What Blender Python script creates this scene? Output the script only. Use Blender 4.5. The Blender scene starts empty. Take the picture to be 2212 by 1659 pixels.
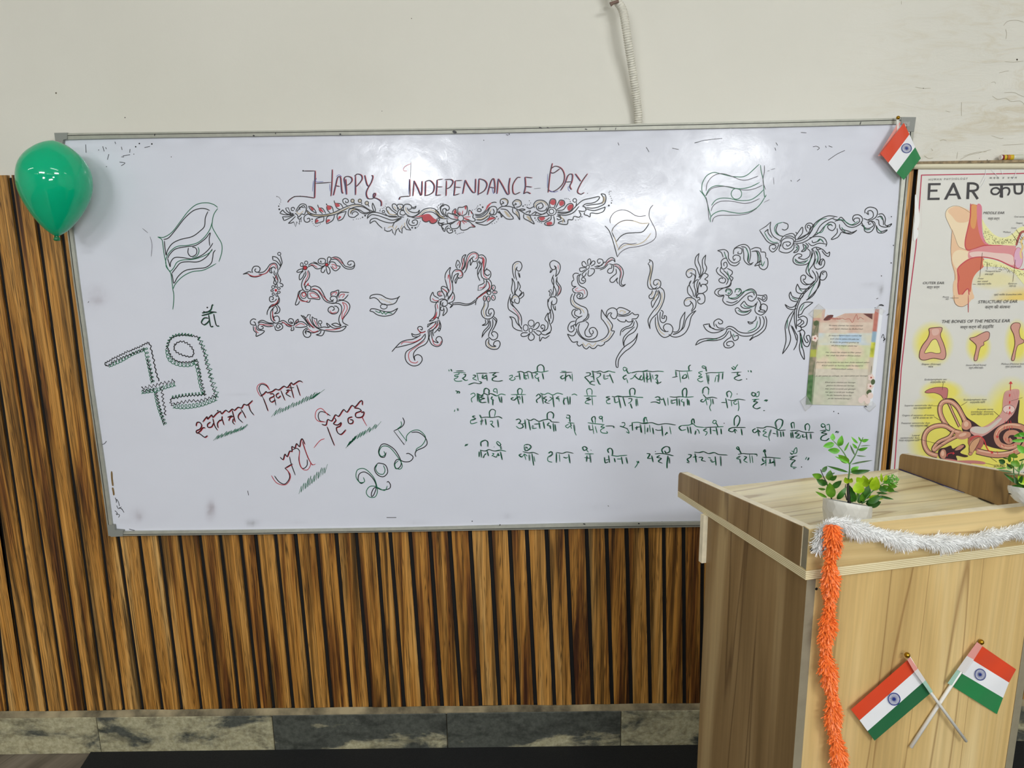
import bpy, bmesh, math, random
from mathutils import Vector, Matrix, noise
random.seed(7)
SC = bpy.context.scene
COL = SC.collection
# ------------------------------------------------------------------ camera
F = 1600.0; CX, CY = 1106.0, 829.5
PITCH, YAW, ROLL = 0.2151626765, -0.0054092990, -0.0156308529
CAM = Vector((0.08438718, -2.20481026, 1.7572))
def cam_axes():
    cp, sp, cy, sy = math.cos(PITCH), math.sin(PITCH), math.cos(YAW), math.sin(YAW)
    f = Vector((sy*cp, cy*cp, -sp)); r0 = Vector((cy, -sy, 0)); u0 = r0.cross(f)
    r = r0*math.cos(ROLL)+u0*math.sin(ROLL); u = -r0*math.sin(ROLL)+u0*math.cos(ROLL)
    return r, u, f
RI, UP, FW = cam_axes()
cd = bpy.data.cameras.new('camera'); cam = bpy.data.objects.new('camera', cd); COL.objects.link(cam)
cam.matrix_world = Matrix(((RI.x, UP.x, -FW.x, CAM.x), (RI.y, UP.y, -FW.y, CAM.y), (RI.z, UP.z, -FW.z, CAM.z), (0, 0, 0, 1)))
cd.sensor_width = 36; cd.lens = F/2212*36; cd.clip_start = 0.02
SC.camera = cam
# ------------------------------------------------------------------ world, lights, exposure
w = bpy.data.worlds.new('world'); SC.world = w; w.use_nodes = True
w.node_tree.nodes['Background'].inputs[0].default_value = (0.95, 0.97, 1, 1)
w.node_tree.nodes['Background'].inputs[1].default_value = 0.25
def area(name, loc, target, sx, sy, power, col=(0.95, 0.98, 1.0)):
    l = bpy.data.lights.new(name, 'AREA'); l.shape = 'RECTANGLE'; l.size = sx; l.size_y = sy; l.energy = power; l.color = col
    o = bpy.data.objects.new(name, l); COL.objects.link(o); o.location = loc
    d = Vector(target)-Vector(loc); o.rotation_euler = d.to_track_quat('-Z', 'Y').to_euler(); return o
area('hall_light', (-1.12, -7.0, 2.33), (-0.2, 0, 1.5), 0.7, 0.22, 40)
area('hall_light', (2.72, -7.3, 2.42), (0.5, 0, 1.5), 0.7, 0.2, 30)
area('hall_window_light', (1.62, -7.6, 1.86), (0.5, 0, 1.5), 1.5, 0.16, 66)
area('ceiling_panel_light', (-1.5, -4.4, 3.1), (-0.6, 0, 1.3), 1.2, 0.3, 50)
area('ceiling_panel_light', (1.9, -3.9, 3.1), (0.8, 0, 1.3), 1.2, 0.3, 66)
for x in (-3.2, 0.3, 3.4):
    for y in (-2.2, -5.6):
        area('ceiling_tube_light', (x, y, 3.14), (x, y, 0), 1.2, 0.12, 12)
SC.view_settings.view_transform = 'Standard'; SC.view_settings.look = 'None'; SC.view_settings.gamma = 1
SC.view_settings.use_curve_mapping = False
SC.view_settings.exposure = -0.20
SC.cycles.use_denoising = True
SC.cycles.max_bounces = 8; SC.cycles.diffuse_bounces = 4; SC.cycles.transparent_max_bounces = 12
# ------------------------------------------------------------------ helpers
def ray(px, py): return FW + RI*((px-CX)/F) - UP*((py-CY)/F)
def onY(px, py, Y): d = ray(px, py); return CAM + d*((Y-CAM.y)/d.y)
def onZ(px, py, Z): d = ray(px, py); return CAM + d*((Z-CAM.z)/d.z)
def onP(px, py, P, n): d = ray(px, py); return CAM + d*((P-CAM).dot(n)/d.dot(n))
def proj(P):
    d = P-CAM; k = d.dot(FW); return CX+F*d.dot(RI)/k, CY-F*d.dot(UP)/k
def zcol(P, py):
    # height on the vertical line through P seen at pixel row py
    c = (CY-py)/F; d = Vector((P[0]-CAM.x, P[1]-CAM.y, 0))
    return CAM.z + (c*d.dot(FW)-d.dot(UP))/(UP.z-c*FW.z)
def s2l(c):
    return tuple((x/255/12.92 if x <= 10 else ((x/255+0.055)/1.055)**2.4) for x in c[:3])+(1.0,)
class NT:
    def __init__(s, name):
        s.m = bpy.data.materials.new(name); s.m.use_nodes = True; s.t = s.m.node_tree
        s.b = s.t.nodes['Principled BSDF']; s.out = s.t.nodes['Material Output']
    def n(s, typ, **kw):
        nd = s.t.nodes.new(typ)
        for k, v in kw.items():
            if k.startswith('_'): setattr(nd, k[1:], v)
            else:
                key = int(k[1:]) if k[0] == 'i' and k[1:].isdigit() else k
                inp = nd.inputs[key]
                if hasattr(v, 'is_output') or isinstance(v, bpy.types.NodeSocket): s.t.links.new(v, inp)
                else: inp.default_value = v
        return nd
    def l(s, a, b): s.t.links.new(a, b)
    def set(s, **kw):
        for k, v in kw.items():
            inp = s.b.inputs[k.replace('_', ' ')]
            if isinstance(v, bpy.types.NodeSocket): s.l(v, inp)
            else: inp.default_value = v
    def pos(s, scale=(1, 1, 1), rot=(0, 0, 0), rnd=0.0):
        g = s.n('ShaderNodeNewGeometry')
        m = s.n('ShaderNodeMapping', i0=g.outputs['Position']); m.inputs['Rotation'].default_value = rot
        v = m.outputs[0]
        if rnd:
            oi = s.n('ShaderNodeObjectInfo'); mu = s.n('ShaderNodeMath', _operation='MULTIPLY', i0=oi.outputs['Random'], i1=rnd)
            ad = s.n('ShaderNodeVectorMath', _operation='ADD', i0=v, i1=mu.outputs[0]); v = ad.outputs[0]
        mm = s.n('ShaderNodeVectorMath', _operation='MULTIPLY', i0=v, i1=scale)
        return mm.outputs[0]
    def noise(s, vec, scale=1, detail=4, rough=0.55, dist=0.0):
        nd = s.n('ShaderNodeTexNoise', Vector=vec, Scale=scale, Detail=detail, Roughness=rough, Distortion=dist)
        return nd.outputs[0]
    def ramp(s, fac, stops, lin=False):
        r = s.n('ShaderNodeValToRGB', i0=fac); e = r.color_ramp.elements
        while len(e) < len(stops): e.new(0.5)
        for el, (p, c) in zip(e, stops):
            el.position = p; el.color = s2l(c) if len(c) >= 3 else (c[0], c[0], c[0], 1)
        return r.outputs[0]
    def mix(s, fac, a, b, blend='MIX'):
        m = s.n('ShaderNodeMix', _data_type='RGBA', _blend_type=blend)
        for k, v in ((0, fac), (6, a), (7, b)):
            if isinstance(v, bpy.types.NodeSocket): s.l(v, m.inputs[k])
            else: m.inputs[k].default_value = v
        return m.outputs[2]
    def bump(s, h, strength=0.3, dist=0.002):
        return s.n('ShaderNodeBump', Height=h, Strength=strength, Distance=dist).outputs[0]
def mat(name, c, rough=0.6, metal=0.0, spec=0.5, vary=0.0, scale=40, bump=0.0, coat=0.0):
    m = NT(name)
    m.set(Roughness=rough, Metallic=metal); m.b.inputs['Specular IOR Level'].default_value = spec
    m.b.inputs['Coat Weight'].default_value = coat
    if vary or bump:
        nz = m.noise(m.pos((1, 1, 1)), scale, 5)
        c2 = tuple(max(0, x*(1-vary)) for x in c)
        m.set(Base_Color=m.ramp(nz, [(0.3, c2), (0.65, c)]))
        if bump: m.set(Normal=m.bump(nz, bump))
    else:
        m.set(Base_Color=s2l(c))
    return m.m
def mesh_obj(name, verts, faces, mats, parent=None, midx=None, smooth=False):
    me = bpy.data.meshes.new(name); me.from_pydata([tuple(v) for v in verts], [], faces)
    for m in (mats if isinstance(mats, (list, tuple)) else [mats]): me.materials.append(m)
    if midx:
        me.polygons.foreach_set('material_index', midx)
    if smooth: me.polygons.foreach_set('use_smooth', [True]*len(me.polygons))
    me.update()
    o = bpy.data.objects.new(name, me); COL.objects.link(o)
    if parent: o.parent = parent; o.matrix_parent_inverse = parent.matrix_world.inverted()
    return o
def empty(name, loc=(0, 0, 0)):
    o = bpy.data.objects.new(name, None); COL.objects.link(o); o.empty_display_size = 0.05
    o.location = loc; o.matrix_world = Matrix.Translation(Vector(loc)); return o
def tag(o, label=None, cat=None, group=None, kind=None):
    if label: o['label'] = label
    if cat: o['category'] = cat
    if group: o['group'] = group
    if kind: o['kind'] = kind
    return o
def box(x0, x1, y0, y1, z0, z1):
    v = [(x, y, z) for z in (z0, z1) for y in (y0, y1) for x in (x0, x1)]
    return v, [(0, 2, 3, 1), (4, 5, 7, 6), (0, 1, 5, 4), (2, 6, 7, 3), (0, 4, 6, 2), (1, 3, 7, 5)]
def hexa(b, t):
    # b, t: four corners counter-clockwise, bottom and top
    return list(b)+list(t), [(3, 2, 1, 0), (4, 5, 6, 7), (0, 1, 5, 4), (1, 2, 6, 5), (2, 3, 7, 6), (3, 0, 4, 7)]
def bevel(o, wd=0.0015, seg=1):
    bm = bmesh.new(); bm.from_mesh(o.data); bmesh.ops.recalc_face_normals(bm, faces=bm.faces)
    bmesh.ops.bevel(bm, geom=bm.edges[:], offset=wd, segments=seg, affect='EDGES'); bm.to_mesh(o.data); bm.free(); return o
def tube_mesh(pts, rad, seg=12, cap=True):
    V, Fc = [], []
    n = len(pts); t_prev = None; nrm = None
    for i, p in enumerate(pts):
        t = (pts[min(i+1, n-1)]-pts[max(i-1, 0)]).normalized()
        if nrm is None:
            a = Vector((0, 0, 1)) if abs(t.z) < 0.9 else Vector((1, 0, 0)); nrm = t.cross(a).normalized()
        else: nrm = (nrm-t*nrm.dot(t)).normalized()
        b = t.cross(nrm); r = rad[i] if isinstance(rad, (list, tuple)) else rad
        for k in range(seg):
            a = 2*math.pi*k/seg; V.append(p+nrm*(r*math.cos(a))+b*(r*math.sin(a)))
    for i in range(n-1):
        for k in range(seg):
            k2 = (k+1) % seg; Fc.append((i*seg+k, i*seg+k2, (i+1)*seg+k2, (i+1)*seg+k))
    if cap: Fc.append(tuple(range(seg))[::-1]); Fc.append(tuple((n-1)*seg+k for k in range(seg)))
    return V, Fc
def catmull(P, sub=6, closed=False):
    if len(P) < 3: return P
    out = []; n = len(P)
    for i in range(n-1 if not closed else n):
        p0 = P[i-1] if (i or closed) else P[0]; p1 = P[i]; p2 = P[(i+1) % n]
        p3 = P[(i+2) % n] if (i+2 < n or closed) else P[-1]
        for k in range(sub):
            t = k/sub; t2 = t*t; t3 = t2*t
            out.append(tuple(0.5*((2*p1[j])+(-p0[j]+p2[j])*t+(2*p0[j]-5*p1[j]+4*p2[j]-p3[j])*t2+(-p0[j]+3*p1[j]-3*p2[j]+p3[j])*t3) for j in range(len(p1))))
    if not closed: out.append(tuple(P[-1]))
    return out
def dedupe(P):
    o = [P[0]]
    for p in P[1:]:
        if abs(p[0]-o[-1][0])+abs(p[1]-o[-1][1]) > 1e-3: o.append(p)
    return o
class Ink:
    """Flat marks on a surface, collected in photo pixels and cast onto it."""
    def __init__(s, cast): s.cast = cast; s.V = []; s.F = []; s.M = []; s.mats = []; s.k = 0
    def mi(s, m):
        if m not in s.mats: s.mats.append(m)
        return s.mats.index(m)
    def add(s, pts, faces, m):
        b = len(s.V); s.k += 1; e = s.k*2.5e-6
        s.V += [s.cast(x, y, e) for x, y in pts]; s.F += [tuple(b+i for i in f) for f in faces]; s.M += [s.mi(m)]*len(faces)
    def stroke(s, P, wd, m, smooth=True, taper=True, closed=False):
        P = dedupe([tuple(p) for p in P])
        if len(P) < 2: return
        if len(P) == 2 and taper: P = [(P[0][0]+(P[1][0]-P[0][0])*k/6, P[0][1]+(P[1][1]-P[0][1])*k/6) for k in range(7)]
        elif smooth: P = dedupe(catmull(P, 5, closed))
        if closed: P = P+[P[0]]
        n = len(P); L = []; R = []
        for i in range(n):
            a = P[max(i-1, 0)]; b = P[min(i+1, n-1)]
            if closed and i in (0, n-1): a = P[n-2]; b = P[1]
            dx, dy = b[0]-a[0], b[1]-a[1]; l = math.hypot(dx, dy) or 1; h = wd/2
            if taper and not closed: h *= min(1, 0.55+0.3*min(i, n-1-i))
            nx, ny = -dy/l*h, dx/l*h
            L.append((P[i][0]+nx, P[i][1]+ny)); R.append((P[i][0]-nx, P[i][1]-ny))
        s.add(L+R, [(i, i+1, n+i+1, n+i) for i in range(n-1)], m)
    def poly(s, P, m, smooth=True):
        P = dedupe([tuple(p) for p in P])
        if smooth: P = dedupe(catmull(P, 4, True))
        s.add(P, [tuple(range(len(P)))], m)
    def hatch(s, P, m, step=1.25, wd=0.95, ang=0.62, rnd=None):
        P = dedupe(catmull([tuple(p) for p in P], 4, True)); c, q = math.cos(ang), math.sin(ang)
        R = [(x*c+y*q, -x*q+y*c) for x, y in P]; y = min(r[1] for r in R)+step*0.4; y1 = max(r[1] for r in R)
        while y < y1:
            xs = []
            for (ax, ay), (bx, by) in zip(R, R[1:]+R[:1]):
                if (ay <= y) != (by <= y): xs.append(ax+(bx-ax)*(y-ay)/(by-ay))
            xs.sort()
            for a, b in zip(xs[::2], xs[1::2]):
                if b-a > 0.8: s.stroke([(a*c-y*q, a*q+y*c), (b*c-y*q, b*q+y*c)], wd, m, smooth=False)
            y += step
    def disc(s, x, y, rx, ry, m, n=14, rot=0):
        c, q = math.cos(rot), math.sin(rot)
        s.add([(x+rx*math.cos(a)*c-ry*math.sin(a)*q, y+rx*math.cos(a)*q+ry*math.sin(a)*c) for a in [2*math.pi*k/n for k in range(n)]], [tuple(range(n))], m)
    def ring(s, x, y, rx, ry, wd, m, n=24):
        s.stroke([(x+rx*math.cos(2*math.pi*k/n), y+ry*math.sin(2*math.pi*k/n)) for k in range(n)], wd, m, smooth=False, closed=True)
    def build(s, name, parent, label=None):
        # n-gons are triangulated so concave fills come out right
        me = bpy.data.meshes.new(name); me.from_pydata([tuple(v) for v in s.V], [], s.F)
        for m in s.mats: me.materials.append(m)
        me.polygons.foreach_set('material_index', s.M); me.update()
        o = bpy.data.objects.new(name, me); COL.objects.link(o)
        if parent: o.parent = parent; o.matrix_parent_inverse = parent.matrix_world.inverted()
        if label: o['label'] = label
        return o
def wallcast(Y): return lambda x, y, e: onY(x, y, Y-e)
# ------------------------------------------------------------------ materials
def wall_paint():
    m = NT('cream_wall_paint'); p = m.pos()
    n1 = m.noise(p, 1.3, 5); n2 = m.noise(p, 9, 6, 0.65); n3 = m.noise(m.pos((1.2, 1, 5)), 5, 8, 0.7, 1.2)
    base = m.ramp(n1, [(0.3, (214, 211, 199)), (0.7, (222, 219, 208))])
    g = m.n('ShaderNodeNewGeometry'); sp = m.n('ShaderNodeSeparateXYZ', i0=g.outputs['Position'])
    mx = m.n('ShaderNodeMapRange', Value=sp.outputs[0]); mx.inputs[1].default_value = 0.95; mx.inputs[2].default_value = 1.7
    zc = m.n('ShaderNodeMath', _operation='SUBTRACT', i0=sp.outputs[2], i1=2.0); za = m.n('ShaderNodeMath', _operation='ABSOLUTE', i0=zc.outputs[0])
    mz = m.n('ShaderNodeMapRange', Value=za.outputs[0]); mz.inputs[1].default_value = 0.7; mz.inputs[2].default_value = 0.05
    area_ = m.n('ShaderNodeMath', _operation='MULTIPLY', i0=mx.outputs[0], i1=mz.outputs[0])
    cr = m.ramp(n3, [(0.50, (0,)), (0.66, (1,))])
    fac = m.n('ShaderNodeMath', _operation='MULTIPLY', i0=cr, i1=area_.outputs[0])
    f2 = m.n('ShaderNodeMath', _operation='MULTIPLY', i0=fac.outputs[0], i1=0.75)
    col = m.mix(f2.outputs[0], base, s2l((196, 182, 150)))
    hh = m.n('ShaderNodeMath', _operation='MULTIPLY', i0=n3, i1=area_.outputs[0])
    h2 = m.n('ShaderNodeMath', _operation='MULTIPLY_ADD', i0=hh.outputs[0], i1=10.0, i2=n2)
    m.set(Base_Color=col, Roughness=0.75, Normal=m.bump(h2.outputs[0], 0.25, 0.004)); return m.m
def slat_wood():
    m = NT('streaked_brown_slat_wood')
    v = m.pos((26, 26, 0.9), rnd=37.0); f = m.pos((120, 120, 1.6), rnd=21.0); kn = m.pos((30, 30, 0.9), rnd=11.0); g = m.pos((420, 420, 6), rnd=5.0)
    a = m.noise(v, 1, 5, 0.6, 0.6); b = m.noise(f, 1, 2, 0.6, 0.5); k = m.noise(kn, 1, 3, 0.5, 1.2); gr = m.noise(g, 1, 2)
    oi = m.n('ShaderNodeObjectInfo')
    sh = m.n('ShaderNodeMath', _operation='MULTIPLY_ADD', i0=oi.outputs['Random'], i1=0.16, i2=-0.075)
    a2 = m.n('ShaderNodeMath', _operation='ADD', i0=a, i1=sh.outputs[0])
    base = m.ramp(a2.outputs[0], [(0.31, (78, 42, 20)), (0.39, (140, 88, 35)), (0.47, (198, 138, 60)), (0.60, (216, 158, 80)), (0.74, (230, 182, 110))])
    def line(src, lv, wd, amt):
        d = m.n('ShaderNodeMath', _operation='SUBTRACT', i0=src, i1=lv); e = m.n('ShaderNodeMath', _operation='ABSOLUTE', i0=d.outputs[0])
        return m.ramp(e.outputs[0], [(0.0, (amt,)), (wd, (1,))])
    col = m.mix(1.0, base, line(b, 0.50, 0.035, 0.15), 'MULTIPLY'); col = m.mix(1.0, col, line(b, 0.57, 0.02, 0.35), 'MULTIPLY'); col = m.mix(1.0, col, line(b, 0.43, 0.02, 0.3), 'MULTIPLY')
    col = m.mix(1.0, col, m.ramp(gr, [(0.35, (0.72,)), (0.6, (1,))]), 'MULTIPLY')
    col = m.mix(1.0, col, m.ramp(k, [(0.50, (1,)), (0.62, (0.42,)), (0.74, (0.14,))]), 'MULTIPLY')
    m.set(Base_Color=col, Roughness=0.45, Normal=m.bump(b, 0.08, 0.001)); return m.m
def laminate(name, c_lo, c_mid, c_hi, vein, axis='z', rot=0.0, seed=0.0, rough=0.38):
    m = NT(name)
    sc = {'z': ((9, 9, 0.55), (150, 150, 2.4), (11, 11, 0.45)), 'x': ((0.8, 9, 9), (2.0, 120, 120), (1.0, 6, 6))}[axis]
    r = (0, 0, -rot)
    def P(s_):
        q = m.pos((1, 1, 1), r); ad = m.n('ShaderNodeVectorMath', _operation='ADD', i0=q, i1=(seed, seed*0.7, seed*1.3))
        return m.n('ShaderNodeVectorMath', _operation='MULTIPLY', i0=ad.outputs[0], i1=s_).outputs[0]
    a = m.noise(P(sc[0]), 1, 4, 0.55, 0.8); b = m.noise(P(sc[1]), 1, 3); k = m.noise(P(sc[2]), 1.0, 2, 0.5, 0.7)
    base = m.ramp(a, [(0.34, c_lo), (0.5, c_mid), (0.66, c_hi)])
    fine = m.ramp(b, [(0.3, (0.86,)), (0.6, (1,))]); col = m.mix(1.0, base, fine, 'MULTIPLY')
    # thin dark veins where the slow noise crosses a level
    d = m.n('ShaderNodeMath', _operation='SUBTRACT', i0=k, i1=0.53); d2 = m.n('ShaderNodeMath', _operation='ABSOLUTE', i0=d.outputs[0])
    vn = m.ramp(d2.outputs[0], [(0.0, (1,)), (0.014, (0,))]); vf = m.n('ShaderNodeMath', _operation='MULTIPLY', i0=vn, i1=0.62)
    col = m.mix(vf.outputs[0], col, s2l(vein))
    m.set(Base_Color=col, Roughness=rough); return m.m
def stone(name, seed, bias=0.0):
    m = NT(name); 
    def P(s_):
        q = m.n('ShaderNodeVectorMath', _operation='ADD', i0=m.pos(), i1=(seed, 0, seed)); return m.n('ShaderNodeVectorMath', _operation='MULTIPLY', i0=q.outputs[0], i1=s_).outputs[0]
    a = m.noise(P((1.3, 1.3, 3.0)), 3, 9, 0.62, 0.35); b = m.noise(P((1, 1, 1)), 60, 5, 0.7)
    g = m.n('ShaderNodeNewGeometry'); sp = m.n('ShaderNodeSeparateXYZ', i0=g.outputs['Position'])
    zz = m.n('ShaderNodeMapRange', Value=sp.outputs[2]); zz.inputs[1].default_value = 0.0; zz.inputs[2].default_value = 0.13
    zz.inputs[3].default_value = 0.05; zz.inputs[4].default_value = -0.03
    s1 = m.n('ShaderNodeMath', _operation='ADD', i0=a, i1=bias); s2 = m.n('ShaderNodeMath', _operation='ADD', i0=s1.outputs[0], i1=zz.outputs[0])
    st = m.ramp(b, [(0.35, (64, 67, 60)), (0.7, (92, 94, 86))]); pl = m.ramp(b, [(0.35, (150, 142, 110)), (0.7, (196, 190, 158))])
    fac = m.ramp(s2.outputs[0], [(0.50, (0,)), (0.55, (0.6,)), (0.60, (1,))])
    c2_ = m.noise(P((3, 3, 6)), 3, 6, 0.7, 0.5); edge = m.ramp(c2_, [(0.36, (0.5,)), (0.52, (1,))])
    col = m.mix(fac, st, pl); col = m.mix(1.0, col, edge, 'MULTIPLY')
    m.set(Base_Color=col, Roughness=0.6, Normal=m.bump(s2.outputs[0], 0.5, 0.006)); return m.m
def board_surface():
    m = NT('white_board_enamel')
    at = m.n('ShaderNodeVertexColor', _layer_name='smudge')
    n1 = m.noise(m.pos((1, 1, 1)), 3.2, 3); n2 = m.noise(m.pos((1, 1, 1)), 24, 6, 0.75, 0.6)
    h = m.n('ShaderNodeMath', _operation='MULTIPLY_ADD', i0=n2, i1=0.085, i2=n1); 
    rg = m.n('ShaderNodeMapRange', Value=n2); rg.inputs[1].default_value = 0.35; rg.inputs[2].default_value = 0.65; rg.inputs[3].default_value = 0.08; rg.inputs[4].default_value = 0.17
    m.set(Base_Color=at.outputs[0], Roughness=rg.outputs[0], Normal=m.bump(h.outputs[0], 0.5, 0.006))
    m.b.inputs['Specular IOR Level'].default_value = 0.36; return m.m
def printed(name, layer='paint', rough=0.35, coat=0.0):
    m = NT(name); at = m.n('ShaderNodeVertexColor', _layer_name=layer)
    m.set(Base_Color=at.outputs[0], Roughness=rough); m.b.inputs['Coat Weight'].default_value = coat; m.b.inputs['Coat Roughness'].default_value = 0.1
    if coat:
        n1 = m.noise(m.pos((1, 1, 1)), 5, 3, 0.5, 0.5); nb = m.bump(n1, 0.5, 0.01); m.set(Normal=nb); m.set(Coat_Normal=nb)
    return m.m
def plastic_clear(name, tint=(235, 238, 235), op=0.25):
    m = NT(name); tr = m.n('ShaderNodeBsdfTransparent'); mx = m.n('ShaderNodeMixShader', i0=op)
    m.l(tr.outputs[0], mx.inputs[1]); m.l(m.b.outputs[0], mx.inputs[2]); m.l(mx.outputs[0], m.out.inputs[0])
    m.set(Base_Color=s2l(tint), Roughness=0.15); return m.m
def cloth(name, c, tr=0.25):
    m = NT(name); wv = m.n('ShaderNodeTexWave', Vector=m.pos(), Scale=700.0); 
    m.set(Base_Color=s2l(c), Roughness=0.55, Normal=m.bump(wv.outputs[0], 0.05, 0.0005)); m.b.inputs['Sheen Weight'].default_value = 0.2
    return m.m
M = {}
M['wall'] = wall_paint(); M['slat'] = slat_wood()
M['gap'] = mat('black_backing', (5, 5, 6), 0.8)
M['ledge'] = mat('rough_mortar_ledge', (164, 150, 118), 0.9, vary=0.62, scale=11, bump=0.6)
M['carpet'] = mat('charcoal_carpet', (24, 26, 27), 0.95, vary=0.45, scale=260, bump=0.8)
M['vinyl'] = laminate('grey_wood_floor', (84, 76, 68), (118, 108, 96), (140, 130, 118), (60, 52, 46), 'x', rot=1.2)
M['alu'] = mat('brushed_aluminium_trim', (178, 178, 166), 0.42, 0.35, vary=0.06, scale=60)
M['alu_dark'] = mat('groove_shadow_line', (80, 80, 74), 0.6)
M['cap'] = mat('grey_plastic_corner', (136, 138, 132), 0.5)
M['ink_black'] = mat('black_marker_ink', (18, 16, 20), 0.4); M['ink_soft'] = mat('grey_marker_ink', (84, 78, 86), 0.5)
M['ink_green'] = mat('green_marker_ink', (6, 104, 70), 0.4); M['ink_red'] = mat('red_marker_ink', (184, 34, 48), 0.4)
M['ink_red_pale'] = mat('pale_red_marker_ink', (190, 96, 104), 0.5)
M['ink_blue'] = mat('blue_marker_ink', (84, 92, 160), 0.4); M['ink_tan'] = mat('tan_marker_ink', (198, 180, 146), 0.5)
M['ink_maroon'] = mat('maroon_marker_ink', (84, 22, 52), 0.4)
M['paper'] = mat('white_paper', (232, 232, 228), 0.6)
M['balloon'] = NT('green_latex').m
_b = M['balloon'].node_tree.nodes['Principled BSDF']; _b.inputs['Base Color'].default_value = s2l((8, 178, 128)); _b.inputs['Roughness'].default_value = 0.06
_b.inputs['Subsurface Weight'].default_value = 0.25; _b.inputs['Subsurface Radius'].default_value = (0.02, 0.05, 0.03); _b.inputs['Subsurface Scale'].default_value = 0.4
M['hose'] = mat('off_white_ribbed_plastic', (224, 220, 206), 0.5, vary=0.10, scale=90)
M['saffron'] = cloth('saffron_cloth', (214, 62, 14)); M['white_cloth'] = cloth('white_cloth', (232, 232, 234)); M['green_cloth'] = cloth('green_cloth', (18, 122, 62))
M['green_cloth_dark'] = cloth('dark_green_cloth', (12, 96, 52))
M['navy'] = mat('navy_print', (28, 50, 130), 0.5)
M['stick'] = mat('white_plastic_stick', (236, 234, 228), 0.3); M['gold'] = mat('gold_plastic', (168, 128, 30), 0.2, 0.85)
M['pink_sleeve_and_shadow'] = plastic_clear('translucent_pink_sleeve_and_shadow', (240, 168, 158), 0.75); M['sleeve_white'] = plastic_clear('translucent_white_sleeve', (236, 232, 230), 0.75)
M['sleeve_green'] = plastic_clear('translucent_green_sleeve', (176, 214, 196), 0.75)
M['pot'] = mat('white_glazed_ceramic', (226, 226, 220), 0.22, coat=0.3)
M['soil'] = mat('dark_soil', (38, 34, 26), 0.9, vary=0.4, scale=200, bump=0.5)
def leafm(name, c1, c2):
    m = NT(name); n1 = m.noise(m.pos(), 60, 3); m.set(Base_Color=m.ramp(n1, [(0.35, c1), (0.65, c2)]), Roughness=0.35)
    m.b.inputs['Subsurface Weight'].default_value = 0.0; return m.m
M['leaf_bright'] = leafm('bright_green_leaf', (84, 160, 44), (120, 196, 70)); M['leaf_lime'] = leafm('lime_leaf', (140, 180, 20), (176, 208, 46))
M['leaf_dark'] = leafm('dark_green_leaf', (34, 78, 28), (60, 112, 34)); M['leaf_mid'] = leafm('mid_green_leaf', (70, 120, 26), (106, 156, 40))
M['leaf_grey'] = leafm('grey_green_leaf', (70, 100, 70), (110, 140, 96)); M['stem'] = mat('green_stem', (86, 132, 70), 0.5); M['stem_dark'] = mat('dark_stem', (44, 42, 40), 0.6)
M['tinsel_white'] = mat('white_tinsel', (250, 250, 248), 0.4, spec=0.6); M['tinsel_orange'] = mat('orange_tinsel', (252, 128, 56), 0.4, spec=0.5)
M['tape'] = plastic_clear('clear_tape', (236, 236, 232), 0.16); M['tape_edge'] = mat('tape_edge', (176, 172, 168), 0.5)
M['cream_rod'] = mat('cream_plastic_rod', (222, 214, 186), 0.35)
M['board_wood_ledge'] = mat('scuffed_wood_strip', (168, 146, 110), 0.7, vary=0.4, scale=80)
M['dot'] = mat('black_hole', (14, 12, 10), 0.8)
# ------------------------------------------------------------------ room shell
YW = 0.03            # wall face; whiteboard surface is the plane y = 0
def plane_grid(name, x0, x1, z0, z1, Y, mt):
    v = [(x0, Y, z0), (x1, Y, z0), (x1, Y, z1), (x0, Y, z1)]
    return mesh_obj(name, v, [(0, 1, 2, 3)], mt)
XL, XR, YB, ZC = -4.6, 4.6, -9.2, 3.2
wallb = mesh_obj('wall_back', *box(XL, XR, YW, YW+0.12, 0, ZC), [M['wall']]); tag(wallb, kind='structure')
for nm, bx in (('wall_left', box(XL-0.12, XL, YB, YW+0.12, 0, ZC)), ('wall_right', box(XR, XR+0.12, YB, YW+0.12, 0, ZC)),
               ('wall_front', box(XL-0.12, XR+0.12, YB-0.12, YB, 0, ZC)), ('ceiling', box(XL-0.12, XR+0.12, YB-0.12, YW+0.12, ZC, ZC+0.1))):
    tag(mesh_obj(nm, *bx, [M['wall']]), kind='structure')
tag(mesh_obj('floor', *box(XL-0.12, XR+0.12, YB-0.12, YW+0.12, -0.1, 0), [M['vinyl']]), kind='structure')
# carpet: its left edge runs away from the wall at a slant
c0 = onZ(191, 1632, 0.006); c1 = onZ(173.6, 1659, 0.006); dd = (c1-c0); c0 = c0-dd*0.2; c1 = c0+dd*12
ys = onZ(750, 1621.5, 0).y
cp = [(c0.x, ys), (XR-0.6, ys), (XR-0.6, -5.2), (c1.x, -5.2)]
cp[0] = (c0.x, ys); cp[3] = (c0.x+(c1.x-c0.x)/(c1.y-c0.y)*(-5.2-c0.y), -5.2)
carp = mesh_obj('carpet', *hexa([Vector((x, y, 0.0005)) for x, y in cp[::-1]], [Vector((x, y, 0.007)) for x, y in cp[::-1]]), [M['carpet']])
tag(carp, 'black carpet laid over the grey floor below the slatted wall', 'carpet')
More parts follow.
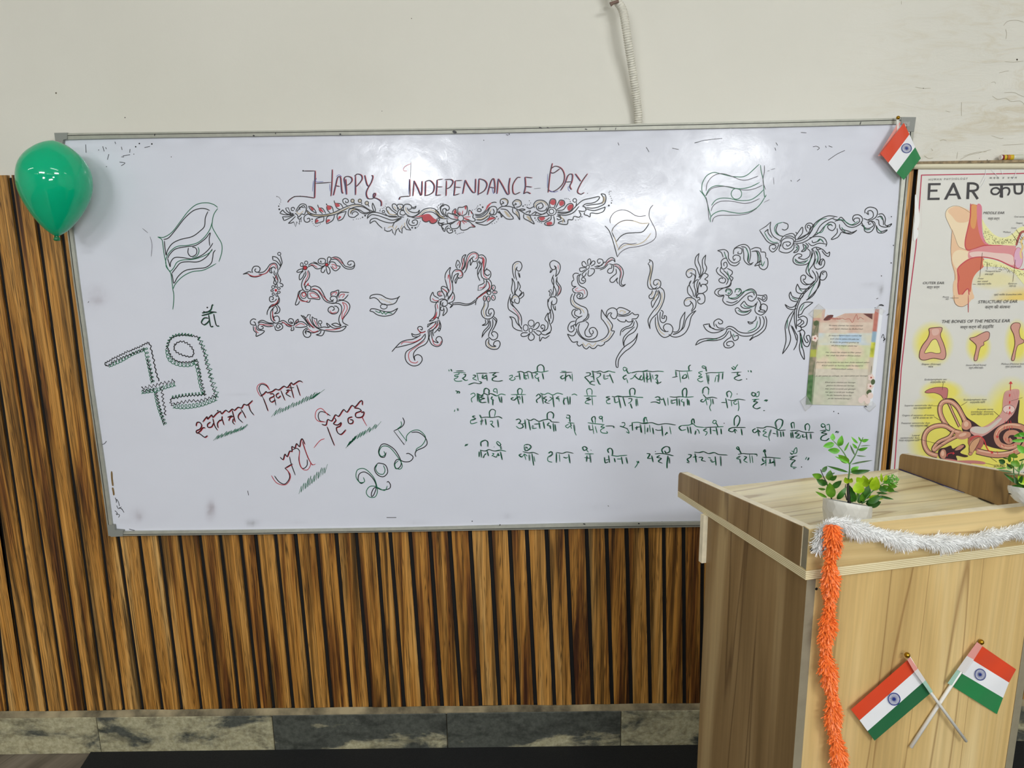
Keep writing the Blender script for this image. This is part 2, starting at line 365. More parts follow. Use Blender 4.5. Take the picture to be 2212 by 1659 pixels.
# ------------------------------------------------------------------ slatted panelling, one object per slat
ZB, ZT = onY(750, 1536, 0.0).z, onY(7, 377.5, 0.0).z
gaps_px = [((0.0, 1390), (15.7, 1540))]
gaps_px += [((1.3, 1140), (60.3, 1540)), ((43, 1140), (101.8, 1540)), ((48.8, 900), (143.8, 1540)), ((19.5, 376), (185.6, 1540)), ((79.7, 480), (227, 1540)), ((135, 516), (267.6, 1540))]
for a, b in ((254.4, 307.6), (300, 349.9), (343, 391.6), (387.3, 434.2), (430.9, 475.9), (474.7, 518.2), (518.5, 559.7), (551.9, 590.9), (594.7, 633.4), (638.5, 675.2), (682.8, 717), (726.1, 758.2), (769.4, 800.5), (813.4, 841.8), (843, 873.4), (886, 914.7), (928.6, 955.7), (971.4, 997), (1015.1, 1038.6), (1058.1, 1080.1), (1100.6, 1121.4), (1137.8, 1157.3), (1180.4, 1198.4), (1223.4, 1239.6), (1267, 1281.1), (1310, 1322.9), (1353.5, 1363.9), (1396.6, 1405.2), (1434, 1437.3), (1477, 1478.6), (1518, 1515)):
    gaps_px.append(((a, 1158 if a < 1000 else 1147), (b, 1531)))
YS = 0.018
def line_x(p, q):
    A = onY(p[0], p[1], YS); B = onY(q[0], q[1], YS); k = (A.x-B.x)/(A.z-B.z)
    return A.x+k*(ZT-A.z), A.x+k*(ZB-A.z)
G = [line_x(p, q) for p, q in gaps_px]
gr = line_x((1978.5, 372), (1918, 1014)); n0 = G[-1]
for i in range(1, 10): G.append((n0[0]+(gr[0]-n0[0])*i/9, n0[1]+(gr[1]-n0[1])*i/9))
for i in range(1, 22): G.append((gr[0]+0.058*i, gr[1]+0.058*i))
lft = G[0]
for i in range(1, 16): G.insert(0, (lft[0]-0.058*i, lft[1]-0.058*i))
ZLT = onY(2100, 346.8, -0.004).z; ZLB = onY(2100, 352.6, -0.004).z      # thin strip over the chart
HG = 0.0066
rs = random.Random(3)
back = mesh_obj('panel_backing', *box(G[0][0], G[-1][0], YW-0.004, YW+0.001, ZB-0.004, min(ZT, ZLT)-0.003), [M['gap']], wallb); back['label'] = 'black backing behind the wooden slats'
for (a, b), (c, d) in zip(G[:-1], G[1:]):
    zb = ZB+rs.uniform(-0.0025, 0.0025); zt = min(ZT, ZLT-0.001) if a > 1.16 else ZT
    y0, y1 = YS+rs.uniform(-0.0006, 0.0006), YW+0.0005
    bt = [Vector((b+HG, y0, zb)), Vector((d-HG, y0, zb)), Vector((d-HG, y1, zb)), Vector((b+HG, y1, zb))]
    tp = [Vector((a+HG, y0, zt)), Vector((c-HG, y0, zt)), Vector((c-HG, y1, zt)), Vector((a+HG, y1, zt))]
    mesh_obj('slat', *hexa(bt, tp), [M['slat']], wallb)
# ------------------------------------------------------------------ stone skirting
bb = mesh_obj('baseboard_back', *box(XL, XR, 0.012, YW, 0.0, ZB-0.004), [M['ledge']]); tag(bb, kind='structure')
zt_ = onY(800, 1543.5, ys).z
jx = [onY(x, 1590, ys).x for x in (-165, 213, 591, 966, 1341)]; st_ = jx[-1]-jx[-2]
jx = [jx[0]-st_*3, jx[0]-st_*2, jx[0]-st_]+jx+[jx[-1]+st_*k for k in range(1, 6)]
BI = {0: 0.1, 1: 0.1, 2: 0.1, 3: 0.13, 4: 0.10, 5: -0.03, 6: -0.10, 7: 0.09}
for k, (a, b) in enumerate(zip(jx[:-1], jx[1:])):
    o = mesh_obj('skirting_tile', *box(a+0.0012, b-0.0012, ys, 0.013, 0.0, zt_+rs.uniform(-0.001, 0.001)), [stone('weathered_slate_skirting', 3.1+k*5.3, BI.get(k, 0.0))], bb); bevel(o, 0.0015)
lv, lf = [], []
nl = 140
for i in range(nl+1):
    x = XL+0.1+(XR-XL-0.2)*i/nl; j = noise.noise(Vector((x*7, 0, 0)))*0.004
    lv += [(x, ys+0.002+j*0.4, zt_-0.002), (x, ys+0.004, zt_+0.004+j*0.6), (x, YS-0.001, ZB+0.002+j)]
for i in range(nl):
    for k in range(2): lf.append((i*3+k, (i+1)*3+k, (i+1)*3+k+1, i*3+k+1))
mesh_obj('mortar_ledge', lv, lf, [M['ledge']], bb)
# narrow wooden strip capping the slats on the right, above the chart
tr = mesh_obj('trim_1', *box(onY(1960, 350, 0).x, 2.4, -0.004, YW, ZLB, ZLT), [M['board_wood_ledge']]); tag(tr, kind='structure')
# fine cracks and specks in the paint
wi_ = Ink(wallcast(YW-0.0004)); cg = mat('crack_grey', (168, 160, 138), 0.8); cdk = mat('speck_brown', (70, 58, 46), 0.8)
def W8(x, y): return (1900+x/4.147, y/4.147)
for L_ in ([(1120, 553), (1200, 556), (1290, 548)], [(320, 780), (390, 792), (460, 790)], [(735, 915), (733, 980), (735, 1040)], [(1010, 860), (1060, 890), (1130, 880), (1180, 910), (1260, 905), (1300, 940)], [(1115, 830), (1200, 828), (1250, 850), (1300, 870)], [(1070, 655), (1120, 640), (1160, 635)],
   [(720, 1430), (800, 1390), (880, 1372), (1000, 1340)], [(540, 1262), (570, 1252), (602, 1262)], [(1100, 1300), (1200, 1296), (1294, 1290)], [(700, 1360), (690, 1424)], [(460, 1330), (475, 1345), (468, 1352)], [(1000, 740), (1030, 735), (1040, 750)], [(590, 992), (632, 1004)], [(1130, 262), (1138, 300), (1132, 350)], [(1000, 1215), (1080, 1240), (1110, 1236)], [(750, 1400), (860, 1366), (960, 1360)], [(400, 1395), (440, 1420), (480, 1415)], [(195, 8), (196, 40)], [(1110, 230), (1150, 190), (1230, 182), (1294, 200)]):
    wi_.stroke([W8(*q) for q in L_], 0.9, cg)
for x, y, r in ((1232, 534, 1.8), (393, 791, 0.9), (965, 1434, 1.0), (895, 1418, 0.7)): wi_.disc(*W8(x, y), r, r*1.2, cdk, 8)
wi_.disc(121, 201, 2.0, 2.4, cg, 8); wi_.disc(889, 40, 1, 1, cdk, 8); wi_.disc(825, 240, 0.8, 0.8, cdk, 8)
wi_.build('paint_crack', wallb)['kind'] = 'stuff'
# ------------------------------------------------------------------ marker drawings, traced stroke by stroke (x,y in enlarged photo crops)
ART = {}
ART['flag_drawing', 0, 230, 3.95, 'green and black marker drawing of a waving flag at the left'] = '''
K 1395,1135 1440,1120 1500,1050 1570,960 1640,895 1700,872 1750,872 1790,888;K 1402,1145 1408,1210 1418,1270 1428,1230 1470,1170 1540,1135 1640,1110 1710,1060 1745,1020 1752,950 1775,895
K 1430,1298 1450,1260 1500,1215 1600,1195 1670,1185 1750,1130 1793,1078 1785,1130 1790,1190;K 1430,1298 1440,1330 1452,1368 1456,1330 1490,1290 1560,1290 1640,1300 1720,1270 1780,1220 1817,1165
K 1608,1205 1604,1250 1630,1280 1670,1265 1680,1230 1665,1205 1640,1200;K 1465,1425 1500,1380 1540,1335 1600,1325 1690,1325 1760,1285 1812,1215
K 1465,1425 1475,1470 1485,1508 1520,1450 1580,1400 1660,1385 1750,1375 1800,1340 1815,1290 1820,1250 1838,1225
G 1345,1113 1400,1115 1470,1070 1540,980 1610,890 1680,835 1760,822 1820,835 1858,862;G 1858,870 1825,920 1812,980 1812,1030 1850,1100 1890,1170 1893,1240 1868,1325
G 1812,980 1790,1050 1740,1120 1680,1165 1600,1185 1510,1195 1450,1240 1420,1290 1413,1330 1425,1370 1450,1405 1480,1380 1510,1330 1560,1310 1640,1305 1700,1290 1770,1260 1812,1225
G 1345,1113 1380,1135 1390,1180 1400,1260 1415,1330 1420,1370 1455,1420 1465,1480 1475,1560 1482,1600 1482,1660 1475,1733;G 1475,1560 1500,1510 1560,1450 1640,1410 1740,1395 1845,1340;G 1690,1200 1698,1235 1680,1275 1640,1290
k 1215,1040 1262,1078;k 1280,1110 1297,1180 1290,1280'''
ART['number_drawing', 200, 620, 5.53, 'scribbled green and black 79 in looping marker'] = '''
ZK 10,30 150,905 350,805 520,730 660,665;K 150,905 148,925 165,945;ZK 12,34 165,945 340,850 620,740;OG 17,36 190,945 340,880 480,800 620,745
ZK 8,50 660,665 690,700 730,870 765,1050 800,1120;OG 22,44 630,715 660,860 690,1000 720,1150;ZK 10,40 650,860 690,1000 715,1140
ZK 20,42 590,1215 740,1170 860,1150 980,1120;OG 22,40 580,1255 750,1230 880,1190 990,1160;ZK 16,40 600,1245 740,1225
OG 20,40 750,1240 790,1430 870,1650;ZK 12,36 760,1260 800,1440 860,1640;ZK 14,44 820,1190 840,1350 870,1530
OG 14,34 885,730 930,610 1050,565 1200,580;ZK 10,34 885,740 930,620 1050,575 1200,585 1260,600;ZK 18,46 1260,600 1320,750 1370,950 1440,1200 1480,1320;ZG 26,52 1275,600 1335,750 1385,950 1455,1200 1490,1320
ZK 8,36 980,690 1040,650 1120,665 1180,720 1210,790 1180,835 1100,820 1020,790 975,740 980,690
OG 22,42 890,740 920,860 1020,920 1150,930 1220,900;ZK 8,34 900,730 940,830 1020,890 1150,900 1225,870
OG 22,42 1225,860 1270,1030 1290,1150 1330,1280;ZK 14,40 1240,860 1280,1030 1310,1180 1345,1290
ZK 14,36 950,1330 1100,1300 1340,1285;OG 16,36 940,1320 1100,1290 1330,1270;ZK 10,30 940,1330 930,1380 960,1420
ZK 16,42 970,1400 1100,1370 1300,1355 1460,1300;OG 26,40 960,1420 1100,1430 1300,1400 1480,1330
KG 1305,310 1380,295 1480,300;KG 1320,290 1360,300 1410,270 1425,220 1440,208;D 10 1370,245;KG 1300,340 1380,320 1440,300;KG 1385,330 1395,400 1410,470 1440,465;KG 1380,370 1330,370 1298,420 1330,450 1370,425 1390,400;KG 1445,320 1460,400 1480,460 1510,462'''
ART['lettering', 400, 800, 3.95, 'slanting red and black Hindi lettering with green hatching, and the green figures 2025'] = '''
KR 148,440 185,395 190,415 225,380 235,400 270,365 300,350 310,370 345,340 370,355 400,330 420,340 450,315 480,320 500,290 530,295 575,255;D 7 278,345
KR 92,475 100,445 125,445 140,470 125,500 95,515 100,535 130,515 150,490 170,490;KR 100,530 130,545 165,570 190,555;KR 215,440 190,460 195,485 225,480 240,450;KR 235,410 250,470 275,510
KR 300,420 275,450 280,490;KR 290,430 310,420 315,390;KR 310,400 330,465;KR 360,400 400,385;KR 370,430 385,400 415,390;KR 400,340 415,400 425,440;KR 410,410 405,440 420,460
KR 480,350 455,380 455,410 490,445;KR 475,330 500,370 515,405;KR 540,290 555,340 585,380
KR 640,220 670,200 690,180 700,190 740,180 770,160 800,165 840,135 870,145 905,105 920,120 970,90 1000,100;K 665,235 640,190 630,150 650,120 690,130 720,165;R 640,220 615,170 620,130 660,110 700,130 720,170
KR 665,235 690,300 705,345;KR 720,200 750,200 755,220 720,240 735,270 770,250;K 760,230 775,300;KR 800,190 775,210 790,235 815,215;KR 815,170 850,255;KR 860,170 880,175 860,200 900,225;KR 870,165 900,170;KR 895,120 925,235;K 880,150 930,148;KR 950,120 980,215
HG 16,48,-62 735,398 1080,245;HG 3,90,-70 1060,250 1090,240;HG 17,45,-50 240,600 500,505
KR 810,740 835,760 850,715 870,735 890,690 910,690 910,650 935,660 950,625 975,650 985,600 1000,585 1020,630;K 890,735 905,800 940,895;KR 915,797 850,835;K 850,835 880,865 890,920 850,970 800,950 762,900;R 735,897 780,960 850,978 890,940 897,890 865,845
K 915,680 950,665 975,690 970,760 985,820 1010,838 1040,810 1040,760;K 1000,610 1020,670 1050,750 1085,810;R 1000,600 1040,720 1080,800 1112,800;R 975,690 975,780 1000,840 1040,850 1065,820 1070,790;R 1098,662 1150,600 1190,583;HG 13,26,-84 970,1055 1190,880
K 1190,440 1150,430 1135,390 1150,355 1190,358 1240,388;R 1200,440 1140,435 1110,400 1120,345 1160,325 1200,360 1220,385;KR 1165,460 1200,465 1215,420 1250,430 1280,380 1310,390 1350,335 1380,355 1420,300 1450,310 1490,265 1510,260 1510,295
KR 1210,480 1240,560 1272,640;KR 1270,400 1285,425 1265,455 1300,465 1330,445 1320,475 1290,490 1300,530 1330,545 1370,505;KR 1425,395 1390,410 1395,450 1425,450 1430,425 1405,420;KR 1440,320 1480,325 1500,345 1455,365 1460,400 1510,395 1525,355 1500,360;K 1505,390 1530,440;R 1505,395 1550,475
HG 6,36,-60 1370,665 1440,600;HG 8,54,-66 1440,600 1620,500
K 1530,950 1500,965 1475,930 1490,880 1540,870 1600,920 1630,990 1610,1060 1590,1075 1592,1040 1620,1000 1680,1020 1740,1010 1752,980 1735,950 1720,955;G 1520,912 1530,950 1490,955 1458,910 1470,850 1530,840 1590,890 1625,950 1640,1030 1620,1080 1570,1080 1545,1040 1570,995 1620,990 1700,1025 1725,985
K 1640,795 1615,840 1640,890 1690,908 1728,870 1710,810 1660,792 1640,795;G 1640,800 1625,840 1650,880 1690,885 1705,850 1690,810
K 1715,700 1700,740 1665,735 1650,690 1675,635 1720,632 1790,680 1840,770 1835,820 1800,840 1785,800 1810,760 1870,780 1920,775 1945,740 1910,710 1885,712;G 1695,690 1705,720 1675,735 1655,700 1680,650 1740,655 1800,720 1850,800 1840,840 1800,835 1790,800 1820,770
K 1855,402 1870,440 1850,480 1780,517;L 1780,517 1870,635 1890,585;G 1840,435 1845,470 1810,500;LG 1815,505 1890,605;G 1890,605 1890,560 1930,520 1990,510 2040,550 2050,590 2020,640 1975,670 1970,700;K 1930,530 1990,530 2045,570 2065,620 2040,655 1975,685 1962,715 1970,738'''
ART['title_lettering', 590, 330, 5.978, 'HAPPY IN in maroon and blue capitals, with the left half of the floral scroll'] = '''
X 385,235 545,235;C 10 387,233;X 545,235 541,410 537,585;X 537,585 440,570 350,562 270,570 205,615 192,640;D 8 272,568 350,562 437,570;X 765,215 760,380 748,560;X 550,395 750,382;B 560,325 555,375 650,372;B 520,360 510,500;B 730,400 735,500
X 780,550 810,420 835,320 870,315 880,400 890,500 905,525;X 810,425 860,435;B 815,310 850,285 885,310;X 950,540 935,430 920,330 960,305 1010,320 1020,360 990,400 955,420;X 940,340 950,540
X 1065,545 1065,300;X 1055,300 1090,275 1140,290 1150,340 1110,400 1070,440;X 1185,290 1210,400 1235,435;X 1275,290 1290,310 1270,380 1215,480 1205,540 1230,590 1290,590 1320,550 1320,525 1300,530 1300,575 1350,595 1395,630 1398,690
k 1780,115 1775,250 1770,340;R 1770,340 1770,450 1770,560;K 1762,340 1764,560;r 1780,140 1700,180 1685,230 1730,235;X 1770,560 1690,565 1640,575 1630,605;B 1755,340 1750,540
X 1805,560 1820,360;X 1820,360 1870,460 1915,550 1925,365;X 1965,550 1970,370;X 1970,370 2030,360 2080,420 2070,500 2020,540 1960,555;X 2190,340 2120,350;X 2120,350 2115,450 2105,550;X 2105,550 2165,545;X 2120,440 2185,440
D 12 80,730;D 9 72,690;D 5 85,660;D 3 97,635 98,610 88,590 75,575 60,568 45,565
L 125,735 85,780;K 125,735 140,760 180,790 240,795;K 85,780 150,800 240,800 260,780;L 160,715 195,710 215,760;K 215,760 230,780 260,785;K 160,715 180,755 230,790;L 120,825 140,878;K 140,878 200,850 280,800;K 120,825 200,825 270,795;K 150,770 200,800 250,805
K 270,745 240,745 235,715 265,705 280,735;K 290,760 330,690 370,660 420,670 435,710 420,745;K 300,770 340,720 390,680 420,720;K 350,735 335,715 360,700 400,710;K 280,780 310,800 330,830 370,790 400,800 420,760 425,740;Y 300,760 340,790 390,750
K 195,912 240,870 290,820;K 195,912 240,905 265,890;L 265,890 290,955 305,890 340,925 340,870 362,895 360,850;K 310,830 340,860 370,830
K 430,735 480,780 560,800 660,800 760,780 860,735 960,690 1060,665 1150,680 1240,735 1310,765;K 430,750 470,800 560,825 660,820 800,795 900,750 990,700;Y 445,765 500,800 600,812 700,805 860,755 990,697 1080,678 1180,705
K 455,690 500,700 540,740 560,785;K 455,690 490,740 560,785;FR 475,700 500,705 525,735 505,745;K 575,670 590,710 640,720 680,785;K 590,710 600,750 640,790;FR 590,710 620,720 655,770 600,745
K 685,655 700,680 760,700 780,770;K 690,690 700,740 740,780;FR 695,680 735,690 755,720 710,740;K 788,615 800,650 870,660 905,715;K 795,650 820,710 870,735;FR 800,650 850,665 860,690 820,700
K 960,685 910,650 900,610 930,590 965,605 970,635 940,645 935,620;EK 1025,620,22,22;EK 1120,620,22,22;EK 1210,650,24,24;EY 1025,620,12,12;EY 1120,620,12,12;EY 1210,650,12,12;K 1040,640 1060,660;K 1140,640 1145,665;K 1225,670 1240,695;K 1285,645 1280,700 1310,765 1320,730 1285,645
K 545,915 550,860 600,835 655,825;K 545,915 600,900 650,880 655,825;FR 548,905 560,860 590,880;K 690,920 685,860 710,820 790,800;K 690,920 760,880 785,840 790,800;FR 690,905 700,860 740,870;K 840,880 825,820 850,785 945,755;K 840,880 900,850 945,755;FR 840,865 850,820 880,830
K 520,795 440,795 400,830 405,880 440,898 475,875 465,845 435,855;D 10 503,858;D 6 503,890;D 3 515,915 530,935 550,948 570,948 590,938 608,918
K 985,720 970,770 980,820 1040,835 1080,810 1100,790 1070,760 1030,770 1020,800;K 985,720 1060,720 1130,745 1180,775 1250,760 1200,720 1140,695 1060,700 985,730;K 1000,790 1020,750 1080,735 1140,775 1200,790 1260,765 1310,765;Y 990,780 1010,740 1060,728
D 12 1188,812;D 9 1155,833;D 5 1128,848;D 3 1100,855 1075,855 1035,865
K 1215,855 1230,800 1290,770 1380,780 1480,815 1600,820;K 1215,850 1270,800 1350,810 1440,840 1540,870 1640,840;K 1250,915 1260,865 1320,845 1380,870 1470,900 1560,900 1660,845;K 1250,915 1310,880 1360,930 1410,975
EK 1424,760,16,16;K 1440,780 1500,825 1620,830;K 1610,795 1540,800 1490,780 1460,720 1490,700 1530,740 1600,790;K 1600,760 1550,720 1540,670 1570,660 1600,690 1610,740;K 1630,730 1600,690 1620,665 1670,670 1675,700 1640,735;Y 1480,740 1510,790 1590,805;Y 1560,690 1590,730;Y 1630,690 1650,700 1640,720
K 1690,740 1630,735 1605,780 1620,820 1690,830;K 1690,745 1650,750 1640,790 1680,805 1710,790;K 1700,770 1680,720 1700,670 1750,665 1785,690 1780,725 1750,730;K 1790,700 1820,705 1845,690 1830,720 1790,715;K 1700,770 1740,810 1800,825 1870,790 1890,740 1860,770 1800,770 1750,745 1730,710;Y 1710,700 1720,750 1760,790
K 1730,820 1820,825 1880,790 1950,730 2050,715 2120,750 2160,810 2210,830;K 1900,820 1970,770 2050,765 2110,800 2150,840 2210,850;Y 1890,810 1960,750 2050,740 2110,775 2180,840
FR 1840,830 1920,805 2010,790 2080,850 2120,870 2100,900 2050,915 2020,885 1970,895 1930,870 1925,830;K 1770,825 1850,845 1930,835;K 1925,835 1930,870 1970,895 2020,880 2025,900 2060,915 2100,900 2120,870 2110,850
K 1660,830 1600,870 1560,910 1540,960;L 1440,960 1440,1000 1475,1015 1510,1010 1535,985;L 1535,985 1545,1030 1572,1065 1590,1000 1620,975 1630,1010 1665,1040 1665,980 1690,950 1720,990 1780,1000;K 1780,1000 1740,950 1725,900 1740,845;Y 1480,970 1530,950 1560,980;Y 1570,1000 1600,940;Y 1640,990 1670,930;Y 1700,950 1700,900
K 1760,860 1750,910 1790,940 1850,930 1865,890 1840,865 1800,880 1800,905 1830,905;C 12 1795,967 1837,970;D 3 1860,960 1875,945 1885,925 1893,905 1900,885;D 8 1380,750;D 4 1383,728 1410,720 1430,712 1450,690 1458,662
K 2130,890 2160,910 2212,900;K 2130,890 2150,860 2120,840;K 2212,990 2180,960 2180,920;D 8 2130,727;D 3 2120,700 2135,680 2160,665 2185,660;K 2212,680 2170,700 2165,750 2190,800'''
ART['title_lettering', 940, 330, 5.53, 'EPENDANCE DAY in maroon and blue capitals, with the right half of the floral scroll'] = '''
X 130,515 135,330;X 120,320 190,320 215,350 180,410 140,430;X 320,330 240,335;X 240,335 235,420 225,510;X 225,510 290,490;X 240,410 305,415;X 330,490 360,325;X 360,325 400,400 450,470 480,475;X 480,475 485,310
X 515,505 525,310;X 525,310 590,330 620,380 590,450 520,495;X 625,500 665,350 700,310 715,400 710,480;X 650,410 710,420;B 680,410 690,470 700,490;X 740,490 755,310;X 755,310 800,380 860,490 885,490;X 885,490 880,400 895,300;X 1020,295 980,300 930,380 930,470 960,495 1015,470
X 1160,300 1075,290;X 1075,290 1080,400 1060,490;X 1060,490 1100,470 1140,490;X 1080,400 1155,410;X 1400,125 1375,240 1360,360 1350,475;X 1385,190 1440,160 1510,190 1545,270 1530,360 1470,430 1400,465 1350,440;X 1380,235 1420,240 1490,190;B 1345,250 1340,420;B 1360,450 1420,470 1470,455
X 1500,450 1550,370 1590,270 1640,260 1635,340 1610,400 1630,440;X 1560,350 1630,345;B 1590,400 1590,440 1610,460;X 1675,250 1740,340;X 1820,250 1750,350 1700,460 1740,495 1780,475;D 4 1820,485;k 1180,430 1260,422
K 0,680 50,740 100,780 160,790;K 0,700 60,770 120,790;Y 0,690 60,755 110,785;D 6 35,675;D 3 30,650 45,625 70,610 95,605
K 120,770 70,700 60,650 100,620 150,630 170,660 150,690 125,665;K 140,770 100,720 90,680 120,665 135,700;K 125,700 130,740 150,775
EK 305,782,35,35;K 275,760 220,740 155,720 155,760 200,790 270,800;K 290,750 270,700 280,655 330,650 375,632 385,680 370,730 330,750;K 270,750 230,730 205,720 215,690 245,670 255,710 280,745;K 400,750 405,690 430,700 455,740 450,770 480,800 450,820 345,785;K 335,810 400,820 445,855 478,885 420,890 380,915 330,925 300,900 305,820;K 275,805 210,830 180,870 200,905 250,905 285,880 300,820;K 140,800 150,840 190,850 240,820
R 305,742 290,700;R 320,745 332,690;R 298,742 275,715;R 345,770 425,762;R 345,780 410,800;R 345,786 385,805;R 320,815 352,850;R 328,812 380,835;R 290,815 260,860;R 298,818 285,870;R 270,775 220,755;R 272,785 225,775;FR 350,650 374,638 368,680;FR 222,700 244,680 250,725 228,725;R 425,700 440,730;R 430,860 470,885
K 30,830 80,850 140,850 200,830;K 30,830 60,870 100,860 75,880 110,940 130,890 160,870;K 180,910 150,900 140,930 170,960 210,945 200,920 175,930;C 10 237,932;D 7 245,958;D 3 265,970 285,965 300,960 320,955 340,950
K 470,735 540,735 600,690 640,620 700,590 735,595;K 475,750 550,750 610,700 650,650;K 480,770 560,765 620,720 660,650 720,645 740,690 720,735 680,740 650,720;K 490,800 560,800 640,750;K 480,830 560,830 640,780 655,750 725,780;K 480,835 540,855 620,860 725,785;FR 615,825 658,770 715,785 650,805;FR 605,690 622,630 675,595 642,640;Y 500,790 570,785 640,730 670,670
K 660,700 650,730 690,735 705,700 690,670;K 500,695 520,700 540,700 550,680 520,665 500,690;C 11 568,650;D 7 538,622;D 4 510,635 500,650 490,665 475,678 445,685;D 8 735,762;D 6 755,785;D 3 750,800 735,825 710,840 680,848
K 740,690 790,645 880,640 960,665 1030,700 1090,735 1160,745;K 740,705 800,740 790,770 780,720 750,705;K 760,690 800,740 860,790 935,785 890,720 850,680 780,670;FY 820,695 855,705 905,768 865,760;K 925,660 930,710 980,750 1010,800 1000,720 970,680;FY 955,695 985,715 998,765 970,730
K 1060,730 1060,780 1120,815 1185,850 1150,790 1130,750 1080,735;FY 1090,755 1125,765 1155,820 1110,790;K 800,635 780,600 785,560 830,545 870,575 860,620 830,635;K 790,610 820,600 800,580;K 960,665 930,620 930,590 970,560 1020,575 1030,620 1000,645 965,650;K 935,625 970,615 950,600;Y 800,555 850,565 860,600;Y 950,580 1005,580 1015,620
C 9 1050,637;D 6 1075,622;D 3 1100,625 1125,620 1142,600 1125,573;K 1000,680 1040,670 1075,680 1040,690 1010,685;K 1090,645 1130,665 1180,640;K 1080,715 1110,700 1140,695 1120,725;K 1150,735 1190,710 1210,715 1190,740
K 1185,660 1180,610 1220,570 1290,570 1340,610 1355,660 1330,710 1270,735 1190,700;K 1240,640 1235,665 1265,665 1290,640 1270,600 1220,620 1210,660 1250,695 1310,690 1340,650;K 1160,745 1250,745 1330,710;Y 1200,650 1200,610 1240,585 1300,590 1330,630
EK 1390,700,58,48;EK 1390,700,28,28;K 1375,655 1365,600 1385,555 1430,555 1442,600 1420,655;FR 1372,600 1390,562 1430,564 1436,600 1415,625 1380,612;K 1440,660 1470,600 1495,565 1540,575 1545,620 1500,650 1450,680;FR 1480,605 1502,572 1535,582 1538,615 1500,635
K 1450,690 1530,680 1580,620 1630,605 1650,640 1620,690 1560,710 1460,705;FR 1578,655 1602,620 1638,618 1645,650 1600,692;K 1370,745 1320,760 1240,765 1230,790 1260,820 1320,810 1370,770;FR 1240,775 1300,768 1310,790 1270,812;K 1385,750 1380,800 1320,830 1310,855 1350,870 1410,860 1425,810 1415,755;FR 1328,838 1380,822 1400,850 1350,866
K 1455,715 1540,725 1620,700 1680,640 1760,570 1850,545 1960,525 1940,570 1880,600 1800,610 1760,640;K 1455,735 1560,745 1650,715 1720,640;EK 1668,568,22,22;K 1690,590 1680,640 1650,670;D 6 1615,582;D 3 1605,560 1590,550 1570,547 1550,548
K 1980,490 2010,540 2000,590 1950,610 1800,630;K 1980,490 2030,500 2040,560 2010,620 1900,660 1800,655;FY 2005,520 2030,535 2028,580 1992,612 2010,560;K 1760,640 1790,650 1800,690 1760,700 1710,690;K 1800,670 1900,690 2000,660 2030,650 2010,700 1940,725 1860,720 1850,765 1820,750 1780,735 1790,710
K 1720,700 1740,740 1720,770 1660,760 1640,800 1590,800 1580,850 1530,855 1470,840 1500,820 1540,810;K 1450,760 1490,750 1500,790 1470,800 1455,780;K 1470,760 1530,790 1550,830;Y 1500,760 1530,800 1520,840
C 11 2075,630;D 8 2105,600;D 6 2112,570;D 4 2105,545 2095,520 2080,495 2078,475 2085,460 2100,458;D 7 1752,765;D 3 1730,790 1710,800 1680,803 1225,820 1245,830 1270,838;D 8 1192,780;D 6 1205,803'''
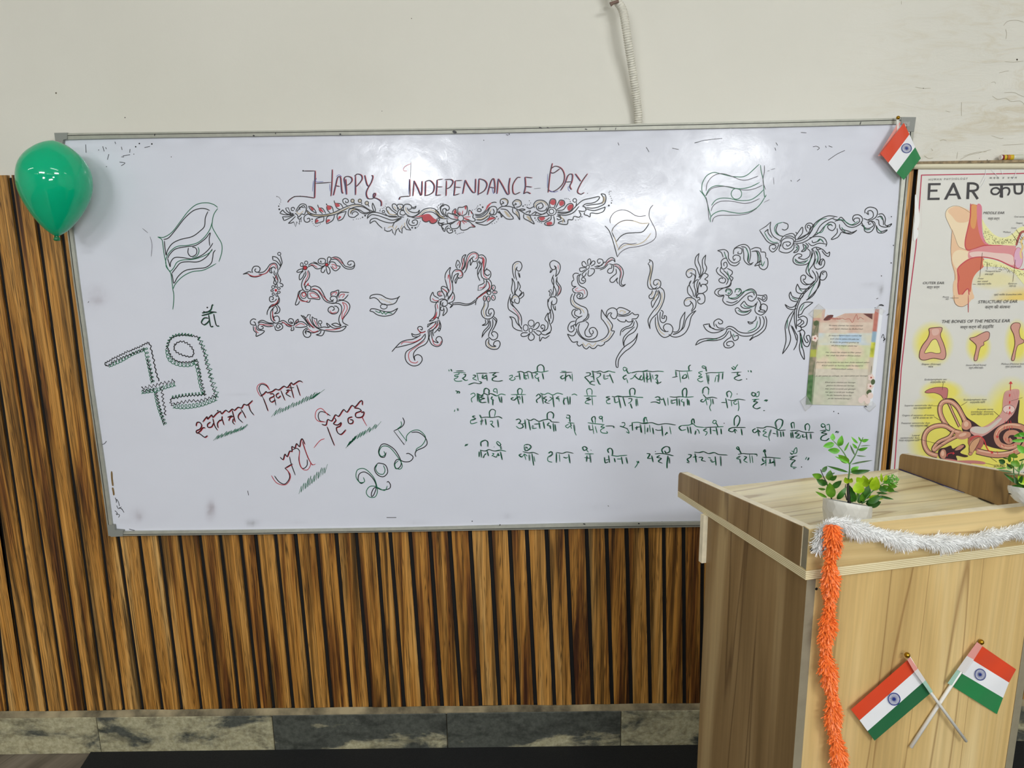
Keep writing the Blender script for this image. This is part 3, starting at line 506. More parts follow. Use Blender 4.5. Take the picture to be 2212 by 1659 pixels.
ART['number_lettering', 510, 530, 5.978, 'ornate figures 15 and a dash of two leaves, outlined in black and red scrolls'] = '''
K 88,373 130,355 165,340 200,350;K 88,373 150,365 190,400 260,408 330,385;K 215,355 205,320 230,275 280,270 310,300 295,340 260,345 240,320 260,300;K 280,350 350,345 400,300 440,245 500,230 530,260 540,320 540,350;K 290,370 340,375 400,350 440,300 490,280 510,310;R 150,370 230,400 320,385 400,345 450,260 500,245 525,300;K 430,300 435,345 465,355 450,320 465,290
L 475,190 470,140;K 475,190 520,205 560,250 575,280;K 470,140 530,160 570,220 575,280;EK 557,110,20,20;K 570,130 590,200 590,240 550,320;K 495,325 490,370 510,400 500,440 530,500;K 530,345 550,400 575,450 560,490;K 475,400 495,440 485,490 520,510;K 510,350 530,410 540,450 535,490;R 510,390 530,450
CR 18 513,580;EK 478,540,18,20;EK 518,520,14,22;EK 552,555,18,14;EK 552,605,18,14;EK 525,640,12,20;EK 480,630,14,18;EK 465,585,16,12;K 570,500 580,490 605,510 595,535 570,525
K 500,720 450,730 430,700 440,665 475,665 480,695 460,700;K 540,650 560,700 545,750 490,780 440,800 405,850 400,900;K 525,690 500,720;K 550,680 530,750 460,770 420,810;R 545,700 520,745 450,790;K 530,770 565,820 550,870 495,880 530,850 525,800 500,780;K 500,790 450,850 445,920 460,970 510,1005 550,990 560,950 540,915 500,920 485,950 510,980;K 480,800 470,880 490,950;R 475,850 470,920 490,980
K 495,1005 420,1000 350,970 310,975 280,1000;K 490,1020 400,1010 320,990 285,1015;K 490,1035 430,1050 370,1040 330,1020 290,1030 285,1070 320,1085 350,1070 340,1045 320,1050;R 300,1020 380,1025 470,1040;K 260,960 220,950 185,980 195,1020 250,1030 245,1000 225,985;K 220,1040 230,1100 260,1130 258,1175 300,1160;K 260,1030 275,1090 365,1105 320,1150 258,1175;R 240,1050 260,1110 290,1130
K 500,1040 510,1090 550,1098 598,1070 595,1030 550,1010 520,1040 540,1070 570,1050 550,1035;K 560,990 600,970 640,985 680,1020 740,1040;K 575,1010 620,1000 660,1040 720,1055;K 735,1010 690,1000 675,970 700,945 735,960 740,990 715,1000 705,975;K 745,1020 770,980 800,955 800,990 770,1015;K 740,1040 780,1000 840,985 880,1000 918,1040 840,1060 760,1055;K 740,1050 745,1090 710,1100 720,1060;R 590,985 650,1020 720,1045;R 760,1045 830,1010 890,1030;R 770,1005 790,975
CR 24 890,290;EK 890,290,27,27;EK 848,250,18,26;EK 905,225,21,22;K 780,340 810,315 860,305 850,335 800,348 780,340;K 870,330 820,380 820,445 860,410 885,350;K 930,260 980,230 1040,240 1110,270 1160,250;K 920,285 980,260 1030,300 1080,300 1120,275;K 995,212 1060,235;R 960,250 1000,255 1050,290
K 1140,230 1120,240 1070,230 1060,195 1090,170 1140,175 1155,200 1145,235;K 1110,215 1090,215 1095,195;CR 19 1170,250;EK 1170,250,22,22;K 1180,225 1180,170 1200,150 1225,165 1215,200 1190,225;K 1200,250 1220,215 1270,220 1300,260 1345,275 1300,325 1260,320 1220,270;R 1230,245 1270,250 1300,290 1260,295 1240,260;K 1160,275 1170,330 1190,370 1215,345 1200,290 1180,275;K 1145,265 1105,300 1100,340 1130,350 1150,310
K 1225,165 1290,150 1350,180 1400,260 1450,280 1500,280 1530,245 1510,205 1460,205 1440,240 1470,255 1490,235;K 1225,185 1290,180 1340,220 1390,280 1440,305 1510,300 1535,250;R 1250,160 1320,180 1380,240
K 890,330 900,380 860,450 845,520 870,580 920,600 960,570 960,530 920,515 895,545 910,575 935,570;K 930,320 950,380 930,440 890,490 890,550;R 915,330 930,380 900,450 870,520;FR 908,515 935,482 936,518;K 965,540 1020,525 1080,550 1120,610 1160,690 1210,725 1260,720;K 965,575 1040,575 1090,630 1140,710 1210,745 1280,745 1305,700 1280,660 1235,660 1215,690 1240,715 1260,695;R 980,555 1060,580 1120,650 1180,720
K 925,600 930,680 1000,690 1080,695 1060,640 1010,600 950,590;R 950,620 1000,615 1050,650 1060,675 980,670 950,620;EK 872,645,38,42;ER 875,635,22,25;K 860,575 810,600 790,680 765,765 800,760 820,720;K 830,590 810,650 840,700 880,720 940,735 960,700;R 800,640 830,710 900,725 930,710
K 1225,660 1225,610 1270,595 1325,580 1310,640 1290,670;R 1240,650 1240,620 1300,605 1280,640;K 1310,680 1340,610 1400,605 1460,610;K 1320,700 1390,700 1450,635;R 1330,680 1350,640 1400,630 1370,680;K 1300,725 1370,710 1440,735 1470,790 1440,870 1380,950 1385,1000 1450,1035;K 1230,745 1320,750 1360,790 1360,860 1330,930 1330,990 1360,1040;R 1370,735 1400,800 1370,880 1370,955 1400,890 1435,820 1420,760 1370,735
K 1265,785 1300,790 1325,830 1300,875 1240,885 1190,850 1195,810 1230,790 1260,800 1265,830 1240,840;R 1210,840 1240,875 1300,860;K 835,900 880,950 930,1020 960,1060;L 835,900 905,935 930,895 960,895 950,940;K 950,940 990,1020 1060,1080;K 870,905 930,1000 1000,1070;R 910,940 960,1020 1020,1070;K 980,920 990,990 1030,1050 1080,1070;L 980,920 1010,945 1040,950 1045,1000 1075,1060;R 1005,960 1050,1050;EK 1085,993,22,22;K 1085,1015 1100,1055
K 1060,1075 1130,1055 1190,1060 1220,1040;K 1060,1080 1150,1100 1270,1115 1370,1100 1420,1050 1400,1045 1320,1070 1250,1065 1180,1010 1170,1015 1190,1055;K 1230,1020 1290,1005 1350,1040 1300,1050 1230,1020;R 1150,1085 1250,1090 1350,1070;K 930,1060 880,1090 865,1130 890,1180 940,1185 965,1150 940,1110 900,1120 905,1150;K 940,1075 900,1100 890,1130;K 920,1115 990,1130 1060,1110 1090,1090;R 930,1080 1000,1120 1060,1100;K 1030,1155 1110,1165 1145,1100;K 1030,1155 1080,1140 1100,1095
K 1725,690 1740,650 1800,632 1870,640 1940,680 2010,695 2080,680 2115,655;K 1725,690 1780,675 1830,700 1870,745 1930,768 2000,765 2060,740 2090,685 2115,655;HY 9,22,-14 1840,690 2000,755;EK 1907,790,44,32;K 1727,850 1745,820 1800,822 1860,840 1940,858 2010,855 2090,810;K 1727,850 1770,860 1820,895 1900,915 1980,905 2040,880 2090,810;G 1795,845 1850,870 1860,850 1890,885 1910,860 1930,890 1960,870 2020,880'''
ART['word_lettering', 840, 530, 5.53, 'ornate letters A and U built from black outlined scrolls, leaves and flowers'] = '''
K 35,1272 80,1220 140,1160 200,1135 290,1120 370,1080;K 80,1222 200,1195 300,1165 380,1120 430,1060;R 145,1185 180,1155 300,1155 390,1110;K 435,1055 430,1110 380,1160 290,1220 210,1270 195,1340 220,1400 280,1438 350,1430 395,1380 390,1330 345,1305 305,1330 312,1375 295,1330 300,1280 350,1225 430,1185 465,1140 475,1080 465,1010;R 430,1140 330,1210 250,1270 235,1330 260,1390 320,1405 348,1385;K 270,1050 290,1090 350,1090 380,1065;K 270,1050 310,1070 360,1060 385,1040
K 440,1025 390,1040 350,1010 348,980 375,968 400,985 395,1010 375,1000;R 350,1000 380,1045 440,1030;K 480,1000 490,1060 480,1110 510,1180 570,1210 620,1190 638,1140 620,1095 580,1095 562,1130 590,1160 570,1160 530,1140 515,1100 510,1050 500,1010;R 520,1110 540,1180 600,1190 630,1140;L 530,915 465,945 460,980;K 460,980 500,940 560,910;K 470,1010 540,960 570,900;K 485,1030 560,980 590,890;K 535,1085 525,1020 570,960 590,885;K 540,1050 600,980 605,900;K 600,890 620,950 615,1000 600,1025 588,1000 605,990 615,1010;R 500,1000 570,930;R 560,990 600,930
K 480,908 530,895 570,860 600,880;K 480,908 540,850 560,780 555,710 600,650;K 580,880 605,830 610,740 615,660;FR 522,883 553,840 572,790 576,810 563,862;R 575,700 585,760;EK 660,690,40,42;K 650,680 640,700 655,730 680,720;K 600,650 640,640 690,655 700,690
K 500,670 495,620 525,560 540,600 600,635;K 500,670 540,680 600,675;R 520,630 540,655 590,662;K 640,600 600,605 580,580 590,555 630,550 660,590 670,640;R 630,590 600,590 600,570 630,565;K 650,570 625,520 640,490 680,500 720,540 700,580 710,620;K 630,510 690,560 680,620;R 650,520 700,560;K 670,400 680,330 735,262 725,320 740,400 760,470 760,560 700,640;K 670,400 690,470 710,550;R 705,400 715,350 730,450 735,540
K 765,555 785,610 770,665 710,690;K 765,555 740,600 700,660;R 770,600 750,650;K 630,730 615,760 635,780 655,765;K 650,740 660,780 645,840 690,800 695,760 680,735;K 700,690 750,710 730,745 760,720 765,680;K 770,690 840,685 920,700 980,690 1040,645;K 760,710 830,705 920,718 990,700 1050,660;K 1035,715 1040,660
K 755,465 770,400 790,355 830,335 820,370 800,400;K 750,400 760,330 800,290 860,300 885,340 870,385 820,400 800,455 790,420 810,390;K 830,340 815,375 840,385;R 790,310 850,305 875,350 840,370;K 820,280 800,240 820,178 850,220 840,275;K 820,250 830,220;K 860,290 880,240 870,180 885,130 920,112 900,160 905,230 870,300;R 890,150 885,230 860,290
K 880,300 910,250 925,170 950,110 1010,80 1060,100 1072,140 1050,185 1010,190 995,150 1020,135;K 900,330 930,280 950,200 990,150;K 1000,145 975,170 975,240 995,200 1020,190;R 920,280 940,180 980,110 1040,100 1055,140 1030,165
K 1070,120 1120,115 1160,160 1155,230 1140,300 1155,350 1185,360 1205,340;K 1075,145 1120,165 1110,230 1100,330 1120,390 1180,405 1215,370 1215,320 1180,290 1150,300 1145,340 1180,360;R 1100,135 1140,170 1130,280 1135,360 1180,395;FR 1120,150 1142,170 1138,260 1127,280;K 1060,190 1090,230 1060,300 1065,370 1090,425;K 1075,180 1110,240 1085,300 1065,350;K 1050,195 1060,240 1035,280 1055,260;K 1160,290 1175,270
K 1130,405 1135,450 1070,480;L 1070,480 1065,540 1110,530;K 1110,530 1160,480 1165,410;R 1080,510 1130,500 1150,460;K 1190,400 1225,450 1215,530 1150,570 1080,610 1040,660;K 1170,420 1200,470 1190,520 1100,590 1040,640;R 1190,440 1205,510 1120,590 1060,630;EK 1195,562,26,28;K 1185,580 1170,560 1190,540 1210,560;EK 1250,505,22,30;EK 1265,560,28,18;EK 1248,625,24,32;EK 1190,640,20,34;EK 1145,635,17,32;R 1190,620 1192,660;R 1235,605 1255,640;R 1250,490 1240,525;R 1250,560 1280,560;R 1145,620 1142,655
K 1140,670 1135,720 1105,790 1120,850 1170,880 1230,865 1260,810 1240,760 1200,765 1190,810 1215,825 1225,800;K 1185,670 1185,730 1160,790 1170,840 1220,840;Y 1160,690 1130,780 1150,860;K 1150,885 1155,930 1115,955 1160,950 1185,920 1180,890;K 1200,880 1190,960 1130,1030 1110,1105;K 1210,900 1210,970 1150,1040 1110,1100;K 1240,880 1240,960 1200,1040 1190,1090;K 1250,850 1290,890 1270,960 1230,1030;K 1240,865 1280,910 1260,980
K 1190,1090 1240,1130 1290,1110 1298,1060 1260,1030 1225,1050 1250,1090;K 1195,1105 1160,1140 1165,1200 1230,1240 1300,1235 1330,1180 1310,1140 1265,1150 1250,1190 1280,1205 1230,1205 1195,1170 1195,1120;Y 1180,1150 1200,1210 1280,1225
K 1500,400 1480,320 1480,240 1520,198 1570,200 1590,250 1570,300 1540,305 1525,280 1535,255;K 1530,420 1510,340 1520,270;K 1545,320 1550,350 1565,385 1560,330;Y 1500,300 1510,230 1550,215;K 1470,390 1475,450 1465,530 1485,590;K 1470,390 1500,450 1505,520 1500,590;K 1545,430 1570,490 1560,530 1585,560 1550,610;K 1540,425 1540,500 1510,560 1520,600;K 1605,555 1610,600 1565,640;K 1605,555 1570,600 1550,610
K 1470,650 1480,605 1520,590 1560,640 1550,690 1520,690 1500,665 1510,640;K 1480,610 1460,660 1500,690;Y 1480,640 1500,610 1535,620;K 1455,580 1425,680 1430,760 1480,800 1540,850 1550,930 1590,1010;K 1450,620 1460,700 1520,760 1580,850 1585,960;K 1470,660 1480,710 1510,750;P 1480,750 1540,820 1570,900;K 1440,850 1470,890 1480,970 1530,1010 1600,1025;K 1440,850 1500,870 1530,930 1590,990
EK 1695,1015,20,28;EK 1700,930,36,38;EK 1634,985,30,38;K 1720,990 1760,930 1790,925 1795,960 1760,1000 1720,1005;K 1660,1045 1600,1045 1578,1070 1600,1090 1650,1080 1680,1050;K 1690,1050 1665,1100 1690,1135 1730,1120 1735,1080 1705,1050;K 1760,1020 1800,1025 1820,1050 1790,1075 1755,1050 1725,1020;K 1825,1035 1860,1000 1860,960 1830,950 1815,975 1835,1000 1840,980
K 1820,1055 1870,1070 1935,1040;K 1830,1030 1890,1000 1900,930 1865,880 1900,805;K 1900,805 1910,900 1940,980 1930,1030 1880,1060;K 1800,1080 1805,1145 1835,1100 1870,1110 1920,1075;K 1925,910 1900,840 1930,790 1930,760;K 1900,640 1900,720 1930,800 1935,880;K 1950,680 1940,740 1965,830 1960,900 1935,940
K 1905,680 1920,630 1970,615 2005,640 2000,690 1965,710 1940,690 1955,660;K 1960,715 1970,750 1990,775 1985,720;L 1905,550 1935,525 1950,560;K 1950,560 1940,600 1930,615;K 1905,550 1925,560 1920,610;K 1970,350 1945,420 1975,490 2000,560 1980,620;K 1960,380 1970,450 1960,600;K 2010,375 2010,430 2055,500 2050,560 2010,610;K 2010,375 2000,450 2030,510 2000,610;P 2030,480 2045,540 2020,590
K 1990,375 2000,330 2000,290 1975,240;K 1990,375 2030,330 2048,260 2030,210 1970,180 1925,210 1930,260 1960,290 2000,270 1975,240;K 1955,285 1945,310 1925,325 1940,290;P 2020,230 2025,290'''
ART['word_lettering', 1210, 530, 6.144, 'ornate letters G and U built from black outlined scrolls, leaves and flowers'] = '''
EK 365,290,20,30,0.5;K 350,260 320,215 290,230 300,275 340,285;K 370,255 365,200 395,180 408,220 390,260;K 400,260 430,210 460,215 455,250 410,275;K 340,295 270,300 258,325 280,350 340,320;K 355,325 300,370 295,405 325,410 350,360;K 380,325 370,395 400,405 450,360 450,315 400,310
K 455,280 510,285 570,240 600,215;K 460,305 530,305 590,280 630,230 700,195 730,225;K 525,328 590,300 640,245;K 600,240 630,190 680,162 720,180 730,225;K 480,270 540,270 570,235 560,190 510,182 495,215 515,240 535,220;P 590,270 640,210 700,175
K 650,245 700,260 710,310 690,360 650,370 628,345 650,310 685,300 680,260;K 700,255 760,250 820,300 840,370 820,450 810,500 830,530 870,515;K 715,270 770,300 800,360 790,450 790,520 830,545 870,515;K 740,310 745,370 700,410 662,450 670,485 710,488 760,430;K 765,430 750,470 770,510;P 780,280 815,360 800,440;P 720,255 790,290 810,330
K 250,375 200,370 170,400 185,455;K 185,455 155,490 165,540 215,545;K 215,545 165,580 180,620 215,632;K 270,385 230,410 235,490 270,540 330,570 360,620 350,680 290,710 240,705 222,670 250,645 270,665 250,685;K 280,375 250,420 260,490 300,505 335,480 330,440 300,425 285,455 310,475 320,460;K 215,632 270,630 300,650 295,690 250,700;P 240,560 200,590 240,610 310,590 330,650
K 200,635 180,690 195,750 270,800 340,830 368,890 350,960 300,1000;K 165,640 140,700 150,780 210,830 260,850 275,890 260,910;Y 155,720 200,800 290,850 320,900;K 240,855 200,870 195,920 250,950 290,935;K 215,845 170,860 155,910 190,960 215,960;K 380,905 375,960 330,1000 240,1030 205,1080;K 295,935 220,980 205,1050 212,1085
K 200,1005 140,1020 105,1080 110,1130 150,1150 185,1120 175,1075 145,1075 150,1110;K 205,1045 160,1070;K 95,1175 150,1200 190,1190 215,1140;K 95,1175 130,1240 170,1285 235,1275;K 235,1275 225,1310 255,1337 295,1310;K 295,1310 310,1350 350,1375 390,1340;K 390,1340 420,1366 460,1365 500,1322;K 500,1322 540,1335 585,1310 585,1285
K 260,1035 240,1110 270,1190 330,1240 420,1245 480,1210 495,1150 460,1095 410,1095 385,1130 410,1180 440,1160 430,1125;K 340,1010 375,1040 360,1090 330,1140 340,1200 390,1215 430,1190;K 210,1100 250,1190 320,1250 410,1280 500,1270 590,1230 640,1160 630,1090 580,1010 545,960 550,850;K 550,850 590,920 650,990 695,1060 680,1130 720,1140 690,1200 640,1260 585,1290
Y 620,1000 670,1080 650,1160;Y 680,1150 640,1230 540,1280;Y 300,1290 340,1340 380,1300 430,1340 480,1290;K 620,965 610,920 630,860 690,830 745,850 760,910 740,965 700,970 670,930 690,895;K 620,960 640,910 680,890;K 750,855 790,825 860,840 935,880;K 765,910 830,925 900,905 935,870;K 760,935 850,940 920,920 955,890;K 955,890 990,920 1040,920 1015,970 950,975;Y 790,890 810,865 870,885 830,905
K 755,975 800,1010 860,1015 870,985;K 870,985 900,1015 950,1010 955,980;K 975,990 930,1060 860,1090 810,1130 797,1200;K 985,1010 960,1080 870,1110 820,1150;K 1000,990 1025,1040 1020,1090 980,1150 900,1200 850,1280 850,1350;K 990,1080 910,1150 840,1230 840,1330;K 1030,1165 1000,1230 950,1280 850,1350 780,1440 740,1530 745,1610 770,1620;K 770,1620 780,1510 850,1420 930,1360 1000,1280 1030,1165
L 1180,185 1195,215 1165,245;K 1165,245 1185,270 1195,340 1170,440 1160,520 1185,575 1240,580 1290,550;K 1180,185 1225,220 1230,290 1210,400 1195,490 1220,560 1270,580 1325,550 1335,490 1300,455 1250,465 1240,510 1265,530 1290,515 1285,500;Y 1205,260 1210,330 1190,430 1195,520;Y 1300,480 1315,530;K 1225,595 1210,640 1180,670 1190,705 1230,700 1260,650 1270,600;Y 1240,610 1210,680;K 1280,590 1290,650 1240,710 1210,760 1225,830;K 1305,590 1310,670 1270,740 1225,830;Y 1295,620 1240,740
K 1325,555 1375,600 1385,690 1350,800 1290,900 1220,970 1190,1040 1195,1110;K 1310,600 1335,680 1300,790 1230,880 1170,980 1175,1050 1195,1110;Y 1350,620 1345,760 1260,880;K 1335,860 1365,880 1360,920 1350,965 1385,965 1380,935 1410,945 1405,1000 1365,1028 1330,1000 1325,940 1330,880;K 1265,950 1265,1050 1300,1150 1360,1215 1420,1215 1480,1170 1495,1100 1460,1050 1400,1045 1370,1090 1400,1140 1440,1140;K 1290,910 1305,1030 1340,1110 1400,1150;Y 1285,1020 1320,1130 1390,1190
K 1440,1180 1500,1215 1580,1210 1660,1160 1710,1070 1740,950 1805,865;K 1495,1145 1540,1150 1580,1110 1600,980 1660,880;K 1500,1185 1580,1150 1630,1070 1660,880;K 1495,1180 1560,1160 1640,1090 1670,990 1730,910 1805,865;K 1740,885 1790,830 1805,760 1790,720 1740,695 1680,700 1645,750 1660,800 1710,800 1740,760 1720,735;K 1740,870 1765,820 1755,770 1735,755
K 1755,690 1700,640 1690,570 1720,510 1740,465;K 1740,465 1715,520 1760,620 1770,680;K 1780,690 1800,620 1780,540 1790,480 1830,450;K 1800,700 1820,600 1815,520 1840,450;K 1845,105 1800,160 1790,240 1820,310 1850,400;K 1845,105 1830,200 1865,300 1860,380 1840,430;K 1935,125 1890,190 1890,280 1900,340 1850,430;K 1935,125 1920,230 1945,300 1920,370
K 1850,455 1890,390 1915,370 1960,390 1955,420 1920,450 1955,470 1950,510 1900,520;K 1850,485 1870,550 1880,520 1920,520 1950,550 1945,600 1880,640 1830,635;K 1830,635 1830,580 1850,485;K 1810,700 1830,650 1890,640 1920,680 1915,750 1870,778 1830,760 1830,725 1855,720 1845,690 1815,700;K 1760,510 1790,450 1800,390 1790,330 1740,310 1690,330 1672,380 1700,425 1740,410 1750,370 1720,370;K 1765,375 1790,410 1780,470;Y 1690,360 1720,330 1760,340;Y 1660,740 1700,715 1750,715'''
ART['word_lettering', 1480, 440, 4.739, 'ornate letters S and T built from black and green scrolls and leaves'] = '''
K 330,480 400,470 440,500 445,560 480,600 520,605 560,580 560,540 520,525 490,545 500,580 515,560;K 330,480 370,500 390,550;K 400,490 420,550 460,620 520,635 560,600;G 400,500 430,570;K 370,600 375,660 400,668 430,640 420,600 395,610 400,640;K 370,640 370,590 400,560 430,560
K 495,520 500,470 540,450 580,465 575,510 540,510 545,490;K 500,460 560,425 620,420 660,460 670,530 655,600;K 570,440 620,450 645,510 640,580 665,615 700,600;K 590,450 600,510 605,580 650,625 690,615;G 620,450 650,520 645,590;K 670,470 720,450 770,460 775,495;K 775,495 820,500 825,550;K 825,550 845,570 845,640 810,675 770,660 750,630 710,640;K 680,490 730,490 745,550 740,600 710,635;K 700,485 750,490 775,560 760,620;G 740,490 760,560 750,610;L 720,620 780,580;G 780,580 790,640 815,590;K 735,630 790,620
K 340,650 320,680 340,720 400,760;K 370,645 360,690 400,730 440,780 420,830;K 400,760 415,780 400,810 360,805 345,780 370,760 390,770;K 390,680 430,720 470,790 450,850 340,870 310,890 305,920 350,950 400,940;K 430,660 480,690 480,720 460,740 490,760 470,800;G 430,690 450,750 445,780;K 470,800 450,840 380,870 340,900 350,935 400,935
K 410,900 430,870 470,880 480,915 450,940 410,930;G 420,910 425,885 460,885 460,915 440,925 445,905;K 510,910 520,880 560,870 575,900 550,935 520,930;G 510,900 525,870 560,880 545,905;K 440,940 460,970 520,975 570,940 620,890 680,872 720,900 730,950 690,995 650,985 645,950 675,945 690,960;K 400,940 385,990 420,1030 480,1040 540,1010 590,960 640,920 690,905 710,940;K 420,1000 480,1015 540,990;G 440,965 520,960 600,900 680,885 720,920
K 735,935 790,940 830,935 835,980 810,1000 780,980 740,960;EK 805,965,16,16;K 740,970 770,1010 775,1080 750,1100 800,1110 815,1095 770,1080 770,1050 800,1025 840,1050 830,1100 780,1140 730,1120 715,1080 740,1000;L 565,1040 605,995;K 605,995 640,1040 700,1050 725,1020;K 565,1040 600,1070 670,1070;G 600,1030 620,1055 690,1060;K 510,1080 540,1065 580,1100 640,1100 680,1080;K 510,1080 530,1120 580,1140 640,1130 680,1090;G 540,1090 590,1115 650,1105
K 640,1205 680,1215 720,1190 730,1150;K 640,1205 660,1230 700,1220;K 760,1155 770,1200 760,1260 700,1310 620,1325 550,1310 500,1270 450,1255 410,1280;K 790,1150 810,1200 790,1270 720,1330 650,1355 570,1350 510,1310 460,1280 420,1290;K 820,1150 835,1200 820,1280 760,1340 700,1370 660,1400 700,1350;G 740,1200 720,1270 640,1310
K 185,1240 215,1290 270,1320 340,1315 410,1280;L 185,1240 245,1230;K 245,1230 270,1270 320,1290 390,1290;K 250,1225 250,1260 300,1280;K 300,1260 295,1210 340,1180 380,1200 380,1225 350,1230 340,1210;K 310,1230 340,1270 400,1275;K 105,1450 140,1400 220,1380 320,1380 400,1340 430,1290;K 105,1450 200,1405 320,1400 400,1370 450,1300;G 220,1395 330,1385
K 460,1300 470,1360 430,1390 395,1430 410,1470 460,1475 500,1445 480,1410 430,1420 430,1450 460,1455;K 480,1340 500,1400 540,1385 540,1350 510,1355;G 490,1330 510,1370
K 762,272 800,330 840,385 890,410 960,405;L 762,272 830,230 878,185;K 878,185 870,250 900,330 975,380;G 810,290 850,360 900,395 950,395;L 815,290 850,260;K 850,260 850,300 890,350;G 990,335 940,310 915,260 940,210 1000,190;K 1000,190 1050,210 1050,250 1020,270 990,260;K 1005,335 960,320 930,270 950,210
K 1115,400 1110,460 1060,500 1000,500 960,480;K 970,400 1000,340 1060,310 1110,310 1130,360 1120,390;K 980,440 990,380 1040,350 1100,360 1110,400 1080,450 1030,465 1000,440 1010,400 1060,390 1080,410 1050,435 1035,415;K 960,480 970,430 985,410;K 1020,340 1080,330 1125,355;K 960,410 940,460 900,495 865,470 870,430 910,420 930,440 910,465 890,455
K 1110,390 1180,380 1250,340 1300,270 1330,200 1400,150 1470,125 1560,135;K 1120,405 1200,400 1290,350 1340,300 1380,230 1440,180 1530,140;K 1130,370 1200,350 1260,300 1310,220 1380,160;G 1310,250 1380,170 1450,150;K 1150,365 1250,310;K 1125,340 1160,290 1200,240 1200,300 1150,360;K 1130,290 1150,310;K 1250,290 1230,240 1250,205 1290,200 1310,230 1290,280 1250,320;K 1265,250 1250,240 1260,220 1285,235 1270,270
K 1320,330 1380,290 1420,240 1480,190 1530,200 1540,240 1510,275 1470,260 1460,230 1490,215 1510,230;G 1340,300 1400,290 1440,220 1500,210;K 1510,155 1560,165 1600,140 1660,200 1720,220 1780,190 1780,150 1740,150 1725,170;K 1530,180 1600,170 1660,230 1730,240 1800,200 1815,150 1780,115 1730,120 1715,160 1740,190;G 1560,160 1620,170 1700,215 1770,180
K 1555,250 1555,300 1495,365 1560,345 1600,290;K 1580,210 1590,260 1650,300 1720,290 1760,270;K 1595,290 1680,310 1720,300 1760,270;G 1600,240 1640,290;K 1600,260 1700,290;K 1840,100 1845,60 1890,35 1950,50 1970,90 1950,140 1890,170 1825,150;K 1880,105 1870,80 1900,70 1925,95 1920,140 1870,165;K 1850,90 1880,115
K 1800,215 1850,250 1890,250 1930,220 1910,185 1880,185 1880,210 1905,205;K 1800,180 1830,240 1840,280 1880,295 1920,270 1945,210 1920,180 1860,190;G 1830,220 1850,265 1900,260;K 1950,160 1980,170 1990,220 2040,240 2090,235;K 1975,110 2020,105 2050,150 2045,210 2070,225 2115,205 2090,235 2060,225;K 1965,140 2010,130 2030,180 2030,220;G 1990,120 2025,170;K 1955,220 1970,290 2020,300 2060,280 2070,265;K 1955,220 1975,260 2010,285 2070,265;G 1965,250 2010,295
K 1300,375 1310,400 1360,385 1390,365 1420,400;K 1270,350 1350,335 1420,350 1450,400 1440,440;K 1260,400 1300,430 1370,405 1450,415;G 1350,390 1380,360 1410,390;K 1130,440 1150,460 1110,500 1150,490 1165,450 1150,420 1125,425;K 1200,410 1240,440 1230,480 1190,490 1215,460 1205,420;K 1230,400 1260,430 1250,460;G 1150,430 1145,480;G 1240,420 1220,480
K 1250,460 1280,490 1270,540 1220,570 1160,555 1190,540 1190,520 1150,515 1110,550 1110,600 1160,628 1240,620 1280,580 1300,490 1305,465;G 1125,560 1140,600 1210,610 1260,570;K 1130,570 1170,600 1240,585;K 1290,470 1340,445 1410,470 1450,510 1480,495 1470,540 1430,520 1400,480;K 1340,460 1360,470 1400,460;K 1310,470 1330,540 1310,620 1270,680 1280,730 1310,765 1250,720 1240,670 1290,560 1310,500
K 1330,480 1360,540 1360,600 1390,630 1400,590 1420,570;K 1340,450 1380,520 1380,625;K 1380,625 1375,590 1410,565 1430,600 1410,650 1350,670 1320,630 1340,560;G 1345,480 1360,550 1340,620;G 1290,560 1260,650 1270,710
K 1340,690 1360,730 1350,790 1290,850 1220,920 1170,1000 1140,1100 1140,1180 1140,1290;K 1300,680 1335,740 1330,790 1260,860 1190,930 1150,1010 1120,1100 1120,1200 1135,1280;K 1370,740 1380,820 1330,900 1240,990;K 1390,700 1380,770 1420,780 1450,740 1440,695 1400,695 1385,740 1360,850 1310,940 1240,990;K 1415,730 1405,710 1430,700;G 1340,800 1300,870 1260,960
K 1320,790 1290,820 1230,830 1190,800 1185,750 1210,730 1235,745 1225,775 1205,770;K 1205,780 1240,820 1290,825;K 1150,820 1180,870 1250,870 1295,850;K 1150,820 1135,870 1150,910 1210,920 1240,890;G 1165,870 1200,900;K 1080,900 1100,950 1180,970 1215,930;K 1080,900 1065,940 1090,990 1160,1005;G 1090,960 1150,990;K 1022,1030 1070,1060 1120,1050 1155,1000;K 1022,1030 1050,1070 1110,1085 1140,1070
K 1310,1010 1230,1010 1180,1050 1160,1120 1160,1170;K 1310,1010 1270,1040 1220,1080 1190,1130 1150,1140;G 1220,1025 1180,1100;K 1110,1095 1060,1160 1025,1250 1030,1340 1030,1420 995,1540;K 1120,1100 1090,1170 1060,1270 1080,1370 1060,1450 995,1540;K 1095,1250 1130,1320 1150,1360 1140,1440 1110,1500;K 1080,1240 1120,1330 1140,1400;G 1050,1180 1040,1280
K 1140,1250 1190,1210 1180,1180 1150,1200;K 1160,1170 1210,1150 1250,1180 1240,1240 1200,1265 1180,1250 1215,1220 1200,1190;K 1150,1310 1190,1290 1180,1260 1150,1250;K 1170,1310 1200,1290 1225,1320 1215,1370 1240,1420 1260,1410 1240,1360 1270,1350 1280,1400 1260,1460 1220,1450 1200,1390 1180,1320;K 1175,1310 1180,1400 1170,1470 1185,1540 1220,1595 1215,1520 1195,1450 1200,1380;G 1190,1350 1190,1480
K 2030,1370 2040,1385 2030,1405 2050,1380;k 2030,1420 2040,1410'''
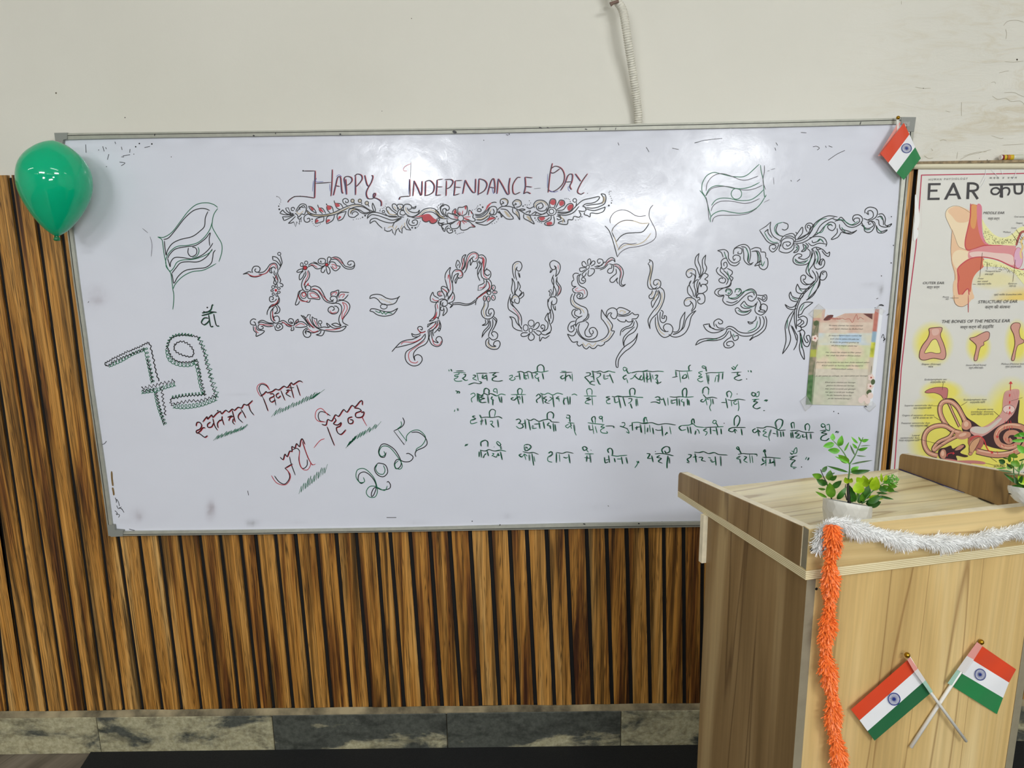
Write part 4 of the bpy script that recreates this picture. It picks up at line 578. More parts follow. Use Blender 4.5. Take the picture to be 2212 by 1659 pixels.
ART['flag_drawing', 1300, 340, 5.821, 'green and black marker drawing of a flag at the upper right, and a thin grey and tan one'] = '''
G 1980,85 1900,160 1830,220 1760,245 1640,240 1550,220 1470,200 1400,190 1320,230 1270,310 1258,370 1262,430 1300,490;S 1310,425 1325,330 1380,250 1460,208 1540,208 1640,240 1740,280 1820,285 1900,260 1965,235;G 1995,95 2005,180 2025,260 2035,350 2040,440 2050,500 2068,470;S 2045,100 2045,180 2030,250 2030,320 2060,405
G 1232,415 1270,460 1305,510 1325,570 1345,650 1370,745;S 1310,500 1330,590 1350,790;G 1305,485 1350,400 1420,360 1500,358 1580,370 1680,392 1780,390 1870,370 1985,315;S 1305,490 1370,400 1460,370 1560,365 1650,380 1740,405 1840,410 1930,390 2020,350;EG 1693,458,66,68
G 1378,605 1430,540 1500,513 1600,515 1700,538 1800,542 1880,530 1960,480 2035,405;S 1372,678 1400,610 1470,560 1560,548 1660,555 1780,578 1880,565 1985,517;G 1365,815 1370,750 1430,695 1520,670 1640,692 1740,702 1850,685 1940,640 2000,580 2050,500;S 1388,815 1410,760 1480,730 1600,728 1750,722 1850,700 1950,640
S 108,830 105,770 150,700 220,665 290,663 350,685 420,730 480,742 555,732;S 645,598 605,650 595,740 630,820 670,900 682,980 650,1040 560,1090 460,1120 330,1140 240,1190 195,1253;K 38,860 90,920 130,1020 165,1140 195,1253;Y 125,940 150,880 220,820 300,793 400,800 500,830 595,825;S 125,935 145,885 215,820 300,790 400,796;K 125,940 183,1062;K 183,1062 230,1000 300,958 400,948 500,940 550,900 595,830
S 203,1168 240,1110 290,1080 360,1090 440,1078;Y 203,1168 300,1100 430,1100 540,1050 620,950;Y 155,1000 205,1140;k 2080,175 2110,165;k 2125,155 2180,140;k 2160,250 2165,340;k 2040,565 2110,530'''
ART['verse_lettering', 950, 780, 4.916, 'left half of four lines of green Hindi handwriting'] = '''
T 95,90 100,110;T 115,85 125,110;T 145,122 275,122;T 170,105 250,103;T 205,125 200,140 160,150 165,165 195,160 180,180 155,190 165,210 200,215 240,210;T 250,140 270,140 265,165 235,185;T 240,185 270,205 300,200;T 350,150 375,150 370,170 350,185 395,205;T 395,130 410,210;T 385,130 500,128;T 415,215 438,225 420,240 360,232 300,252
T 455,140 450,180 490,185;T 490,140 500,210;T 450,180 490,150;T 520,125 625,120;T 590,125 560,150 600,160 560,180 560,205 620,215 665,205;T 735,160 770,150 765,175 740,190 770,205 800,190 790,170;T 800,165 840,160;T 840,120 850,200;T 820,118 860,110 900,125 940,110 980,125 1030,112 1080,118 1155,103
T 890,125 895,190;T 890,150 930,155;T 900,160 905,190 930,185;T 930,125 945,190;T 970,125 985,190;T 1010,130 1040,135 1010,160 1030,185 1055,170;T 1040,180 1050,220;T 1035,110 1035,60 1070,38 1100,60 1105,110;T 1085,125 1100,195;T 1275,122 1400,118;T 1290,108 1345,110;T 1310,150 1280,170 1300,190 1335,170 1370,150 1390,190;T 1335,125 1330,215;T 1405,130 1410,215
T 1550,125 1590,125 1590,150 1540,170 1555,190 1590,230;T 1620,100 1635,205;T 1600,165 1630,165;T 1640,215 1610,215 1590,235 1620,250 1650,255;T 1610,110 1660,115 1700,105 1740,120 1790,105 1830,115 1865,120;T 1665,130 1700,130 1700,160 1660,185;T 1665,185 1690,240 1710,245;T 1740,140 1745,190 1790,180;T 1800,135 1840,235;T 1765,160 1810,155
T 1945,80 1960,105 1990,85 1960,65 1945,80;T 1975,85 2000,130 2030,120;T 1980,145 1945,170 1960,195 1985,180;T 1985,190 1998,235;T 2030,125 2100,110 2150,110 2212,95;T 2090,130 2050,180 2020,190;T 2060,150 2090,180 2120,200;T 2140,150 2120,190 2150,200 2160,160;T 2160,115 2170,225;T 2195,120 2200,230
T 165,315 185,325 180,345;T 190,318 205,330 200,345;T 325,355 360,340 375,365 335,400 345,440;T 395,340 400,430;T 410,350 420,440;T 395,345 440,365 470,345 510,360 540,345 600,370 650,350 700,360;T 460,365 430,385 470,395 430,410 435,440 490,435;T 465,345 470,300 495,288 520,310 515,350;T 505,365 515,450;T 555,375 545,400 575,420;T 560,400 560,470
T 610,350 605,300 580,295 570,320 600,330;T 620,370 640,440;T 650,375 655,445;T 755,355 915,355;T 780,385 755,400 785,415 820,385 850,380 850,410;T 815,360 840,460;T 830,355 825,310 850,290 875,310 865,355;T 870,365 880,450;T 1020,375 1050,350 1065,380 1025,415 1035,445;T 1080,350 1095,455;T 1065,340 1110,355 1150,340 1200,360 1250,340 1310,355
T 1130,375 1100,395 1130,410 1115,435 1160,450;T 1165,380 1190,400 1150,430;T 1195,365 1210,490;T 1260,375 1235,395 1265,405;T 1260,385 1270,430;T 1320,400 1310,430 1320,465;T 1310,395 1350,395;T 1350,375 1365,465;T 1380,375 1380,460;T 1400,360 1430,350 1460,365;T 1530,370 1665,372;T 1590,385 1555,400 1600,405 1560,420 1545,445 1590,455;T 1570,365 1560,310 1590,292 1615,310 1615,360;T 1615,375 1625,470
T 1800,375 1765,385 1800,400 1770,420 1780,450 1815,450;T 1825,375 1860,380 1890,370 1940,378;T 1850,385 1860,440 1900,430;T 1895,380 1920,500;T 1940,375 1970,480;T 1880,375 1960,378 2040,375 2100,385 2160,385;T 2000,400 2035,400 2030,430 2000,450;T 2020,450 2040,505;T 2020,370 2015,310 2045,288 2070,310 2065,360;T 2080,400 2085,480;T 2095,395 2105,475
T 155,540 160,515;T 185,500 190,530;T 370,580 345,590 375,610 330,630 335,665 400,650;T 420,570 440,610;T 440,600 500,595 560,600 620,590 660,610;T 425,640 460,635;T 445,610 435,680;T 480,610 490,680;T 530,640 560,640 555,665 535,670;T 540,670 575,705;T 530,600 525,540 555,512 590,530 580,590;T 610,620 620,705
T 805,625 840,615 855,640 830,665;T 830,660 870,670 880,700 845,715 810,690;T 870,670 900,660;T 900,620 910,720;T 920,615 960,630 1000,615 1050,640 1100,625 1160,620 1190,645 1265,650;T 940,630 960,735;T 985,680 985,715 1030,710;T 1000,670 1060,665;T 1050,645 1060,720;T 1095,640 1110,720;T 1160,650 1140,680 1175,690;T 1165,680 1175,720;T 1140,620 1140,560 1175,540 1205,565 1200,610;T 1200,660 1210,750;T 1220,670 1230,745
T 1345,575 1370,575 1380,600 1350,605 1345,590;T 1375,600 1380,650;T 1360,655 1430,660;T 1370,670 1335,690 1360,710 1385,690 1400,720;T 1385,660 1395,690;T 1420,670 1430,740 1450,790;T 1570,655 1650,665 1750,675;T 1580,680 1590,730 1620,725;T 1620,670 1635,775;T 1650,690 1670,765;T 1625,655 1610,610 1640,588 1650,620 1650,660;T 1690,600 1710,615 1725,590 1700,588 1690,600;T 1725,600 1730,650;T 1740,680 1710,700 1750,705 1710,730 1720,760 1780,765 1770,745;T 1760,690 1835,690 1845,712
T 1930,655 1960,655 1965,680 1940,700;T 1910,690 1940,700 1990,720 2010,765 1980,750;T 2010,690 2040,680;T 2040,650 2045,740;T 2045,655 2100,650 2150,660 2212,650;T 2070,710 2110,700 2130,700;T 2090,690 2085,730;T 2125,670 2140,765;T 2165,650 2170,610 2200,600
T 265,905 280,880;T 285,900 300,878;T 415,960 415,1020;T 430,940 440,1025;T 435,905 435,860 480,840 505,860 505,910;T 430,945 480,955 520,940 580,955 640,945 705,960;T 470,1000 460,1030;T 500,955 515,1010;T 470,1000 490,980;T 555,980 575,985 550,1010;T 560,1005 600,1020 610,990;T 575,910 580,913;T 600,870 630,900 645,880 615,855 600,870;T 640,900 650,940;T 615,1000 640,1000;T 640,960 660,1050;T 615,975 620,1010
T 895,905 905,950 940,940 965,910 940,885 905,890 895,905;T 910,910 930,930;T 880,960 940,975 990,970 1045,990;T 865,985 840,1000 870,1020 900,990 930,1010;T 895,980 915,1050;T 945,990 950,1060;T 975,980 995,1110;T 1000,1010 1010,1070;T 1150,980 1180,960 1190,990 1150,1020 1150,1060 1195,1075;T 1235,970 1235,1080;T 1240,970 1300,980 1350,965 1415,980;T 1270,985 1275,1070;T 1310,1020 1340,1030 1360,1020;T 1365,985 1380,1085
T 1510,920 1530,950 1560,930 1535,908 1510,920;T 1555,940 1580,970;T 1600,942 1604,946;T 1540,985 1635,985;T 1535,1025 1590,1030;T 1560,1000 1555,1070;T 1590,990 1600,1080;T 1790,975 1780,940 1810,925 1830,950 1830,1000;T 1745,1020 1755,1080 1785,1070;T 1760,1050 1800,1045;T 1790,1000 1800,1080;T 1820,1000 1880,1010 1920,1005 1990,1000;T 1850,1030 1860,1075;T 1880,1040 1930,1040;T 1925,1015 1940,1095;T 1975,1020 1990,1090;T 2090,1060 2100,1090 2070,1135;T 2105,1060 2110,1085'''
ART['verse_lettering', 1380, 780, 4.809, 'right half of four lines of green Hindi handwriting'] = '''
T 30,112 90,105 140,110 200,105 260,110;T 90,150 75,180 100,190 130,160;T 110,115 125,220;T 140,140 150,190;T 165,150 190,145 180,180 165,190;T 185,185 200,230 230,215;T 175,215 195,240;T 375,95 450,105 555,100;T 345,170 400,160;T 380,100 385,160;T 420,105 435,225;T 460,150 450,180 490,170 490,140 460,150;T 500,110 520,190;T 520,100 515,60 535,40
T 655,65 680,75 695,60 665,50 655,65;T 690,65 700,110;T 690,130 740,120 800,120 885,115;T 665,105 620,120 650,140 620,160 660,165 610,190 640,215 670,205;T 700,130 720,240;T 725,140 730,210;T 800,160 790,220;T 800,155 830,150;T 830,125 820,220;T 870,120 865,190;T 960,65 985,90 1000,70 975,55;T 1000,90 1010,60 1030,35;T 960,120 1060,115;T 1030,110 1020,140 1050,145 1010,160 990,180 1030,200 1070,190;D 6 1120,186;T 1135,95 1140,115;T 1160,95 1165,118
T 0,375 45,380;T 165,380 200,370 215,395 190,410;T 120,430 170,425 215,440 215,410 180,400;T 215,400 250,395;T 250,380 275,465;T 300,380 305,460;T 320,370 370,375 430,370 500,375 570,370;T 335,400 340,440 380,430;T 340,410 390,400;T 390,380 395,465;T 415,390 420,465;T 455,395 440,415 465,430;T 465,420 465,470;T 455,370 450,310 480,280 495,310 490,370;T 500,390 505,460;T 515,400 520,460
T 660,340 665,290 700,270 725,300 720,350;T 665,345 700,380 760,375 810,385;T 660,395 640,415 670,425 700,395 730,400;T 690,380 710,460;T 740,385 750,440 735,480 750,520;T 760,390 770,450;T 855,430 900,430;T 900,385 920,490;T 920,375 910,330 940,312 965,340 950,385;T 920,400 970,410 1030,395 1100,405;T 960,410 965,470;T 1015,410 985,430 1000,450 1025,440;T 1030,405 1040,480 1030,520;D 5 1021,342;T 1165,345 1190,365 1210,340 1180,325 1165,345;T 1215,340 1220,370 1245,360 1248,318 1225,330;T 1175,400 1250,395;T 1215,400 1190,420 1230,425 1200,450 1185,475 1220,495 1262,480;T 1300,415 1320,400;T 1315,420 1335,400;T 1292,514 1305,514
T 0,640 60,650 130,640 200,660 280,650 380,665;T 50,640 50,600 70,585 90,630;T 15,690 20,740;T 60,660 65,760;T 90,690 85,740;T 110,660 120,740;T 140,690 150,760;T 170,710 200,720 240,715;T 235,670 245,780;T 270,770 290,740 300,755;T 320,680 335,760;T 440,670 415,690 440,720 490,710;T 440,670 520,665 560,650 600,680 680,690;T 500,680 515,750;T 530,680 540,755;T 550,660 545,620 565,600 575,650
T 590,720 580,765;T 600,710 620,720 630,755;T 680,690 800,685 880,680;T 700,700 670,720 710,740 690,775;T 740,690 745,760;T 765,720 800,725;T 800,690 815,770;T 850,700 855,760;T 765,640 790,650 805,625 780,615 765,640;T 800,640 820,680;D 5 886,646;T 990,670 990,600 1020,565 1045,590 1040,640 1015,680;T 930,705 975,690 1040,690 1105,690;T 950,700 930,720 970,735 1000,710 1020,730;T 990,700 1000,750;T 1060,700 1070,770
T 1220,690 1290,695 1330,680 1400,690 1460,720 1520,715;T 1210,700 1180,720 1200,745 1240,720 1260,740;T 1230,700 1245,780;T 1320,705 1290,730 1325,740 1290,770 1340,790;T 1370,710 1350,780 1360,830;T 1390,750 1420,755;T 1430,715 1440,790;T 1430,700 1415,640 1450,605 1490,620 1480,680 1450,715;T 1470,730 1475,790;T 1495,730 1500,785;T 1575,740 1580,800;T 1590,730 1600,800;T 1590,700 1580,650 1610,640 1615,700;T 1570,725 1650,720 1720,740 1815,740
T 1650,730 1620,750 1660,760 1630,790 1670,800 1680,770;T 1700,760 1700,790 1730,785;T 1735,740 1745,815;T 1730,720 1725,670 1755,650 1775,680 1765,730;T 1780,750 1785,810;T 1890,670 1910,690 1935,670 1910,650 1890,670;T 1935,670 1945,710 1980,720 1978,660 1950,665;T 1880,725 1960,715;T 1940,725 1895,745 1950,755 1900,780 1890,815 1940,825 1975,800;T 2040,745 2055,725;T 2058,748 2070,728
T 80,960 110,965 100,990 90,1010 130,1010;T 130,980 145,1050;T 165,965 230,960 300,970 355,985;D 5 172,940;T 215,980 185,1000 230,1010 200,1040 240,1060;T 250,960 235,920 270,890 310,895 315,940 280,955 265,930;T 300,980 290,1060 290,1115;T 310,1000 315,1065;T 510,970 540,975 530,1000 500,1020 520,1050;T 495,1050 520,1058;T 560,1000 600,990;T 580,960 595,1055;T 575,945 620,950 670,940 720,960 780,950 830,970 915,975
T 620,1000 660,1000 650,1030 690,1040;T 740,1020 760,1050 790,1040;T 720,1000 750,1010;T 790,990 800,1085;T 845,985 850,1090;T 1010,905 1040,925 1030,890 1010,905;T 1040,920 1060,960;T 1030,970 1080,960 1130,965 1225,965;T 1050,985 1015,1010 1050,1020;T 1045,1015 1055,1065;T 1090,990 1115,1000 1090,1030 1130,1055;T 1150,970 1160,1060;T 1175,980 1185,1060;T 1190,965 1225,970 1225,990
T 1290,940 1310,945 1305,920 1290,940;T 1305,950 1320,1000;T 1280,1000 1350,1000 1410,1005 1475,1010;T 1280,1010 1290,1040 1320,1035;T 1320,1005 1320,1090;T 1265,1080 1300,1060 1325,1050;T 1360,1015 1365,1060 1400,1040;T 1345,1060 1410,1050;T 1400,1010 1410,1095;T 1570,950 1590,970 1610,945 1585,935;T 1610,960 1640,950 1638,900 1615,920 1610,945;T 1560,1000 1640,985;T 1610,995 1570,1020 1620,1030 1590,1060 1580,1095 1640,1105;T 1600,1115 1620,1118;D 6 1690,1100;T 1730,1025 1745,995;T 1750,1030 1765,1000'''
ART['stray_marks', 0, 0, 1.0, 'small stray marker flecks and a tiny scrawled signature'] = '''
s 185,312 186,330;s 222,316 225,327;s 228,318 230,322;s 235,333 232,345;s 262,317 264,324;s 248,306 250,311;C 1.6 293,317 301,310;C 1.8 328,311;s 324,316 312,319;s 281,322 280,330;s 265,337 281,334;s 262,339 268,339;s 258,350 270,352 262,358;D 1 230,360 213,324 289,333 370,339;D 1.2 270,254
D 1.2 121,201;D 1 1045,303;s 1093,291 1098,292;s 1335,308 1337,314;s 1502,309 1522,303 1560,299;s 1500,309 1510,306;s 1396,318 1402,328;s 1452,320 1466,323;s 1676,308 1680,314;s 1674,319 1676,325;s 1756,317 1764,316 1770,320 1765,324;s 1783,315 1785,319;s 1790,315 1798,318;s 1789,346 1808,333 1825,325
D 1.4 1925,568;D 1.2 1904,596 1801,889 1811,893;s 1730,286 1742,287;s 1708,389 1710,392;s 1722,392 1728,387
s 251,1086 252,1079 256,1085 258,1093;s 252,1092 256,1099 262,1095;s 257,1096 265,1101;s 262,1098 268,1107;s 248,1103 253,1108 252,1113;s 250,1110 258,1112 256,1118;s 249,1075 252,1084;s 279,1143 291,1146;s 535,1060 537,1070;s 835,1118 856,1118;s 1313,1092 1315,1094;D 1.2 1020,1126;s 1430,1126 1429,1132
s 221,960 226,958 230,953;s 190,654 192,651;U 241,1018 242,1035 244,1050;U 243,1053 245,1062 246,1070;s 1888,668 1891,664;s 1893,646 1897,644;s 1904,730 1908,722 1911,735'''
# ------------------------------------------------------------------ whiteboard
wb = empty('whiteboard', (0, 0.0, onY(1000, 700, 0).z)); tag(wb, 'large aluminium framed whiteboard covered in marker drawings and Hindi writing', 'whiteboard')
TOP_O = [(118, 288), (547, 282.7), (1000, 276.3), (1400, 266.6), (1700, 260), (1978, 254)]
TOP_I = [(134.3, 303), (303, 299), (547.5, 295.7), (734.6, 292.9), (1000, 289.6), (1389, 281.5), (1700, 275), (1949, 269)]
BOT_O = [(234, 1158), (538, 1155), (717, 1151.6), (896, 1148.5), (1249, 1142.4), (1518, 1138.4), (1886, 1132)]
BOT_I = [(247, 1146.5), (538, 1143.5), (896, 1138), (1249, 1129), (1518, 1125), (1875, 1118.5)]
LEF_O = [(118, 288), (144.6, 500), (160, 623), (175.5, 725), (190.5, 840), (206.6, 955), (222, 1063), (234, 1158)]
LEF_I = [(134.3, 303), (163.6, 531), (175.3, 623), (186.8, 705), (204, 840), (213, 899.4), (231, 1024), (247, 1146.5)]
RIG_O = [(1978, 254), (1962.5, 384), (1955, 450), (1948, 520), (1940.5, 592), (1929.5, 704.6), (1921, 791), (1914, 864), (1905.5, 950.5), (1899, 1014), (1886, 1132)]
RIG_I = [(1949, 269), (1943.8, 390), (1938, 464), (1932.5, 520), (1926.5, 600), (1918, 681.5), (1903.8, 843.5), (1888, 1014), (1875, 1118.5)]
def samp(P, t):
    L = [0]
    for a, b in zip(P[:-1], P[1:]): L.append(L[-1]+math.hypot(b[0]-a[0], b[1]-a[1]))
    d = t*L[-1]
    for i in range(len(P)-1):
        if d <= L[i+1] or i == len(P)-2:
            k = (d-L[i])/(L[i+1]-L[i]); return (P[i][0]+(P[i+1][0]-P[i][0])*k, P[i][1]+(P[i+1][1]-P[i][1])*k)
FY = -0.009
def rail(PO, PI, n=16):
    V, Fc, MI = [], [], []; prof = [(0, 0.0145), (0, FY), (0.30, FY-0.0012), (0.33, FY+0.0012), (0.38, FY+0.0012), (0.41, FY), (0.94, FY+0.001), (1.0, 0.0005)]
    for i in range(n+1):
        o = samp(PO, i/n); q = samp(PI, i/n)
        A = onY(o[0], o[1], FY); B = onY(q[0], q[1], 0.0)
        for u, y in prof: V.append((A.x+(B.x-A.x)*u, y, A.z+(B.z-A.z)*u))
    m = len(prof)
    for i in range(n):
        for k in range(m-1):
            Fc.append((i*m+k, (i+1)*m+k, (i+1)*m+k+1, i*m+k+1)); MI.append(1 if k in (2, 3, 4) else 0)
    o = mesh_obj('frame_rail', V, Fc, [M['alu'], M['alu_dark']], wb, MI)
for a, b in ((TOP_O, TOP_I), (BOT_O, BOT_I), (LEF_O, LEF_I), (RIG_O, RIG_I)): rail(a, b)
# enamel panel as a fine grid so that smudges, stains and a greyer top band can be printed on it
x0, x1 = onY(118, 288, 0).x+0.004, onY(1978, 254, 0).x-0.004; z0, z1 = onY(600, 1150, 0).z, onY(600, 287, 0).z
NX, NZ = 300, 150
SM = [(205, 640, 26, 22, .20, 1), (212, 650, 12, 9, .22, 1), (455, 1102, 9, 17, .5, 1), (459, 1097, 4, 12, .3, 1), (545, 1129, 13, 7, .42, 0), (540, 1132, 5, 4, .3, 0), (298, 1112, 14, 14, .24, 1), (301, 1118, 6, 7, .2, 1), (270, 1125, 16, 7, .10, 0),
      (1903, 625, 6, 8, .42, 0), (1880, 616, 20, 5, .2, 0), (1903, 625, 3, 20, .22, 0), (1640, 372, 9, 13, .24, 1), (1097, 1115, 12, 6, .16, 0), (640, 1128, 26, 4, .08, 0), (1300, 1095, 40, 8, .07, 0), (520, 854, 24, 1.8, .34, 0), (350, 857, 50, 1.6, .10, 0),
      (245, 1045, 2, 5, .2, 2), (1860, 330, 30, 8, .06, 0), (1700, 305, 30, 6, .08, 0), (900, 1130, 26, 6, .10, 0)]
V = []; cols = []
for j in range(NZ+1):
    for i in range(NX+1): V.append((x0+(x1-x0)*i/NX, 0.0, z0+(z1-z0)*j/NZ))
Fc = [(j*(NX+1)+i, j*(NX+1)+i+1, (j+1)*(NX+1)+i+1, (j+1)*(NX+1)+i) for j in range(NZ) for i in range(NX)]
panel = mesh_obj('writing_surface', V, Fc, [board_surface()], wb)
base = Vector(s2l((221, 223, 233))[:3]); dirt_and_edge_grey = Vector(s2l((120, 118, 122))[:3]); dirt2 = Vector(s2l((112, 84, 92))[:3]); brown = Vector(s2l((120, 92, 50))[:3])
ca = panel.data.color_attributes.new('smudge', 'FLOAT_COLOR', 'POINT')
for vi, v in enumerate(V):
    px, py = proj(Vector(v)); d = 0.0; d2 = 0.0
    for sx, sy, rx, ry, st, kd in SM:
        q = ((px-sx)/rx)**2+((py-sy)/ry)**2
        if q < 6:
            a = st*math.exp(-q)*(0.55+0.9*abs(noise.noise(Vector((px*0.16, py*0.05, sx)))))
            if kd: d2 += a
            else: d += a
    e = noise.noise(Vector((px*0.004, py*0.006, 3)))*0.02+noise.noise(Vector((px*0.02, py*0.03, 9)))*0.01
    tp = max(0, 1-(py-278-(1978-px)*0.018)/30)*0.10*(0.5+noise.noise(Vector((px*0.02, py*0.1, 1))))  # patchy, slightly greyer band along the top edge
    c = base*(1+e); c = c.lerp(dirt_and_edge_grey, min(1, d+max(0, tp))); c = c.lerp(dirt2, min(1, d2)); ca.data[vi].color = (c.x, c.y, c.z, 1)
mesh_obj('back_panel', *box(x0, x1, 0.002, 0.0145, z0, z1), [M['paper']], wb)
def cap(cxy, pts, nm='corner_cap'):
    P = [onY(x, y, FY-0.0025) for x, y in pts]
    b = [Vector((p.x, 0.014, p.z)) for p in P]; n = len(P)
    o = mesh_obj(nm, P+b, [tuple(range(n)), tuple(range(n, 2*n))[::-1]]+[(i, (i+1) % n, n+(i+1) % n, n+i) for i in range(n)], [M['cap']], wb)
    o['label'] = 'grey plastic corner cap'
    bm = bmesh.new(); bm.from_mesh(o.data); bmesh.ops.recalc_face_normals(bm, faces=bm.faces); bm.to_mesh(o.data); bm.free()
cap(0, [(117, 287), (145, 286.5), (145, 300), (136, 302), (134.5, 316), (121, 316.5)])
cap(0, [(1947, 252.8), (1979, 253), (1974.5, 284.5), (1959, 284), (1959, 268), (1947, 268)])
cap(0, [(232, 1134), (246.5, 1135), (248, 1145), (266, 1146.5), (265, 1158.5), (240, 1160), (234, 1154)])
cap(0, [(1900-6, 1100), (1878, 1100), (1876, 1118), (1856, 1119), (1855, 1133), (1884, 1132.5), (1888, 1128)])
# ---- turn the traced strokes into ink on the board
INK = {'K': 'ink_black', 'G': 'ink_green', 'R': 'ink_red', 'B': 'ink_blue', 'Y': 'ink_tan', 'P': 'ink_red_pale', 'S': 'ink_soft'}
rj = random.Random(11)
def path_len(P): return sum(math.hypot(b[0]-a[0], b[1]-a[1]) for a, b in zip(P[:-1], P[1:]))
def walk(P, n):
    return [samp(P, i/n) for i in range(n+1)]
def draw_art(ink, s, ox, oy, sc):
    for st in s.replace('\n', ';').split(';'):
        tk = st.split()
        if not tk: continue
        code = tk[0]; rest = tk[1:]
        tr_ = lambda x, y: (ox+x/sc, oy+y/sc)
        if code == 'D' or code[0] == 'C':
            r = float(rest[0])/sc; mt = M['ink_black'] if len(code) == 1 else M[INK[code[1]]]
            for t in rest[1:]:
                x, y = map(float, t.split(',')); ink.disc(*tr_(x, y), max(r, 0.9), max(r, 0.9), mt, 10)
            continue
        if code[0] == 'E':
            v = list(map(float, rest[0].split(','))); x, y = tr_(v[0], v[1]); rt = v[4] if len(v) > 4 else 0
            c, q = math.cos(rt), math.sin(rt)
            ink.stroke([(x+v[2]/sc*math.cos(a)*c-v[3]/sc*math.sin(a)*q, y+v[2]/sc*math.cos(a)*q+v[3]/sc*math.sin(a)*c) for a in [2*math.pi*k/20 for k in range(20)]], 1.7 if code[1] != 'Y' else 1.4, M[INK[code[1]]], smooth=False, closed=True); continue
        if code[0] == 'H':
            n, dx, dy = map(float, rest[0].split(',')); a = tuple(map(float, rest[1].split(','))); b = tuple(map(float, rest[2].split(','))); n = int(n); P = []
            for i in range(n):
                k = i/(n-1); x = a[0]+(b[0]-a[0])*k; y = a[1]+(b[1]-a[1])*k; f = rj.uniform(0.7, 1.15)
                P += [tr_(x, y), tr_(x+dx*f, y+dy*f)]
            ink.stroke(P, 1.3, M[INK[code[1]]], smooth=False); continue
        if code[0] in 'ZO' and len(code) == 2:
            am, pr = map(float, rest[0].split(',')); P = [tuple(map(float, t.split(','))) for t in rest[1:]]
            P = catmull(P, 8); L = path_len(P); out = []
            if code[0] == 'Z':
                n = max(2, int(L/(pr*0.55))); W = walk(P, n)
                for i, p in enumerate(W):
                    a = W[max(i-1, 0)]; b = W[min(i+1, n)]; l = math.hypot(b[0]-a[0], b[1]-a[1]) or 1
                    s_ = (1 if i % 2 else -1)*am*rj.uniform(0.6, 1.25); out.append(tr_(p[0]-(b[1]-a[1])/l*s_+rj.uniform(-3, 3), p[1]+(b[0]-a[0])/l*s_+rj.uniform(-3, 3)))
                ink.stroke(out, 2.4, M[INK[code[1]]], smooth=False, taper=False)
            else:
                nl = max(1, int(L/(pr*1.05))); n = nl*9; W = walk(P, n)
                for i, p in enumerate(W):
                    a = W[max(i-1, 0)]; b = W[min(i+1, n)]; l = math.hypot(b[0]-a[0], b[1]-a[1]) or 1; tx, ty = (b[0]-a[0])/l, (b[1]-a[1])/l
                    th = 2*math.pi*i/9; u = am*1.0*math.cos(th); v = am*0.9*math.sin(th); out.append(tr_(p[0]+tx*v-ty*u, p[1]+ty*v+tx*u))
                ink.stroke(out, 1.5, M[INK[code[1]]], smooth=True, taper=False)
            continue
        P = [tr_(*map(float, t.split(','))) for t in rest]
        if code[0] == 'F' and code[1] == 'R': ink.poly(P, M['ink_red_pale'])
        if code[0] == 'F': ink.hatch(P, M['ink_red' if code[1] == 'R' else 'ink_tan'], 1.2, 0.9); continue
        off = lambda d, e: [(x+d, y+e) for x, y in P]
        if code == 'T':
            ink.stroke(P, 1.85, M['ink_green'])
            if rj.random() < 0.75: ink.stroke(off(rj.uniform(1.2, 2.0), rj.uniform(-0.4, 0.6))[:max(2, len(P)-rj.randint(0, 2))], 1.25, M['ink_black'])
        elif code == 'X':
            if rj.random() < 0.75: ink.stroke(off(-1.7, 0.6), 1.2, M['ink_blue'])
            ink.stroke(off(0.9, -0.2), 1.5, M['ink_red']); ink.stroke(off(-0.5, 0.1), 2.2, M['ink_maroon']); ink.stroke(off(-1.1, 0.4), 1.3, M['ink_black'])
        elif code in ('KR', 'KG'):
            ink.stroke(off(1.3, 1.2), 1.4, M[INK[code[1]]]); ink.stroke(P, 2.1, M['ink_black'])
        elif code == 'L': ink.stroke(P, 2.2, M['ink_black'], smooth=False)
        elif code == 'LG': ink.stroke(P, 1.5, M['ink_green'], smooth=False)
        elif code == 'k': ink.stroke(P, 1.0, M['ink_soft'])
        elif code == 's': ink.stroke(P, 1.2, M['ink_black'], taper=False)
        elif code == 'r': ink.stroke(P, 1.0, M['ink_red'])
        elif code == 'U': ink.stroke(P, 4.0, M['rust'])
        else:
            wd = {'K': 1.95, 'G': 1.75, 'R': 1.5, 'B': 1.4, 'Y': 1.6, 'P': 1.3, 'S': 1.5}[code]
            ink.stroke(P, wd, M[INK[code]])
M['rust'] = mat('brown_stain', (124, 98, 58), 0.7)
